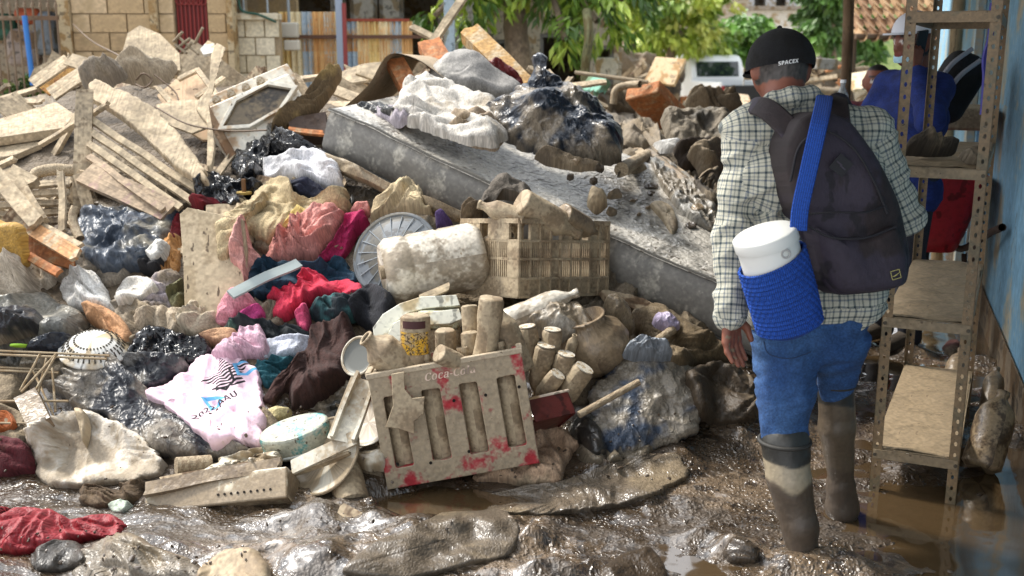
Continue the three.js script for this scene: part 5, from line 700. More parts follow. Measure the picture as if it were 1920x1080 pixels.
{ // teal roasting pan upside down in a black tray
  const mk = (L, W, H, ins, m, n, t) => { const s = new THREE.Shape(); s.absellipse(0, 0, L, W, 0, 6.283); const g = new THREE.ExtrudeGeometry(s, { depth: H, bevelSize: ins, bevelThickness: ins * 1.6, bevelSegments: 3, curveSegments: 28 }); g.rotateX(-Math.PI / 2); return part(n, boxUV(g), m, t); };
  const c = at(562, 832, 3.82), t = thing('teal_pan', 'teal enamel roasting pan upside down beside the pink shirt', 'pan', c), B = basis([495, 836, 3.85], [620, 806, 3.8], [500, 770, 3.95]); mk(.125, .075, .06, .012, M('tealp', 0x3b8488, { dirt: 0xa39d8c, dark: 0x3c3226, cover: .46, spots: .18, rough: .35, scale: .3, bump: 'mud' }), 'pan_body', t); const rim = new THREE.TorusGeometry(.13, .007, 8, 40); rim.rotateX(Math.PI / 2); rim.scale(1.05, 1, .66); part('rim', rim, plain('rimw', 0xcfd6d2), t); t.rotation.set(.22, .12, .24);
  const t2 = thing('black_tray', 'black oval tray beneath the teal pan', 'tray', at(585, 838, 3.8)); const r2 = new THREE.TorusGeometry(.15, .01, 8, 48); r2.rotateX(Math.PI / 2); r2.scale(1.06, 1, .62); part('rim', r2, plain('btr', 0x22201e, { roughness: .4 }), t2); const p2 = new THREE.CylinderGeometry(.15, .13, .03, 40); p2.scale(1.05, 1, .6); p2.translate(0, -.018, 0); part('tray_base', p2, plain('btr'), t2); t2.rotation.set(.5, .12, .26);
}
const disc = (n, l, c, p, r, h, m, nrm, o = {}) => { const t = thing(n, l, c, pt(p, o.lift ?? .03), o.group); part('plate', lathe([[.0, -h * .4], [r * .7, -h * .4], [r * .86, 0], [r, h * .4], [r, h * .1], [r * .86, -h * .4], [r * .7, -h], [.0, -h]], 36), m, t); if (o.rim) { const g = new THREE.TorusGeometry(r, .006, 6, 40); g.rotateX(Math.PI / 2); g.translate(0, h * .3, 0); part('rim', g, o.rim, t); } t.quaternion.setFromUnitVectors(V(0, 1, 0), nrm.normalize()); return t; };
const encoat = M('encoat', 0xc6c0b0, { dirt: 0x8c7c64, dark: 0x4a3c2c, cover: .34, spots: .1, rough: .4, bump: 'mud', bs: .002, scale: .35 });
disc('metal_lid', 'round metal lid standing behind the red crate', 'lid', [672, 668, 3.98], .075, .012, plain('steelm', 0x5f605c, { metalness: .5, roughness: .5 }), V(-.5, .45, .75), { rim: encoat });
disc('white_plate_big', 'large white plate behind the fridge shelf', 'plate', [690, 790, 3.85], .11, .018, encoat, V(-.3, .75, .6));
disc('enamel_dish', 'pale round enamel dish leaning against the fridge shelf', 'dish', [612, 855, 3.74], .15, .02, encoat, V(-.5, .62, .6), { rim: coat });
{ const t = thing('fridge_shelf', 'pale plastic fridge door shelf leaning beside the red crate', 'shelf', at(650, 780, 3.8)), A = (n, p, q, w, th, m, o) => pk(n, '', '', p, q, w, th, m, { parent: t, rag: .002, lift: 0, ...o }); A('tray_floor', [682, 712, 3.84], [638, 828, 3.66], .1, .008, encoat); A('tray_side', [672, 700, 3.84], [622, 822, 3.66], .012, .05, encoat); A('tray_side', [700, 722, 3.82], [662, 828, 3.64], .012, .04, encoat); A('arm', [668, 822, 3.66], [548, 876, 3.68], .055, .014, encoat); A('brace', [655, 850, 3.66], [535, 892, 3.68], .012, .03, coat); }
drape('white_bent_plate', 'bent white plastic piece beside the red crate foot', 'plastic', M('encoat'), [[648, 842], [672, 852], [700, 848], [722, 845], [722, 878], [690, 880], [668, 868]], { thick: .03, fold: .004, lift: .03 });
{ const a = at(640, 862, 3.76), b = at(662, 945, 3.6), t = thing('mud_cup', 'mud filled plastic cup sunk in the mud', 'cup', a); part('cup_body', warp(lathe([[.0, 0], [.058, .0], [.066, .02], [.062, a.distanceTo(b)], [.0, a.distanceTo(b)]], 24), .004, 20, 1), coat, t); t.quaternion.setFromUnitVectors(V(0, 1, 0), b.sub(a).normalize()); }
{ // long fridge drawer front in the mud
  const B = basis([272, 962, 3.52], [538, 934, 3.5], [264, 905, 3.6]), t = thing('fridge_tray', 'broken cream plastic fridge tray with holes lying in the mud', 'tray'); pose(t, B);
  part('tray_front', warp(bx(B.w, B.h, .02, B.w / 2, B.h / 2, 0, .006), .003, 12), M('cream', 0xcdc4ae, { dirt: 0x84735c, dark: 0x5a4a38, cover: .5, spots: .05, rough: .45, bump: 'mud', scale: .3 }), t); part('tray_floor', bx(B.w, .012, .2, B.w / 2, .012, -.11), coat, t); part('end_cap', bx(.014, B.h, .2, B.w - .01, B.h / 2, -.11), coatWet, t);
  for (let i = 0; i < 9; i++) part('drain_hole', new THREE.CylinderGeometry(.0045, .0045, .004, 10).rotateX(Math.PI / 2).translate(B.w * (.52 + i * .046), B.h * .3, .0115), darkHole, t);
  pk('muddy_batten', 'long muddy batten lying along the fridge tray', 'batten', [275, 918, 3.58], [520, 872, 3.62], .05, .03, coatWet, { lift: .02 }); pk('broken_strip', 'dark broken strip above the muddy batten', 'strip', [300, 905, 3.66], [530, 862, 3.68], .03, .02, WD2, { lift: .02 }); solo('pipe_stub', 'tan pipe stub behind the fridge tray', 'pipe', rod(at(330, 875, 3.72), at(395, 870, 3.78), .035, 14), coat);
}
drape('folded_mats', 'pale muddy strips behind the fridge tray', 'strips', encoat, [[380, 890], [440, 850], [520, 838], [560, 850], [520, 862], [440, 875]], { thick: .03, fold: .01, f: 20 });

// ---------- crates and bottles ----------
const { FontLoader } = await import('three/addons/loaders/FontLoader.js'); const { TextGeometry } = await import('three/addons/geometries/TextGeometry.js');
const font = await new FontLoader().loadAsync('fonts/droid/droid_serif_bold.typeface.json');
{ // tan lattice crate
  const B = basis([972, 557, 4.36], [1138, 551, 4.72], [968, 414, 4.4]), D = .38, t = thing('lattice_crate', 'mud caked lattice plastic crate full of bottles', 'crate'); pose(t, B); const m = coat, H = B.h, W = B.w;
  const face = (len, map, n) => { // ribs of one side; map(u, y, out) gives the place and turn
    const hs = [0, .24, .5, .74, 1], vs = Math.round(len / .062); const add = (nm, g) => { map(g); part(nm, boxUV(g), m, t); };
    hs.forEach((h, i) => add('rib', new THREE.BoxGeometry(len, i === 4 ? .02 : .011, i === 4 ? .022 : .016).translate(len / 2, H * h, .002)));
    for (let i = 0; i <= vs; i++) add('rib', new THREE.BoxGeometry(.009, H, .014).translate(len * i / vs, H / 2, 0));
    for (let r = 0; r < 4; r++) for (let i = 0; i < vs; i++) { const open = (r === 1 || r === 2) && (i + n) % 4 !== 0; if (open) { const gs = []; for (let k = 1; k < 5; k++) gs.push(new THREE.BoxGeometry(.0055, H * .23, .006).translate(len * (i + k / 5) / vs, H * (hs[r] + hs[r + 1]) / 2, -.004)); add('slats', join(gs)); } else if (r !== 3 || (i % 3)) add('web', new THREE.BoxGeometry(len / vs, H * .24, .005).translate(len * (i + .5) / vs, H * (hs[r] + hs[r + 1]) / 2, -.005)); }
  };
  face(W, g => g, 1); face(D, g => g.rotateY(-Math.PI / 2).rotateY(Math.PI).translate(0, 0, 0).scale(1, 1, 1), 0); // left side
  face(W, g => g.translate(0, 0, -D), 2); face(D, g => g.rotateY(Math.PI / 2).translate(W, 0, 0), 1); part('floor', bx(W, .012, D, W / 2, .01, -D / 2), m, t);
  bottle('long muddy bottle with its mouth over the crate edge', [985, 412, 4.5], [897, 383, 4.55], .042, 'beer', coat); bottle('fat muddy bottle lying base up on the crate', [975, 378, 4.5], [1085, 440, 4.62], .062, 'beer', coat); bottle('short muddy bottle on the crate right', [1055, 400, 4.58], [1120, 440, 4.75], .05, 'beer', coatWet); bottle('half hidden muddy bottle inside the lattice crate', [900, 470, 4.62], [960, 440, 4.55], .045, 'beer', coat);
  drape('brown_boot', 'mud caked brown boot behind the lattice crate', 'boot', cl('boot', 0x54442f, { cover: .4 }), [[862, 392], [880, 375], [900, 380], [905, 400], [898, 425], [870, 425]], { d: 4.75, thick: .06, fold: .012 }); drape('grey_jacket', 'grey muddy jacket draped behind the lattice crate', 'jacket', cl('gj', 0x6d655b, { cover: .35 }), [[898, 392], [915, 352], [945, 338], [990, 350], [1005, 372], [960, 372], [930, 372], [912, 410]], { thick: .06, fold: .03, lift: .08 });
}
{ // red bottle crate
  const B = basis([729, 916, 3.68], [1010, 866, 3.72], [703, 702, 3.74]), W = B.w, H = B.h, D = .34, t = thing('red_crate', 'muddy red bottle crate with Coca-Cola lettering full of bottles', 'crate'); pose(t, B);
  const red = M('redcrate', 0x9c1c26, { dirt: 0x93866f, dark: 0x6f5d48, cover: .505, spots: .04, bump: 'mud', bs: .008, rough: .7, scale: .45, size: 512 });
  const slab = (w, n) => { const s = new THREE.Shape(); s.moveTo(0, 0); s.lineTo(w, 0); s.lineTo(w, H); s.lineTo(0, H); const k = w / n; for (let i = 0; i < n; i++) { const a = k * (i + .25), b = k * (i + .79), y0 = H * .16, y1 = H * .8, r = .014, h = new THREE.Path(); h.moveTo(a + r, y0); h.lineTo(b - r, y0); h.quadraticCurveTo(b, y0, b, y0 + r); h.lineTo(b, y1 - r); h.quadraticCurveTo(b, y1, b - r, y1); h.lineTo(a + r, y1); h.quadraticCurveTo(a, y1, a, y1 - r); h.lineTo(a, y0 + r); h.quadraticCurveTo(a, y0, a + r, y0); s.holes.push(h); } return new THREE.ExtrudeGeometry(s, { depth: .024, bevelSize: .004, bevelThickness: .004, bevelSegments: 2, curveSegments: 4 }); };
  part('front_wall', boxUV(warp(mergeVertices(slab(W, 4).translate(0, 0, -.024)), .0015, 30)), red, t); part('back_wall', boxUV(slab(W, 4).translate(0, 0, -D)), red, t); for (const x of [.012, W - .012]) part('side_wall', boxUV(slab(D - .05, 3).rotateY(Math.PI / 2).translate(x - .012, 0, -.026)), red, t);
  part('floor', bx(W, .02, D, W / 2, .012, -D / 2), red, t); part('top_rim', join([bx(W + .02, .022, .03, W / 2, H - .005, -.008, .005), bx(.024, .02, D, 0, H + .002, -D / 2, .005), bx(.024, .02, D, W, H + .002, -D / 2, .005)]), M('redrim', 0xa04a40, { dirt: 0xa3957e, cover: .6, bump: 'mud', rough: .6, scale: .3 }), t);
  for (const [x, y] of [[.085, .2], [.3, .16], [.56, .2], [.3, .66], [.52, .66], [.73, .66], [.955, .68]]) part('bolt_hole', new THREE.CylinderGeometry(.006, .006, .004, 10).rotateX(Math.PI / 2).translate(W * x, H * y, .0045), darkHole, t);
  const tx = new TextGeometry('Coca-Cola', { font, size: .028, depth: .0015, curveSegments: 3 }); tx.applyMatrix4(new THREE.Matrix4().set(1, .28, 0, W * .35, 0, 1, 0, H * .87, 0, 0, 1, .004, 0, 0, 0, 1)); part('lettering', boxUV(tx), tint('letw', 0xd0b8a6, { bump: null }), t);
  for (let i = 0; i < 4; i++) { const g = bottleGeo(H * 1.02, .046, 'beer'); const tt = thing('bottle', `muddy bottle standing in slot ${['one', 'two', 'three', 'four'][i]} of the red crate front`, 'bottle', V(W * (i + .52) / 4, .024, -.074).applyMatrix4(B.m)); tt.quaternion.setFromRotationMatrix(B.m); part('glass_body', g, coat, tt); tt.userData.label = ['muddy bottle behind the torn cardboard in the red crate', 'muddy bottle in the red crate beside the cardboard', 'muddy bottle seen through the middle slot of the red crate', 'muddy bottle seen through the end slot of the red crate'][i]; }
  const cb = panelPoly('torn_cardboard', 'torn muddy cardboard piece stuck on the red crate', 'cardboard', [[735, 702], [757, 698], [758, 730], [772, 748], [795, 745], [793, 775], [775, 790], [776, 812], [745, 802], [724, 800], [738, 760], [736, 730]], 3.705, 3.665, .006, coat);
}
bottle('large muddy bottle lying with its neck over the red crate corner', [760, 692, 3.84], [684, 633, 3.8], .068, 'beer', coat);
{ const t = bottle('upturned muddy jar with a torn yellow label in the red crate', [778, 590, 3.86], [780, 760, 3.84], .056, 'beer', coat, { name: 'jar', cat: 'jar' }); const lb = new THREE.CylinderGeometry(.0585, .0585, .085, 24, 1, true, -1.1, 2.2), r = part('paper_label', boxUV(lb.translate(0, .1, 0)), M('ylab', 0xc99a2c, { dirt: 0x9a876b, dark: 0x3a2c20, cover: .3, spots: .3, scale: .12, bump: null }), t); t.updateMatrixWorld(); { const q = t.quaternion.clone().invert(), v = V(0, 0, 1).applyQuaternion(q); r.rotation.y = Math.atan2(v.x, v.z); const sl = part('purple_stain', new THREE.CylinderGeometry(.0583, .0583, .028, 20, 1, true, -.8, 1.6).translate(0, .03, 0), plain('pst', 0x3f1d1c), t); sl.rotation.y = r.rotation.y; } }
for (const [a, b, d1, c, e, d2, R, k, l] of [[822, 662, 3.74, 880, 690, 3.82, .036, 'beer', 'small muddy bottle lying base outward on the red crate rim'], [880, 572, 4.0, 888, 690, 3.95, .034, 'beer', 'upturned muddy bottle behind the tall bottle in the red crate'], [922, 558, 3.84, 900, 750, 3.84, .048, 'cola', 'tall upturned muddy cola bottle in the red crate'], [972, 700, 3.9, 922, 565, 3.95, .066, 'beer', 'wide muddy bottle leaning in the right of the red crate'], [880, 622, 3.92, 888, 720, 3.9, .034, 'beer', 'short upturned muddy bottle in the middle of the red crate'], [835, 618, 3.95, 838, 720, 3.95, .04, 'beer', 'dark upturned bottle behind the jar in the red crate']]) bottle(l, [a, b, d1], [c, e, d2], R, k, coat);
for (const [x, y] of [[742, 694], [880, 676], [952, 668]]) { const t = thing('bottle_mouth', 'round bottle mouth showing at the red crate rim', 'bottle', at(x, y, 3.86).add(V(0, -.13, 0)), 'bottle mouths at the red crate rim'); part('neck', lathe([[.02, 0], [.018, .1], [.021, .1], [.021, .115], [.013, .115], [.012, .09]], 16), coat, t); }
{ // white clothes iron
  const t = thing('white_iron', 'white plastic clothes iron behind the red crate', 'iron', at(775, 640, 4.12)), P = t.position, w = tint('ironw', 0xd9d8c9, { roughness: .4, bump: null }), k = (x, y, d) => at(x, y, d).sub(P);
  panelPolyPart('upper_shell', [[703, 640], [700, 615], [718, 590], [750, 570], [790, 557], [855, 554], [862, 572], [800, 577], [765, 585], [737, 606], [724, 630]], 4.18, 4.1, .11, w, t); panelPolyPart('lower_shell', [[722, 640], [738, 607], [770, 590], [860, 580], [866, 597], [845, 606], [790, 609], [762, 622], [746, 645]], 4.12, 4.05, .1, w, t);
  const b = new RoundedBoxGeometry(.17, .07, .14, 3, .02); const q = k(822, 595, 4.18); part('body', b.translate(q.x, q.y, q.z), tint('irond', 0xb9bca8, { bump: null }), t); const q2 = k(835, 640, 4.15); part('heel', warp(new RoundedBoxGeometry(.12, .12, .1, 3, .02), .008, 12).translate(q2.x, q2.y, q2.z), coat, t);
}
pk('wooden_spatula', 'wooden spatula sticking out behind the white iron', 'spatula', [785, 562, 4.3], [842, 538, 4.35], .035, .01, W3, { lift: 0 });
bottle('large muddy bottle lying beneath the lattice crate', [942, 606, 4.25], [1084, 548, 4.3], .052, 'soda', M('barrel'));
drape('white_bag_mid', 'white muddy plastic bag over the bottles beside the red crate', 'bag', VC('wbm', 0xbdb8ae, { cover: .36, bump: 'crumple', rough: .4 }), [[985, 615], [1005, 585], [1045, 568], [1085, 575], [1112, 600], [1110, 625], [1070, 640], [1020, 632]], { d: (x, y) => 4.35 - (y - 568) * .002, thick: .07, fold: .02, kind: 'plastic' });
{ const t = thing('clay_pot', 'large muddy round pot behind the loose bottles', 'pot', at(1130, 690, 4.28)); part('pot_body', warp(lathe([[.0, 0], [.08, .0], [.135, .06], [.15, .12], [.13, .18], [.085, .21], [.08, .235], [.095, .245], [.08, .25], [.07, .22], [.0, .2]], 36), .006, 12), coatWet, t); t.rotation.set(.15, 0, .35); }
drape('clear_bag', 'clear plastic bag right of the bottle heap', 'bag', VC('clb', 0xa89f90, { cover: .5, rough: .3 }), [[1130, 570], [1155, 556], [1180, 575], [1190, 610], [1175, 630], [1145, 610]], { d: 4.45, thick: .06, fold: .02, kind: 'plastic' });
for (const [a, b, c, e, R, l] of [[988, 612, 1000, 700, .04, 'muddy upturned bottle at the top left of the loose bottle heap'], [1036, 618, 1028, 700, .04, 'muddy upturned bottle at the top of the loose bottle heap'], [1024, 648, 1004, 745, .042, 'muddy upturned bottle touching the red crate'], [1062, 664, 1040, 750, .04, 'muddy upturned bottle in the middle of the loose heap'], [1046, 702, 1005, 755, .035, 'small muddy bottle lowest in the loose heap'], [1096, 690, 1045, 765, .045, 'muddy bottle pointing out at the right of the loose heap']]) bottle(l, [a, b, 4.12 - (b - 610) * .0016], [c, e, 4.12 - (b - 610) * .0012], R, 'soda', coat, { pale: true });
bottle('small capped bottle neck among the loose bottles', [1068, 662, 4.15], [1078, 628, 4.13], .022, 'beer', coat);
{ const B = basis([1004, 792, 3.78], [1078, 775, 3.86], [1002, 748, 3.84]), t = thing('red_basin', 'red plastic basin corner under the loose bottles', 'basin'); pose(t, B); const rb = tint('rbas', 0x5c2420, { roughness: .4 }); part('front_side', bx(B.w, B.h, .008, B.w / 2, B.h / 2, 0, .003), rb, t); part('rim', bx(B.w + .02, .012, .03, B.w / 2, B.h + .004, -.01, .004), tint('basr', 0xc9b9a6), t); part('end_side', bx(.008, B.h, .16, B.w, B.h / 2, -.08), rb, t); part('basin_floor', bx(B.w, .008, .16, B.w / 2, .01, -.09), rb, t); }
solo('muddy_stick', 'muddy stick lying across the blue grey bag', 'stick', rod(at(1085, 778, 3.86), at(1198, 716, 3.98), .014, 9), coat);
drape('black_pot', 'dark muddy pot lid at the foot of the blue grey bag', 'pot', VC('blp', 0x34322f, { cover: .3, rough: .3, bump: 'mud' }), [[1078, 800], [1100, 782], [1128, 810], [1138, 850], [1110, 860], [1085, 835]], { thick: .05, fold: .004, prof: 2.5 });
{ const t = thing('grey_blue_bag', 'blue grey muddy plastic sack gathered at its neck', 'bag', at(1205, 850, 4.0)), P = t.position, bm = sheetM('gbb', 0x4c586b, { cover: .45, dirt: 0x978d7c, dark: 0x4a3e30, spots: .06, scale: .3, rough: .42 }); const g = drapeGeo({ poly: [[1095, 812], [1108, 735], [1142, 690], [1180, 655], [1222, 645], [1262, 660], [1300, 692], [1318, 725], [1320, 770], [1302, 815], [1240, 842], [1172, 864], [1126, 856]], d: (x, y) => 4.32 - (y - 645) * .0017, thick: .16, fold: .02, f: 7, dir: .25, kind: 'plastic', prof: 2.4, nrm: V(0, .4, .9) }); g.translate(-P.x, -P.y, -P.z); part('sack', g, bm, t); const g2 = drapeGeo({ poly: [[1170, 668], [1180, 642], [1210, 636], [1250, 648], [1262, 668], [1225, 682]], d: 4.15, thick: .06, fold: .03, f: 16, kind: 'plastic', soft: 0 }); g2.translate(-P.x, -P.y, -P.z); part('gathered_neck', g2, sheetM('gbn', 0x8d949c, { cover: .3 }), t); }
drape('beige_rag', 'beige wet rag crumpled before the red crate', 'rag', cl('brag', 0xc3a487, { cover: .25, spots: .08 }), [[884, 902], [912, 866], [955, 850], [998, 832], [1008, 802], [1036, 794], [1062, 812], [1088, 832], [1074, 852], [1060, 882], [1052, 912], [1000, 916], [940, 908]], { thick: .06, fold: .035, f: 13 });
for (const [l, m, poly, k] of [['olive brown folded tarp under the mattress end', cl('obt', 0x6d5c42, { cover: .4 }), [[1180, 590], [1240, 575], [1320, 620], [1380, 670], [1330, 700], [1260, 680], [1200, 640]], 'cloth'], ['dark wet tarp folded beside the man legs', cl('dwt', 0x4d4030, { cover: .35, rough: .6 }), [[1285, 700], [1340, 680], [1400, 700], [1425, 750], [1420, 790], [1350, 800], [1310, 780]], 'cloth']]) drape('folded_tarp', l, 'tarp', m, poly, { thick: .06, fold: .03, dir: 1.3, kind: k });
drape('lilac_scrap', 'lilac plastic scrap below the mattress end', 'scrap', sheetM('lsc', 0xb5a9c4, { cover: .15 }), [[1222, 600], [1235, 586], [1262, 592], [1278, 612], [1255, 620], [1232, 612]], { thick: .03, fold: .02, kind: 'plastic', lift: .02 });
solo('short_pole', 'short tan pole end below the lilac scrap', 'pole', rod(at(1218, 650, 4.3), at(1262, 618, 4.4), .02, 9), coat);
// ---------- front mud ----------
drape('red_cloth', 'wet red cloth lying in the mud at the left front', 'cloth', cl('redc', 0x96202a, { cover: .14, rough: .6 }), [[-40, 965], [40, 958], [100, 962], [150, 985], [205, 968], [235, 985], [215, 1005], [150, 1020], [100, 1035], [30, 1042], [-40, 1030]], { thick: .05, fold: .035, f: 15 });
drape('mud_sack', 'half buried pale wet sack in the front mud', 'sack', VC('msk', 0x8e8476, { cover: .4, rough: .35 }), [[150, 1050], [200, 1015], [260, 1012], [300, 1035], [370, 1060], [400, 1100], [150, 1110]], { thick: .07, fold: .02 });
drape('tan_slab', 'tan mud crusted slab at the front edge', 'slab', coat, [[370, 1078], [400, 1045], [450, 1032], [495, 1040], [510, 1075], [500, 1110], [380, 1110]], { thick: .05, fold: .008, prof: 6 });
drape('grey_mud_rag', 'grey sodden rag in the mud below the red cloth', 'rag', VC('gmr', 0x4d4842, { cover: .3, rough: .4 }), [[60, 1045], [110, 1015], [150, 1020], [165, 1050], [120, 1075], [70, 1075]], { thick: .06, fold: .03 });
pk('wood_chunk', 'split wooden chunk standing in the mud before the red crate', 'wood', [645, 965, 3.42], [682, 985, 3.38], .05, .07, WD2, { lift: .02 });
drape('sunken_cloth', 'sodden dark cloth ridge in the front mud', 'cloth', VC('snk', 0x6d6254, { cover: .3, rough: .35 }), [[640, 1075], [700, 1020], [780, 985], [860, 950], [930, 945], [975, 985], [960, 1040], [880, 1062], [760, 1090]], { thick: .02, fold: .006, f: 6, dir: 1.2, smooth: true });
drape('sunken_sheet', 'mud covered sheet lying flat before the beige rag', 'sheet', VC('sns', 0x75695a, { cover: .3, rough: .25 }), [[860, 940], [960, 918], [1060, 905], [1180, 860], [1270, 850], [1290, 890], [1230, 930], [1120, 960], [980, 965]], { thick: .02, fold: .014, f: 12 });
drape('mud_boulder', 'dark mud lump at the front edge', 'mud lump', VC('mbl', 0x4a3e31, { cover: .2, rough: .3 }), [[1120, 1075], [1160, 1045], [1215, 1030], [1245, 1060], [1250, 1100], [1130, 1110]], { thick: .07, fold: .012 });
drape('mud_stone', 'dark wet stone in the puddle near the man boot', 'stone', VC('mst', 0x4f4438, { cover: .2, rough: .25 }), [[1352, 1035], [1372, 1008], [1400, 1012], [1425, 1035], [1415, 1060], [1365, 1058]], { thick: .06, fold: .01 });

// ---------- slotted steel shelf, seen from its end ----------
{
  const A = V(1.33, 0, -3.72), L = V(.52, 0, -1.11).normalize(), Xd = V(-L.z, 0, L.x), t = thing('steel_shelf', 'muddy slotted steel shelf unit standing in the floodwater by the wall', 'shelf', A); t.quaternion.setFromRotationMatrix(new THREE.Matrix4().makeBasis(Xd, V(0, 1, 0), L.clone().negate()));
  const st = M('shelfst', 0x6c6049, { dirt: 0x80694c, dark: 0x3b352a, cover: .42, spots: .14, rough: .55, bump: 'mud', bs: .002, scale: .3 }), Wd = .3, Ln = 1.2, H = 1.95;
  const flange = () => { const s = new THREE.Shape(); s.moveTo(0, 0); s.lineTo(.036, 0); s.lineTo(.036, H); s.lineTo(0, H); for (let y = .05; y < H; y += .042) { const h = new THREE.Path(); h.absellipse(.018, y, .0055, .009, 0, 6.283); s.holes.push(h); } return new THREE.ExtrudeGeometry(s, { depth: .0025, bevelEnabled: false, curveSegments: 3 }); };
  const leg = (sx, sz) => { const a = flange(), b = flange().rotateY(Math.PI / 2); b.translate(0, 0, .0); const g = join([boxUV(a.translate(0, 0, -.0025)), boxUV(b.translate(0, 0, 0))]); g.scale(sx, 1, sz); const ix = g.attributes.position; if (sx * sz < 0) { const p = ix.array, n = g.attributes.normal.array, u = g.attributes.uv.array; for (let i = 0; i < ix.count; i += 3) for (const [q, k] of [[p, 3], [n, 3], [u, 2]]) for (let e = 0; e < k; e++) { const z = q[(i + 1) * k + e]; q[(i + 1) * k + e] = q[(i + 2) * k + e]; q[(i + 2) * k + e] = z; } } return g; };
  for (const [x, z, sx, sz] of [[0, 0, 1, 1], [Wd, 0, -1, 1], [0, -Ln, 1, -1], [Wd, -Ln, -1, -1]]) { const o = part('leg', leg(sx, sz), st, t); o.position.set(x, -.03, z); }
  const board = M('board', 0x786952, { dirt: 0x8a7960, dark: 0x4a3d2e, cover: .5, spots: .1, rough: .6, bump: 'mud', bs: .006, scale: .5 });
  for (const y of [.17, .67, 1.21, 1.73]) { const b = part('shelf_board', join([bx(Wd - .008, .004, Ln - .008, Wd / 2, y, -Ln / 2), bx(Wd - .01, .034, .003, Wd / 2, y - .018, .004), bx(Wd - .01, .034, .003, Wd / 2, y - .018, -Ln + .004), bx(.003, .034, Ln - .08, .005, y - .018, -Ln / 2), bx(.003, .034, Ln - .08, Wd - .005, y - .018, -Ln / 2)]), y > 1.5 ? st : board, t); if (y < 1.5) { const g = new THREE.PlaneGeometry(Wd - .02, Ln - .02, 18, 60).rotateX(-Math.PI / 2), p = g.attributes.position; for (let i = 0; i < p.count; i++) p.setY(i, y + .003 + .012 * Math.max(0, fbm(p.getX(i) * 9 + y * 7, p.getZ(i) * 9, 3, 3)) * (y > 1 ? 2 : 1)); g.translate(Wd / 2, 0, -Ln / 2); g.computeVertexNormals(); part('dried_mud', boxUV(g), board, b); } for (const [x, z] of [[.012, .007], [Wd - .012, .007]]) part('bolt', new THREE.CylinderGeometry(.007, .007, .006, 6).rotateX(Math.PI / 2).translate(x, y - .02, z), plain('bolt', 0x5a5348, { metalness: .5 }), b); }
}
drape('mud_rag_shelf', 'muddy twisted rag lying on the upper steel shelf', 'rag', rags[1], [[1695, 285], [1700, 268], [1730, 258], [1765, 266], [1798, 275], [1790, 286], [1740, 288]], { d: 3.9, thick: .05, fold: .025, f: 18, soft: 0 });
drape('torn_liner', 'torn tan liner hanging off the upper shelf corner', 'liner', rags[2], [[1800, 285], [1850, 272], [1858, 290], [1845, 318], [1830, 308], [1815, 300]], { d: 3.66, thick: .02, fold: .012, f: 18, soft: 0 });
solo('purple_strip', 'purple cloth strip tied on the rear shelf post', 'cloth', warp(boxUV(new THREE.BoxGeometry(.02, .5, .02, 3, 16, 3)), .012, 9).translate(...at(1852, 110, 4.86).toArray()), plain('prp', 0x3d3a8c));
for (const [a, b, d1, c, e, d2, R, m, l] of [[1838, 880, 3.86, 1882, 735, 4.0, .075, M('botdark', 0x4f4030, { dirt: 0x8c7a60, cover: .4, rough: .35, bump: 'mud', scale: .3 }), 'large muddy soda bottle leaning on the blue wall'], [1780, 735, 4.75, 1804, 655, 4.95, .05, coatWet, 'muddy soda bottle standing behind the steel shelf'], [1855, 770, 4.55, 1868, 690, 4.7, .045, coatWet, 'muddy bottle between shelf post and blue wall']]) bottle(l, [a, b, d1], [c, e, d2], R, 'soda', m);
drape('foot_mud', 'long lump of mud behind the lower shelf', 'mud lump', coatWet, [[1715, 748], [1750, 738], [1790, 748], [1780, 762], [1730, 762]], { thick: .05, fold: .015 });
drape('pink_mud_rag', 'dark pink rag in the mud behind the shelf', 'rag', cl('pmr', 0x6d4440, { cover: .4 }), [[1765, 655], [1775, 640], [1795, 640], [1798, 662], [1780, 672]], { thick: .06, fold: .02 });
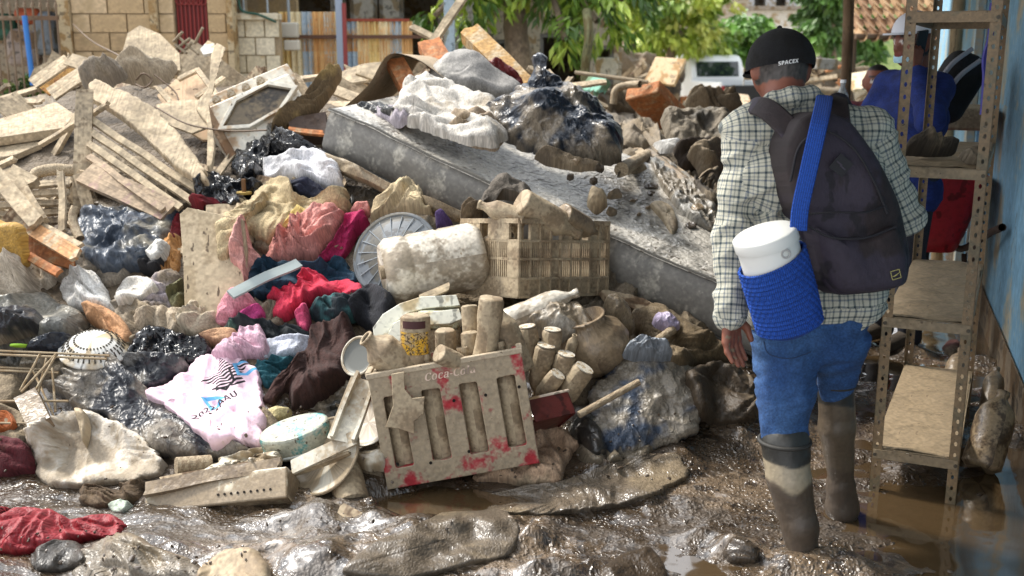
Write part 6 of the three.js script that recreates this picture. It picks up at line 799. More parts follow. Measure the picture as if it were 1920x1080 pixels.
{ // red wheelbarrow
  const t = thing('wheelbarrow', 'red metal wheelbarrow standing behind the shelf', 'wheelbarrow', V(2.53, 0, -6.45)); t.rotation.y = -.35; t.scale.setScalar(1.3); const rm = tint('wbr', 0xc02a38, { roughness: .4, bump: null }), s = new THREE.Shape(); // tray: flared tub
  const rings = [[.2, .14, .34], [.24, .17, .42], [.33, .24, .66], [.345, .255, .675], [.33, .24, .66], [.225, .16, .43], [.18, .12, .36]], pos = [], idx = [], N = 32; rings.forEach(([a, b, y], k) => { for (let i = 0; i < N; i++) { const q = i / N * 6.283, c = Math.cos(q), n = Math.sin(q), e = .55; pos.push(b * Math.sign(c) * Math.pow(Math.abs(c), e), y + (k > 1 && k < 5 ? .05 * n : 0), a * Math.sign(n) * Math.pow(Math.abs(n), e)); if (k) { const u = (k - 1) * N + i, v = (k - 1) * N + (i + 1) % N; idx.push(u, u + N, v, v, u + N, v + N); } } }); const o = pos.length / 3; pos.push(0, .34, 0, 0, .36, 0); for (let i = 0; i < N; i++) { idx.push(o, i, (i + 1) % N); idx.push(o + 1, (rings.length - 1) * N + (i + 1) % N, (rings.length - 1) * N + i); } const g = new THREE.BufferGeometry(); g.setAttribute('position', new THREE.Float32BufferAttribute(pos, 3)); g.setIndex(idx); g.computeVertexNormals(); part('tray', boxUV(g.toNonIndexed()), rm, t).material.side = 2;
  const fm = tint('wbf', 0x4a3a30); for (const s of [-1, 1]) { part('handle', tube([V(s * .1, .3, -.62), V(s * .16, .33, 0), V(s * .24, .5, .55), V(s * .26, .56, .8)], .016, 8), fm, t); part('leg', tube([V(s * .17, .33, .12), V(s * .2, .02, .2), V(s * .19, .02, .32), V(s * .2, .42, .38)], .012, 6), fm, t); } const w = part('wheel', new THREE.TorusGeometry(.15, .042, 10, 26).rotateY(Math.PI / 2).translate(0, .19, -.62), plain('tyre', 0x1b1a19), t); part('rim', new THREE.CylinderGeometry(.11, .11, .04, 18).rotateZ(Math.PI / 2).translate(0, .19, -.62), fm, w);
}
// black rucksack on the ledge
{ const c = at(1788, 165, 6.0), t = thing('black_rucksack', 'black rucksack with grey straps resting on the wall ledge', 'rucksack', at(1788, 215, 6.05)), P = t.position, bm = tint('rkb', 0x1a1a1e); const b = warp(new RoundedBoxGeometry(.24, .4, .2, 5, .09), .025, 7, 3).rotateZ(-.35).translate(c.x - P.x, c.y - P.y, c.z - P.z); part('pack', boxUV(b), bm, t); for (const [a, e] of [[0, 0], [.05, -.06]]) part('strap', tube([at(1762, 150, 5.85).sub(P).add(V(a, e, 0)), at(1785, 120, 5.8).sub(P).add(V(a, e, 0)), at(1822, 92, 5.85).sub(P).add(V(a, e, 0))], .014, 6), plain('rks', 0xa8a8b0), t); }

// ---------- people ----------
function sdfMesh(bones, cell, k = .03, disp) { // smooth union of tapered capsules, meshed with surface nets; bone: [a, ra, b, rb]
  const mn = V(1e9, 1e9, 1e9), mx = V(-1e9, -1e9, -1e9); for (const [a, ra, b, rb] of bones) { const r = Math.max(ra, rb) + cell * 3 + k * .5; for (const p of [a, b]) { mn.min(p.clone().subScalar(r)); mx.max(p.clone().addScalar(r)); } }
  const nx = Math.ceil((mx.x - mn.x) / cell) + 1, ny = Math.ceil((mx.y - mn.y) / cell) + 1, nz = Math.ceil((mx.z - mn.z) / cell) + 1, Fd = new Float32Array(nx * ny * nz).fill(1); let bi = 0; const p = V();
  for (const [a, ra, b, rb] of bones) {
    const r = Math.max(ra, rb) + k + cell * 3, lo = a.clone().min(b).subScalar(r), hi = a.clone().max(b).addScalar(r), dx = b.x - a.x, dy = b.y - a.y, dz = b.z - a.z, l2 = dx * dx + dy * dy + dz * dz + 1e-9;
    const c0 = (v, m, n) => clamp(Math.floor((v - m) / cell), 0, n - 1); for (let z = c0(lo.z, mn.z, nz); z <= c0(hi.z, mn.z, nz); z++) for (let y = c0(lo.y, mn.y, ny); y <= c0(hi.y, mn.y, ny); y++) for (let x = c0(lo.x, mn.x, nx); x <= c0(hi.x, mn.x, nx); x++) {
      const X = mn.x + x * cell, Y = mn.y + y * cell, Z = mn.z + z * cell, t = clamp(((X - a.x) * dx + (Y - a.y) * dy + (Z - a.z) * dz) / l2), d = Math.hypot(X - a.x - t * dx, Y - a.y - t * dy, Z - a.z - t * dz) - ra - (rb - ra) * t, o = (z * ny + y) * nx + x, f = Fd[o], h = Math.max(k - Math.abs(f - d), 0) / k; Fd[o] = Math.min(f, d) - h * h * k * .25;
    }
  }
  if (disp) for (let z = 0; z < nz; z++) for (let y = 0; y < ny; y++) for (let x = 0; x < nx; x++) { const o = (z * ny + y) * nx + x; if (Math.abs(Fd[o]) < .05) Fd[o] += disp(mn.x + x * cell, mn.y + y * cell, mn.z + z * cell); }
  const vi = new Int32Array(nx * ny * nz).fill(-1), pos = [], idx = [];
  for (let z = 0; z < nz - 1; z++) for (let y = 0; y < ny - 1; y++) for (let x = 0; x < nx - 1; x++) { let c = 0, sx = 0, sy = 0, sz = 0, any = 0; const o = (z * ny + y) * nx + x; for (let i = 0; i < 8; i++) if (Fd[o + (i & 1) + (i >> 1 & 1) * nx + (i >> 2) * nx * ny] < 0) any |= 1 << i; if (!any || any === 255) continue; for (let i = 0; i < 8; i++) for (const q of [1, 2, 4]) if (!(i & q)) { const j = i | q, fa = Fd[o + (i & 1) + (i >> 1 & 1) * nx + (i >> 2) * nx * ny], fb = Fd[o + (j & 1) + (j >> 1 & 1) * nx + (j >> 2) * nx * ny]; if ((fa < 0) !== (fb < 0)) { const t = fa / (fa - fb); c++; sx += (i & 1) + (q === 1 ? t : 0); sy += (i >> 1 & 1) + (q === 2 ? t : 0); sz += (i >> 2) + (q === 4 ? t : 0); } } vi[o] = pos.length / 3; pos.push(mn.x + (x + sx / c) * cell, mn.y + (y + sy / c) * cell, mn.z + (z + sz / c) * cell); }
  const S = [1, nx, nx * ny]; for (let z = 1; z < nz - 1; z++) for (let y = 1; y < ny - 1; y++) for (let x = 1; x < nx - 1; x++) { const o = (z * ny + y) * nx + x; for (let e = 0; e < 3; e++) { const a = Fd[o] < 0, b = Fd[o + S[e]] < 0; if (a === b) continue; const u = S[(e + 1) % 3], v = S[(e + 2) % 3], q = [vi[o], vi[o - u], vi[o - u - v], vi[o - v]]; if (q.some(i => i < 0)) continue; if (a) idx.push(q[0], q[1], q[2], q[0], q[2], q[3]); else idx.push(q[0], q[2], q[1], q[0], q[3], q[2]); } }
  const g = new THREE.BufferGeometry(); g.setAttribute('position', new THREE.Float32BufferAttribute(pos, 3)); g.setIndex(idx); g.computeVertexNormals(); return g;
}
function fabricUV(g, bones) { // unroll cloth round each limb: u round it, v along it
  const n = g.toNonIndexed(), p = n.attributes.position, uv = new Float32Array(p.count * 2), c = V(), q = V();
  const B = bones.map(([a, ra, b, rb]) => { const ax = b.clone().sub(a), L = ax.length(); ax.normalize(); const s = Math.abs(ax.x) > .8 ? V(0, 1, 0) : V(0, 0, 1), e1 = s.addScaledVector(ax, -s.dot(ax)).normalize(), e2 = V().crossVectors(ax, e1); return { a, ax, L, e1, e2, r: Math.max(ra, rb), ra, rb }; });
  for (let i = 0; i < p.count; i += 3) {
    c.set(0, 0, 0); for (let k = 0; k < 3; k++) c.add(q.fromBufferAttribute(p, i + k)); c.divideScalar(3); let best = 1e9, m = B[0]; for (const b of B) { q.copy(c).sub(b.a); const t = clamp(q.dot(b.ax) / b.L), d = q.addScaledVector(b.ax, -t * b.L).length() - mix(b.ra, b.rb, t); if (d < best) { best = d; m = b; } }
    const per = Math.max(1, Math.round(6.283 * m.r / .048)) * .048, us = []; for (let k = 0; k < 3; k++) { q.fromBufferAttribute(p, i + k).sub(m.a); us.push(Math.atan2(q.dot(m.e2), q.dot(m.e1)) / 6.283 * per); uv[(i + k) * 2 + 1] = q.dot(m.ax); } const mxu = Math.max(...us); us.forEach((u, k) => uv[(i + k) * 2] = mxu - u > per / 2 ? u + per : u);
  }
  n.setAttribute('uv', new THREE.BufferAttribute(uv, 2)); const nn = n.attributes.normal; return n;
}
function colour(g, fn) { const p = g.attributes.position, a = new Float32Array(p.count * 3), c = new THREE.Color(), v = V(); for (let i = 0; i < p.count; i++) { v.fromBufferAttribute(p, i); fn(v, c); a[i * 3] = c.r; a[i * 3 + 1] = c.g; a[i * 3 + 2] = c.b; } g.setAttribute('color', new THREE.BufferAttribute(a, 3)); if (!g.attributes.uv) boxUVkeep(g); return g; }
function boxUVkeep(g) { const p = g.attributes.position, uv = new Float32Array(p.count * 2); for (let i = 0; i < p.count; i++) { uv[i * 2] = p.getX(i) + p.getZ(i) * .5; uv[i * 2 + 1] = p.getY(i); } g.setAttribute('uv', new THREE.BufferAttribute(uv, 2)); return g; }
const skinM = new THREE.MeshPhysicalMaterial({ vertexColors: true, roughness: .55, sheen: .2 }), clothVC = new THREE.MeshStandardMaterial({ vertexColors: true, roughness: .9, map: FINE, bumpMap: BUMP.cloth, bumpScale: .002 });
function handBones(w, dir, palmN, s = 1, curl = .5) { // wrist, pointing direction, palm normal
  const D = dir.clone().normalize(), N = palmN.clone().addScaledVector(D, -palmN.dot(D)).normalize(), S = V().crossVectors(D, N), P = (f, a, n) => w.clone().addScaledVector(D, f * s).addScaledVector(S, a * s).addScaledVector(N, n * s), o = [];
  for (const a of [-.028, -.01, .01, .028]) o.push([P(.0, a * .5, 0), .017 * s, P(.082, a, 0), .0125 * s]);
  [[-.03, .062], [-.01, .076], [.011, .072], [.03, .056]].forEach(([a, l]) => { const c1 = curl * .7, c2 = curl * 1.5, k1 = P(.085, a, 0), k2 = P(.085 + l * .48 * Math.cos(c1), a * 1.06, l * .48 * Math.sin(c1)), k3 = P(.085 + l * (.48 * Math.cos(c1) + .52 * Math.cos(c2)), a * 1.08, l * (.48 * Math.sin(c1) + .52 * Math.sin(c2))); o.push([k1, .0095 * s, k2, .0085 * s], [k2, .0085 * s, k3, .0068 * s]); });
  o.push([P(.02, -.026, .004), .014 * s, P(.055, -.05, .018), .011 * s], [P(.055, -.05, .018), .0105 * s, P(.088, -.052, .03), .0085 * s]); return o;
}
function headBones(c, fw, up, s = 1) { const R = V().crossVectors(fw, up).normalize(), U = V().crossVectors(R, fw).normalize(), Q = (x, y, z) => c.clone().addScaledVector(R, x * s).addScaledVector(U, y * s).addScaledVector(fw, z * s), b = (x, y, z, r, X, Y, Z, r2) => [Q(x, y, z), r * s, Q(X, Y, Z), r2 * s];
  return { Q, R, U, bones: [b(0, .03, -.025, .082, 0, .035, .015, .08), b(0, -.01, .03, .062, 0, -.075, .045, .042), b(-.03, -.03, .03, .045, .03, -.03, .03, .045), b(0, .012, .085, .011, 0, -.03, .108, .014), b(-.035, .028, .078, .012, .035, .028, .078, .012), b(-.014, -.058, .088, .009, .014, -.058, .088, .009), b(-.082, .0, -.01, .02, -.086, -.03, -.005, .012), b(.082, .0, -.01, .02, .086, -.03, -.005, .012), b(0, -.03, -.02, .058, 0, -.14, -.035, .056)] }; }
const SK = new THREE.Color(0x8a5540), SKD = new THREE.Color(0x6d3d2e), HAIR = new THREE.Color(0x1a1614);
function headColour(H, c0, s, hair, grey) { return (v, c) => { const q = v.clone().sub(c0), x = q.dot(H.R) / s, y = q.dot(H.U) / s, z = q.dot(H.F) / s; c.copy(SK).lerp(SKD, .5 + .5 * n3(v.x * 40, v.y * 40, v.z * 40) * .8); if ((y > .075 || z < .02 && y > -.055 && Math.abs(x) < .079) && Math.hypot(x, y, z) < .2) { c.copy(hair); if (grey) c.lerp(new THREE.Color(0x77706a), .5 * (.5 + .5 * n3(v.x * 300, v.y * 90, v.z * 300))); } for (const e of [-1, 1]) { const d = Math.hypot(x - e * .032, y - .006); if (z > .05 && d < .013) c.set(d < .006 ? 0x120c0a : 0xd8cfc8); if (z > .06 && Math.abs(y - .032) < .006 && Math.abs(x - e * .034) < .02) c.copy(hair); } if (z > .07 && Math.abs(y + .058) < .01 && Math.abs(x) < .024) c.set(0x7c3f38); }; }
{ // the man with the rucksack, walking away
  const foot = V(1.02, 0, -3.35), t = thing('person', 'person in black cap and plaid shirt walking away through the mud', 'person', foot), A = (x, y, d) => at(x, y, d).sub(foot);
  const hc = A(1462, 128, 3.48), fw = V(-.12, -.3, -1).normalize(), H = headBones(hc, fw, V(0, 1, -.25).normalize(), 1.0); H.F = fw;
  const shL = A(1398, 250, 3.4), shR = A(1628, 250, 3.42), elL = A(1376, 425, 3.36), wrL = A(1370, 584, 3.28), elR = A(1694, 405, 3.42), wrR = A(1640, 440, 3.66), hpL = A(1478, 620, 3.38), hpR = A(1572, 620, 3.4), knL = A(1472, 815, 3.27), anL = A(1500, 985, 3.2), knR = A(1568, 770, 3.46), anR = A(1578, 930, 3.5), ch = A(1500, 290, 3.4), nk = A(1478, 205, 3.44);
  const hand = handBones(wrL, A(1374, 690, 3.27).sub(wrL), V(.6, 0, .6), 1.12, .35), handR = handBones(wrR, V(-.3, .3, -.9), V(-1, 0, 0), 1, 1.1);
  const body = [...H.bones, [A(1470, 160, 3.46), .056, nk, .062], [nk, .06, ch, .1], [ch, .11, A(1530, 560, 3.39), .11], [shL, .05, elL, .04], [elL, .038, wrL, .027], [shR, .05, elR, .04], [elR, .038, wrR, .027], [hpL, .07, knL, .04], [knL, .036, anL, .026], [hpR, .06, knR, .034], [knR, .03, anR, .024], [anL, .03, anL.clone().add(V(-.01, -.04, -.07)), .02], [anR, .03, anR.clone().add(V(0, -.03, -.07)), .02]];
  const bg = sdfMesh(body, .009, .03), hg = sdfMesh(hand, .0033, .008), hr = sdfMesh(handR, .004, .008); const hcol = headColour(H, hc, 1, HAIR, true);
  const skin = mergeGeometries([bg, hg, hr].map(g => { g.deleteAttribute('uv'); return g; })); part('body', colour(skin, (v, c) => { hcol(v, c); if (v.distanceTo(hc) > .26) { c.copy(SK).lerp(SKD, .55 + .45 * n3(v.x * 60, v.y * 60, v.z * 60)); if (v.distanceTo(wrL) < .2 && n3(v.x * 90, v.y * 90, v.z * 90) > .5) c.set(0x7a6a55); } }), skinM, t);
  // plaid shirt
  const pl = dataTex(256, (x, y) => { const w = (q, c, h) => sstep(h, h * .5, Math.abs(q - c)), du = w(x, .25, .1) * .85 + w(x, .55, .05) * .45 + w(x, .8, .075) * .7, dv = w(y, .25, .1) * .85 + w(y, .55, .05) * .45 + w(y, .8, .075) * .7, k = clamp(.52 * du + .52 * dv), g = .92 + .16 * (pn(x, y, 128, 3) - .5); const hue = w(x, .8, .075) + w(y, .55, .05) > .4 ? hx(0x39465c) : hx(0x22303a); return [0, 1, 2].map(i => mix(hx(0xc9c6b4)[i], hue[i], k) * g); }, 1); rep(pl, .048);
  const shirt = [[shL, .076, shR, .076], [A(1440, 330, 3.39), .118, A(1588, 330, 3.4), .118], [A(1446, 450, 3.385), .118, A(1590, 450, 3.39), .118], [A(1462, 550, 3.38), .118, A(1588, 545, 3.39), .118], [A(1465, 572, 3.38), .114, A(1590, 566, 3.39), .114], [shL, .072, elL, .058], [elL, .058, wrL, .052], [shR, .074, elR, .06], [elR, .06, wrR.clone().lerp(elR, .2), .05], [A(1440, 240, 3.42), .08, A(1570, 240, 3.43), .08]];
  const fold = (x, y, z) => .009 * n3(x * 11 + y * 16, y * 6, z * 11) + .02 * Math.abs(n3(x * 9 + y * 5, y * 20 - x * 12, z * 8)) - .007 + .006 * Math.abs(n3(x * 30 - y * 14, y * 30, z * 30));
  part('shirt', fabricUV(sdfMesh(shirt, .0085, .035, fold), shirt), new THREE.MeshStandardMaterial({ map: pl, roughness: .92, bumpMap: BUMP.cloth, bumpScale: .002 }), t);
  const collar = [[A(1432, 205, 3.4), .026, A(1450, 190, 3.365), .028], [A(1450, 190, 3.365), .028, A(1485, 182, 3.355), .03], [A(1485, 182, 3.355), .03, A(1520, 178, 3.38), .028], [A(1520, 178, 3.38), .026, A(1540, 188, 3.45), .02], [A(1432, 205, 3.4), .026, A(1420, 212, 3.48), .02], [A(1445, 215, 3.37), .03, A(1530, 205, 3.38), .03]]; part('collar', fabricUV(sdfMesh(collar, .006, .02), collar), t.children[1].material, t);
  const cuff = [[A(1371, 560, 3.3), .055, A(1370, 590, 3.285), .054]]; part('cuff', fabricUV(sdfMesh(cuff, .006, .02, fold), cuff), t.children[1].material, t);
  // jeans
  const jeans = [[A(1470, 600, 3.38), .11, A(1575, 600, 3.39), .1], [A(1470, 650, 3.36), .104, A(1474, 740, 3.31), .09], [A(1474, 740, 3.31), .09, A(1471, 830, 3.265), .072], [A(1575, 640, 3.4), .092, A(1568, 690, 3.43), .07], [A(1568, 690, 3.43), .066, A(1568, 770, 3.46), .05], [A(1490, 640, 3.37), .1, A(1560, 640, 3.39), .1]];
  const jf = (x, y, z) => .007 * n3(x * 12, y * 16, z * 12) + .018 * Math.abs(n3(x * 8 + y * 8, y * 30 - x * 10, z * 8)) - .003; const jg = sdfMesh(jeans, .0085, .03, jf); part('jeans', colour(jg, (v, c) => { const n = .5 + .5 * fbm(v.x * 9, v.y * 5, v.z * 9, 3); c.set(0x284f86).lerp(new THREE.Color(0x5d86b5), clamp(n * 1.2 - .45)).multiplyScalar(.94 + .1 * n3(v.x * 90, v.y * 60, v.z * 90)); }), clothVC, t);
  part('pocket_seam', tube([A(1432, 640, 3.24), A(1440, 662, 3.235), A(1480, 672, 3.225), A(1520, 660, 3.24)], .0022, 5, 20), plain('seam', 0x1c3356), t);
  // rubber boots
  const bootC = (lo, hi, mid = 0x9c8f78) => (v, c) => { const f = n3(v.x * 16, 3, v.z * 16) * .02 + n3(v.x * 50, v.y * 30, v.z * 50) * .004, y = v.y + f; c.set(0x4f4337).lerp(new THREE.Color(mid), sstep(lo - .012, lo + .006, y)).lerp(new THREE.Color(0x2b2a26), sstep(hi - .004, hi + .004, v.y + .3 * f)); c.multiplyScalar(.9 + .2 * n3(v.x * 120, v.y * 120, v.z * 120)); }; const bootM = new THREE.MeshPhysicalMaterial({ vertexColors: true, roughness: .5, clearcoat: .25, clearcoatRoughness: .3, bumpMap: BUMP.mud, bumpScale: .004 });
  const bt = (nm, bones, lo, hi, mid) => { const b = part(nm, colour(sdfMesh(bones, .007, .02, (x, y, z) => .003 * n3(x * 16, y * 24, z * 16)), bootC(lo, hi, mid)), bootM, t); return b; };
  bt('boot', [[A(1472, 832, 3.262), .078, A(1480, 900, 3.235), .069], [A(1480, 900, 3.235), .069, A(1500, 990, 3.2), .056], [A(1500, 990, 3.2), .056, A(1506, 1048, 3.19), .05], [A(1506, 1040, 3.2), .048, A(1490, 1035, 3.36), .04]], .24, .31); bt('boot', [[A(1567, 722, 3.45), .062, A(1570, 800, 3.46), .059], [A(1570, 800, 3.46), .059, A(1577, 905, 3.49), .044], [A(1576, 915, 3.49), .05, A(1580, 955, 3.5), .054], [A(1580, 955, 3.49), .054, A(1565, 950, 3.64), .048]], .2, .44, 0x5d5040);
  for (const [x, y, d, r] of [[1471, 826, 3.262, .081], [1566, 720, 3.45, .064]]) { const g = new THREE.TorusGeometry(r, .007, 8, 28).rotateX(Math.PI / 2), q = A(x, y, d); part('boot_rim', g.translate(q.x, q.y, q.z), plain('bootr', 0x2f2d29), t); }
  // cap
  const cap = new THREE.SphereGeometry(.109, 60, 26, 0, 6.283, 0, 1.74), cp = cap.attributes.position; for (let i = 0; i < cp.count; i++) { const x = cp.getX(i), y = cp.getY(i), z = cp.getZ(i), a = Math.atan2(z, x), s = 1 - .012 * Math.pow(Math.abs(Math.cos(a * 3)), 40); const tuck = y < 0 ? 1 + y * 1.1 : 1, wr = 1 + .018 * n3(x * 28, y * 28, z * 28) * (y < .07 ? 1 : .4); cp.setXYZ(i, x * .98 * s * tuck * wr, y * 1.02 * s, z * 1.1 * s * tuck * wr); } cap.computeVertexNormals();
  const cg = part('cap', boxUV(cap), tint('capb', 0x0e0e10, { bump: 'cloth', roughness: 1 }), t); cg.position.copy(hc).add(V(0, .014, .006)); cg.rotation.set(-.2, .1, .03); cg.material.side = 2; const br = new THREE.CylinderGeometry(.085, .09, .01, 24, 1, false, 0, Math.PI).rotateY(Math.PI / 2); br.scale(1, 1, 1.1); part('brim', br.translate(0, -.01, -.09), tint('capb'), cg); part('button', new THREE.SphereGeometry(.009, 10, 8).translate(0, .113, 0), tint('capb'), cg);
  const sf = await new FontLoader().loadAsync('fonts/droid/droid_sans_bold.typeface.json'), tx = new TextGeometry('SPACEX', { font: sf, size: .0115, depth: .001, curveSegments: 2 }); tx.computeBoundingBox(); tx.translate(-tx.boundingBox.max.x / 2, 0, 0); tx.scale(1.2, 1, 1); const tp = tx.attributes.position; for (let i = 0; i < tp.count; i++) { const x = tp.getX(i), a = x / .118, y = tp.getY(i) - .022 + .1 * x, xx = 0, R = Math.sqrt(Math.max(0, 1 - (y / .112) ** 2)); tp.setXYZ(i, .1085 * R * Math.sin(a - .16) * 1.0, y, (.1205 * R + tp.getZ(i)) * Math.cos(a - .16)); } tx.computeVertexNormals(); part('lettering', tx, plain('capw', 0xd8d8d6), cg);

  // rucksack
  const rk = thing('rucksack', 'dark plum rucksack worn on the walking person back', 'rucksack', at(1600, 540, 3.2)), P = rk.position, rmat = tint('rkp', 0x2e2733, { bump: 'cloth', bs: .002, roughness: .8 }), sub = g => { g.translate(-P.x, -P.y, -P.z); return g; };
  part('main_pack', sub(drapeGeo({ poly: [[1470, 262], [1490, 222], [1530, 204], [1586, 222], [1636, 290], [1680, 380], [1704, 480], [1696, 535], [1640, 552], [1565, 556], [1532, 530], [1515, 440], [1482, 380], [1466, 310]], d: (x, y) => 3.2 + (x - 1590) * .0002, smooth: true, thick: .09, fold: .005, f: 5, prof: 3.2, nrm: V(.05, .12, .99), sink: .14, soft: 0, res: 1 })), rmat, rk);
  part('front_pocket', sub(drapeGeo({ poly: [[1520, 425], [1560, 440], [1620, 440], [1675, 420], [1698, 480], [1690, 532], [1640, 546], [1570, 548], [1542, 520]], d: 3.15, smooth: true, thick: .05, fold: .006, f: 5, prof: 5, nrm: V(.05, .05, .99), sink: .07, soft: 0, res: 1 })), rmat, rk);
  part('zip', sub(tube([at(1516, 424, 3.1), at(1555, 444, 3.083), at(1620, 446, 3.083), at(1680, 425, 3.1)], .004, 6, 30)), plain('zip', 0x17141a), rk); part('zip', sub(tube([at(1482, 340, 3.125), at(1502, 270, 3.115), at(1545, 246, 3.11), at(1596, 274, 3.105), at(1636, 335, 3.105), at(1664, 400, 3.11)], .004, 6, 50)), plain('zip'), rk); part('flap_seam', sub(tube([at(1512, 402, 3.105), at(1560, 398, 3.09), at(1620, 398, 3.09), at(1662, 385, 3.11)], .003, 6, 30)), plain('zip'), rk);
  const dm = new THREE.BoxGeometry(.05, .05, .004).rotateZ(.9); const dq = at(1577, 310, 3.097); part('patch', sub(dm.translate(dq.x, dq.y, dq.z)), plain('patch', 0x141217), rk); for (const s of [-1, 1]) { const q = at(1577 + s * 3, 310 + s * 4, 3.093); part('patch_slot', sub(new THREE.BoxGeometry(.004, .02, .003).rotateZ(.9).translate(q.x, q.y, q.z)), plain('pslot', 0x3a343f), rk); }
  { const q = at(1680, 515, 3.085), s = new THREE.Shape(); s.moveTo(-.012, -.002); s.quadraticCurveTo(-.006, -.009, .014, .007); s.quadraticCurveTo(-.004, -.003, -.012, -.002); const g = new THREE.ExtrudeGeometry(s, { depth: .002, bevelEnabled: false }); part('logo', sub(g.rotateZ(.25).translate(q.x, q.y, q.z)), plain('logo', 0xa8a060), rk); const fr = []; for (const [w, h, x, y] of [[.026, .0015, 0, .013], [.026, .0015, 0, -.013], [.0015, .026, .013, 0], [.0015, .026, -.013, 0]]) fr.push(new THREE.BoxGeometry(w, h, .002).translate(x, y, 0)); part('logo_border', sub(join(fr).rotateZ(.3).translate(q.x, q.y, q.z - .001)), plain('logo'), rk); }
  const band = (pts, w, th, m, nm, par) => { const c = new THREE.CatmullRomCurve3(pts), n = 26, pos = [], idx = [], uv = []; for (let i = 0; i <= n; i++) { const p = c.getPointAt(i / n), T = c.getTangentAt(i / n), cam = V(0, EYE, 0).sub(p), up = pts.up ? pts.up : cam.clone().normalize().lerp(V(0, 1, 0), .25), S = V().crossVectors(T, up).normalize(), N = V().crossVectors(S, T).normalize(); for (const [a, b] of [[-1, 0], [-.8, 1], [.8, 1], [1, 0], [.8, -1], [-.8, -1]]) { const q = p.clone().addScaledVector(S, a * w / 2).addScaledVector(N, b * th / 2); pos.push(q.x, q.y, q.z); uv.push(a * w / 2, i / n * c.getLength()); } if (i) for (let k = 0; k < 6; k++) { const a = (i - 1) * 6 + k, b = (i - 1) * 6 + (k + 1) % 6; idx.push(a, b, a + 6, b, b + 6, a + 6); } } const g = new THREE.BufferGeometry(); g.setAttribute('position', new THREE.Float32BufferAttribute(pos, 3)); g.setAttribute('uv', new THREE.Float32BufferAttribute(uv, 2)); g.setIndex(idx); g.computeVertexNormals(); g.translate(-par.position.x, -par.position.y, -par.position.z); return part(nm, g, m, par); };
  band([at(1500, 262, 3.2), at(1470, 232, 3.24), at(1440, 206, 3.3), at(1415, 198, 3.38), at(1398, 210, 3.5)], .07, .018, rmat, 'strap', rk); band([at(1575, 240, 3.22), at(1572, 210, 3.27), at(1570, 190, 3.36), at(1575, 190, 3.48), at(1590, 220, 3.56)], .065, .018, rmat, 'strap', rk); band([at(1480, 270, 3.2), at(1472, 340, 3.24), at(1490, 400, 3.26), at(1530, 480, 3.26)], .03, .04, rmat, 'side_gusset', rk);
  // blue knitted bag with the cooler flask
  const a = at(1483, 618, 3.13), b = at(1438, 456, 3.1), ax = b.clone().sub(a), L = ax.length(), R = .098, blue = 0x1c4fae, kb = thing('knitted_bag', 'bright blue knitted shoulder bag holding a white flask', 'bag', a); kb.quaternion.setFromUnitVectors(V(0, 1, 0), ax.clone().normalize()); const prof = [[.001, -.012], [R * .6, -.008], [R * .92, .012]]; for (let y = .02; y <= L * .83; y += .0022) prof.push([R * (1 + .02 * Math.sin(y * 9)) + .0022 * Math.sin(y * 2 * Math.PI / .0155), y]); prof.push([R * .98, L * .83], [R * .96, L * .82]);
  const kt = rep(dataTex(128, (x, y) => { const s = Math.abs(Math.sin(x * Math.PI * 8)), q = Math.abs(Math.sin((y + .12 * s) * Math.PI * 4)); return g1(.25 + .75 * s * q); }, 0), .05), km = new THREE.MeshStandardMaterial({ color: blue, roughness: .95, bumpMap: kt, bumpScale: .004, map: rep(dataTex(128, (x, y) => g1(.62 + .38 * Math.abs(Math.sin(x * Math.PI * 8)) * (.7 + .6 * pn(x, y, 16, 3))), 1), .05) });
  const kg = lathe(prof, 320), kp = kg.attributes.position; for (let i = 0; i < kp.count; i++) { const x = kp.getX(i), y = kp.getY(i), z = kp.getZ(i), th = Math.atan2(z, x), k = 1 + .05 * n3(x * 14, y * 10, z * 14) + (y > .01 ? .032 * Math.abs(Math.sin(th * 38 + Math.floor(y / .0155) * 1.57)) : 0); kp.setXYZ(i, x * k, y + (y > .02 ? .18 * x * (y / L) : 0), z * k); } kg.computeVertexNormals(); part('knit_body', kg, km, kb);
  band([at(1497, 432, 3.06), at(1500, 395, 3.06), at(1516, 320, 3.05), at(1534, 240, 3.07), at(1543, 200, 3.17), at(1546, 182, 3.3), at(1548, 185, 3.42)], .05, .01, km, 'strap', scene_holder(kb));
  const fl = thing('water_flask', 'white round insulated water flask inside the blue bag', 'flask', a.clone().addScaledVector(ax, .06)); fl.quaternion.copy(kb.quaternion); const fm = plain('flk', 0xd2d2cd, { roughness: .45 }); part('flask_body', lathe([[.001, 0], [R * .88, 0], [R * .9, .01], [R * .92, L * .92], [R * .9, L * .93]], 40), fm, fl); part('lid', lathe([[R * .9, L * .925], [R * .97, L * .93], [R * .98, L * 1.04], [R * .9, L * 1.06], [R * .5, L * 1.065], [.001, L * 1.065]], 40), fm, fl); const kn = new THREE.TorusGeometry(.012, .003, 8, 18); kn.translate(.03, L * .88, R * .905); part('badge', kn, plain('bdg', 0x9a9a98), fl);
  function scene_holder(g) { const h = { position: V(0, 0, 0), add(m) { m.updateMatrixWorld(); scene.add(m); g.attach(m); } }; return h; }
}
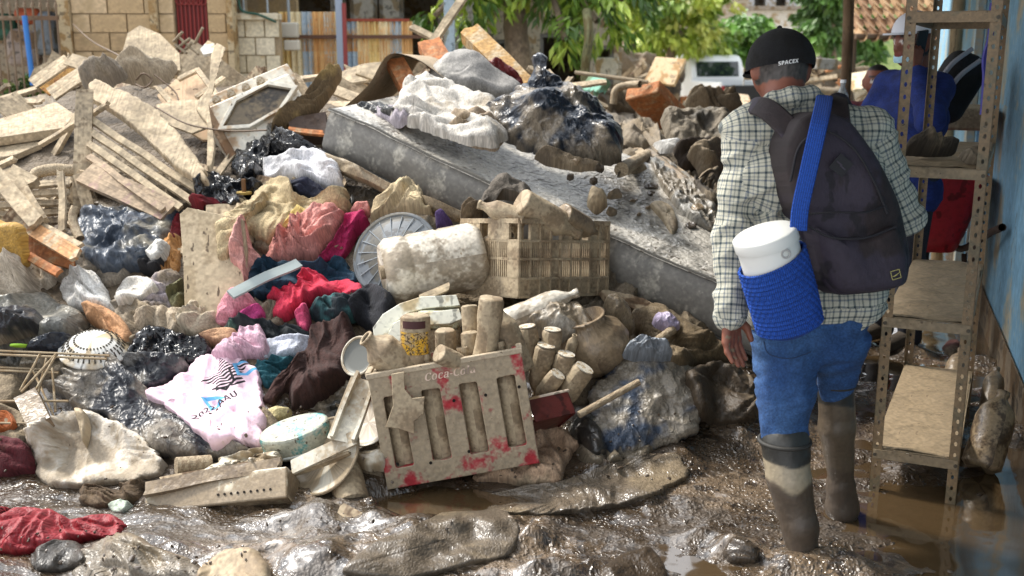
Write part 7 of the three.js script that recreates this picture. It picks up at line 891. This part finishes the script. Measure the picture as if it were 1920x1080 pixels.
function bystander(label, pos, turn, s, o) { // upright figure facing local +z
  const t = thing('person', label, 'person', pos); t.rotation.y = turn; const k = (x, y, z) => V(x * s, y * s, z * s), hc = k(0, 1.58, .02), H = headBones(hc, V(0, 0, 1), V(0, 1, 0), s); H.F = V(0, 0, 1); const j = o.j;
  const wr = j.wr.map(p => k(...p)), el = j.el.map(p => k(...p)), sh = [k(-.17, 1.36, 0), k(.17, 1.36, 0)], hip = [k(-.09, .9, 0), k(.09, .9, 0)], kn = [k(-.1, .48, .02), k(.1, .48, .03)], an = [k(-.1, .08, -.02), k(.1, .08, -.02)];
  const bones = [...H.bones, [k(0, 1.45, -.02), .055 * s, k(0, 1.36, -.02), .06 * s], [k(0, 1.3, 0), .08 * s, k(0, .95, 0), .09 * s]]; for (let i = 0; i < 2; i++) bones.push([sh[i], .05 * s, el[i], .04 * s], [el[i], .038 * s, wr[i], .028 * s], [hip[i], .08 * s, kn[i], .055 * s], [kn[i], .052 * s, an[i], .038 * s], [an[i], .038 * s, an[i].clone().add(k(0, -.03, .14)), .03 * s]);
  const hs = [0, 1].map(i => sdfMesh(handBones(wr[i], V(...j.hd[i]), V(...j.pn[i]), s, 1.0), .0045, .008)); const hcol = headColour(H, hc, s, HAIR); part('body', colour(mergeGeometries([sdfMesh(bones, .011, .03), ...hs]), (v, c) => { hcol(v, c); if (v.distanceTo(hc) > .25 * s) c.copy(SK); }), skinM, t);
  const jb = [[k(-.14, 1.36, 0), .085 * s, k(.14, 1.36, 0), .085 * s], [k(-.08, 1.2, 0), .13 * s, k(.08, 1.2, 0), .13 * s], [k(-.07, 1.0, 0), .13 * s, k(.07, 1.0, 0), .13 * s], [k(-.07, .84, 0), .14 * s, k(.07, .84, 0), .14 * s], [k(0, 1.42, -.02), .075 * s, k(0, 1.38, -.02), .09 * s]]; for (let i = 0; i < 2; i++) jb.push([sh[i], .075 * s, el[i], .065 * s], [el[i], .064 * s, wr[i].clone().lerp(el[i], .15), .05 * s]);
  part('jacket', colour(sdfMesh(jb, .011, .04, (x, y, z) => .008 * Math.abs(n3(x * 12 + y * 8, y * 22, z * 10)) - .003), (v, c) => { c.set(o.jacket).multiplyScalar(.85 + .3 * n3(v.x * 30, v.y * 30, v.z * 30)); }), clothVC, t);
  const pb = [[k(-.06, .9, 0), .125 * s, k(.06, .9, 0), .125 * s]]; for (let i = 0; i < 2; i++) pb.push([hip[i], .095 * s, kn[i], .075 * s], [kn[i], .075 * s, an[i], .06 * s]); part('trousers', colour(sdfMesh(pb, .012, .03), (v, c) => c.set(0x2a2d38)), clothVC, t);
  for (let i = 0; i < 2; i++) part('boot', colour(sdfMesh([[an[i].clone().add(k(0, .16, 0)), .06 * s, an[i], .05 * s], [an[i], .052 * s, an[i].clone().add(k(0, -.03, .15)), .04 * s]], .011, .02), (v, c) => c.set(0x4a4034)), clothVC, t);
  if (o.cap) { const c = new THREE.SphereGeometry(.108 * s, 28, 14, 0, 6.283, 0, 1.6); c.scale(.95, 1, 1.1); const m = part('cap', boxUV(c), plain('capwh', 0xd8d9de, { roughness: .9 }), t); m.material.side = 2; m.position.copy(hc).add(k(0, .05, -.005)); m.rotation.x = .05; const b = new THREE.CylinderGeometry(.08 * s, .085 * s, .008, 20, 1, false, -Math.PI / 2, Math.PI); b.scale(1, 1, 1.15); part('brim', b.translate(0, .0, .085 * s), plain('capwh'), m); }
  return { t, k, hc };
}
{ const dw = 5.7, p = at(1718, 80, dw).setY(0); const face = -1.15; const B = bystander('person in blue jacket and white cap talking on a phone', p, face, 1.04, { jacket: 0x1c3480, cap: true, j: { el: [[-.26, 1.1, .1], [.29, 1.22, .16]], wr: [[-.06, 1.25, .34], [.15, 1.46, .14]], hd: [[.2, .3, 1], [-.1, .9, -.1]], pn: [[1, 0, 0], [-1, 0, 0]] } });
  const mk = new THREE.SphereGeometry(.062, 20, 12, Math.PI * .15, Math.PI * .7, .9, 1.1), m = part('face_mask', mk.translate(0, 0, 0), plain('mask', 0xa9cfe0, { side: 2 }), B.t); m.position.copy(B.hc).add(B.k(0, -.075, .03)); m.scale.set(1.1, .9, 1.15);
  B.t.updateMatrixWorld(); const w = (x, y, z) => B.t.localToWorld(B.k(x, y, z)); const ph = thing('mobile_phone', 'black mobile phone held to the ear under the white cap', 'phone', w(.12, 1.57, .09)); part('handset', new RoundedBoxGeometry(.016, .15, .07, 2, .006), plain('phn', 0x121214, { roughness: .2 }), ph); ph.rotation.set(.3, face, 0);
  const bo = thing('water_bottle', 'clear plastic water bottle held by the person on the phone', 'bottle', w(-.02, 1.17, .43)); part('bottle_body', bottleGeo(.23, .034, 'soda'), new THREE.MeshPhysicalMaterial({ color: 0xdfe8ee, roughness: .1, transmission: .85, thickness: 0 }), bo); part('cap', new THREE.CylinderGeometry(.015, .015, .016, 14).translate(0, .235, 0), plain('wcap', 0xe8eaec), bo);
}
{ const p = at(1648, 120, 6.6).setY(0); bystander('boy with short black hair standing behind the phone caller', p, -.35, .9, { jacket: 0x7a3a44, j: { el: [[-.24, 1.1, .02], [.24, 1.1, .02]], wr: [[-.22, .86, .08], [.22, .86, .08]], hd: [[0, -1, .15], [0, -1, .15]], pn: [[1, 0, 0], [-1, 0, 0]] } }); }

// ---------- fine litter nobody could count ----------
{
  const cols = [0xb3a690, 0x8c7d68, 0x6d604f, 0x5a4c3d, 0x9a8a72].map(c => new THREE.Color(c)), m = new THREE.Matrix4(), q = new THREE.Quaternion(), e = new THREE.Euler(); let k = 0;
  const cg = warp(new THREE.IcosahedronGeometry(1, 1), .35, 1.6, 4), M2 = 520, ic = new THREE.InstancedMesh(cg, new THREE.MeshPhysicalMaterial({ color: 0x4d4033, roughness: .4, clearcoat: .6, clearcoatRoughness: .2 }), M2); k = 0;
  for (let i = 0; i < 9000 && k < M2; i++) { const px = rr(-20, 1900), py = rr(760, 1100), d = hit(px, py, 6, 2.4), p = at(px, py, d); if (p.y > .25 || n3(p.x * 3, p.z * 4, 9) < -.1) continue; const s = rr(.002, .007) * (rnd() < .05 ? 2 : 1); m.compose(p, q.setFromEuler(e.set(rr(0, 6), rr(0, 6), rr(0, 6))), V(s, s * .6, s * rr(.7, 1.6))); ic.setMatrixAt(k, m); k++; }
  ic.count = k; ic.name = 'mud_crumbs'; ic.userData = { kind: 'stuff', label: 'wet crumbs of mud and grit on the street', category: 'mud' }; shade(ic); scene.add(ic);
}

renderer.render(scene, camera);
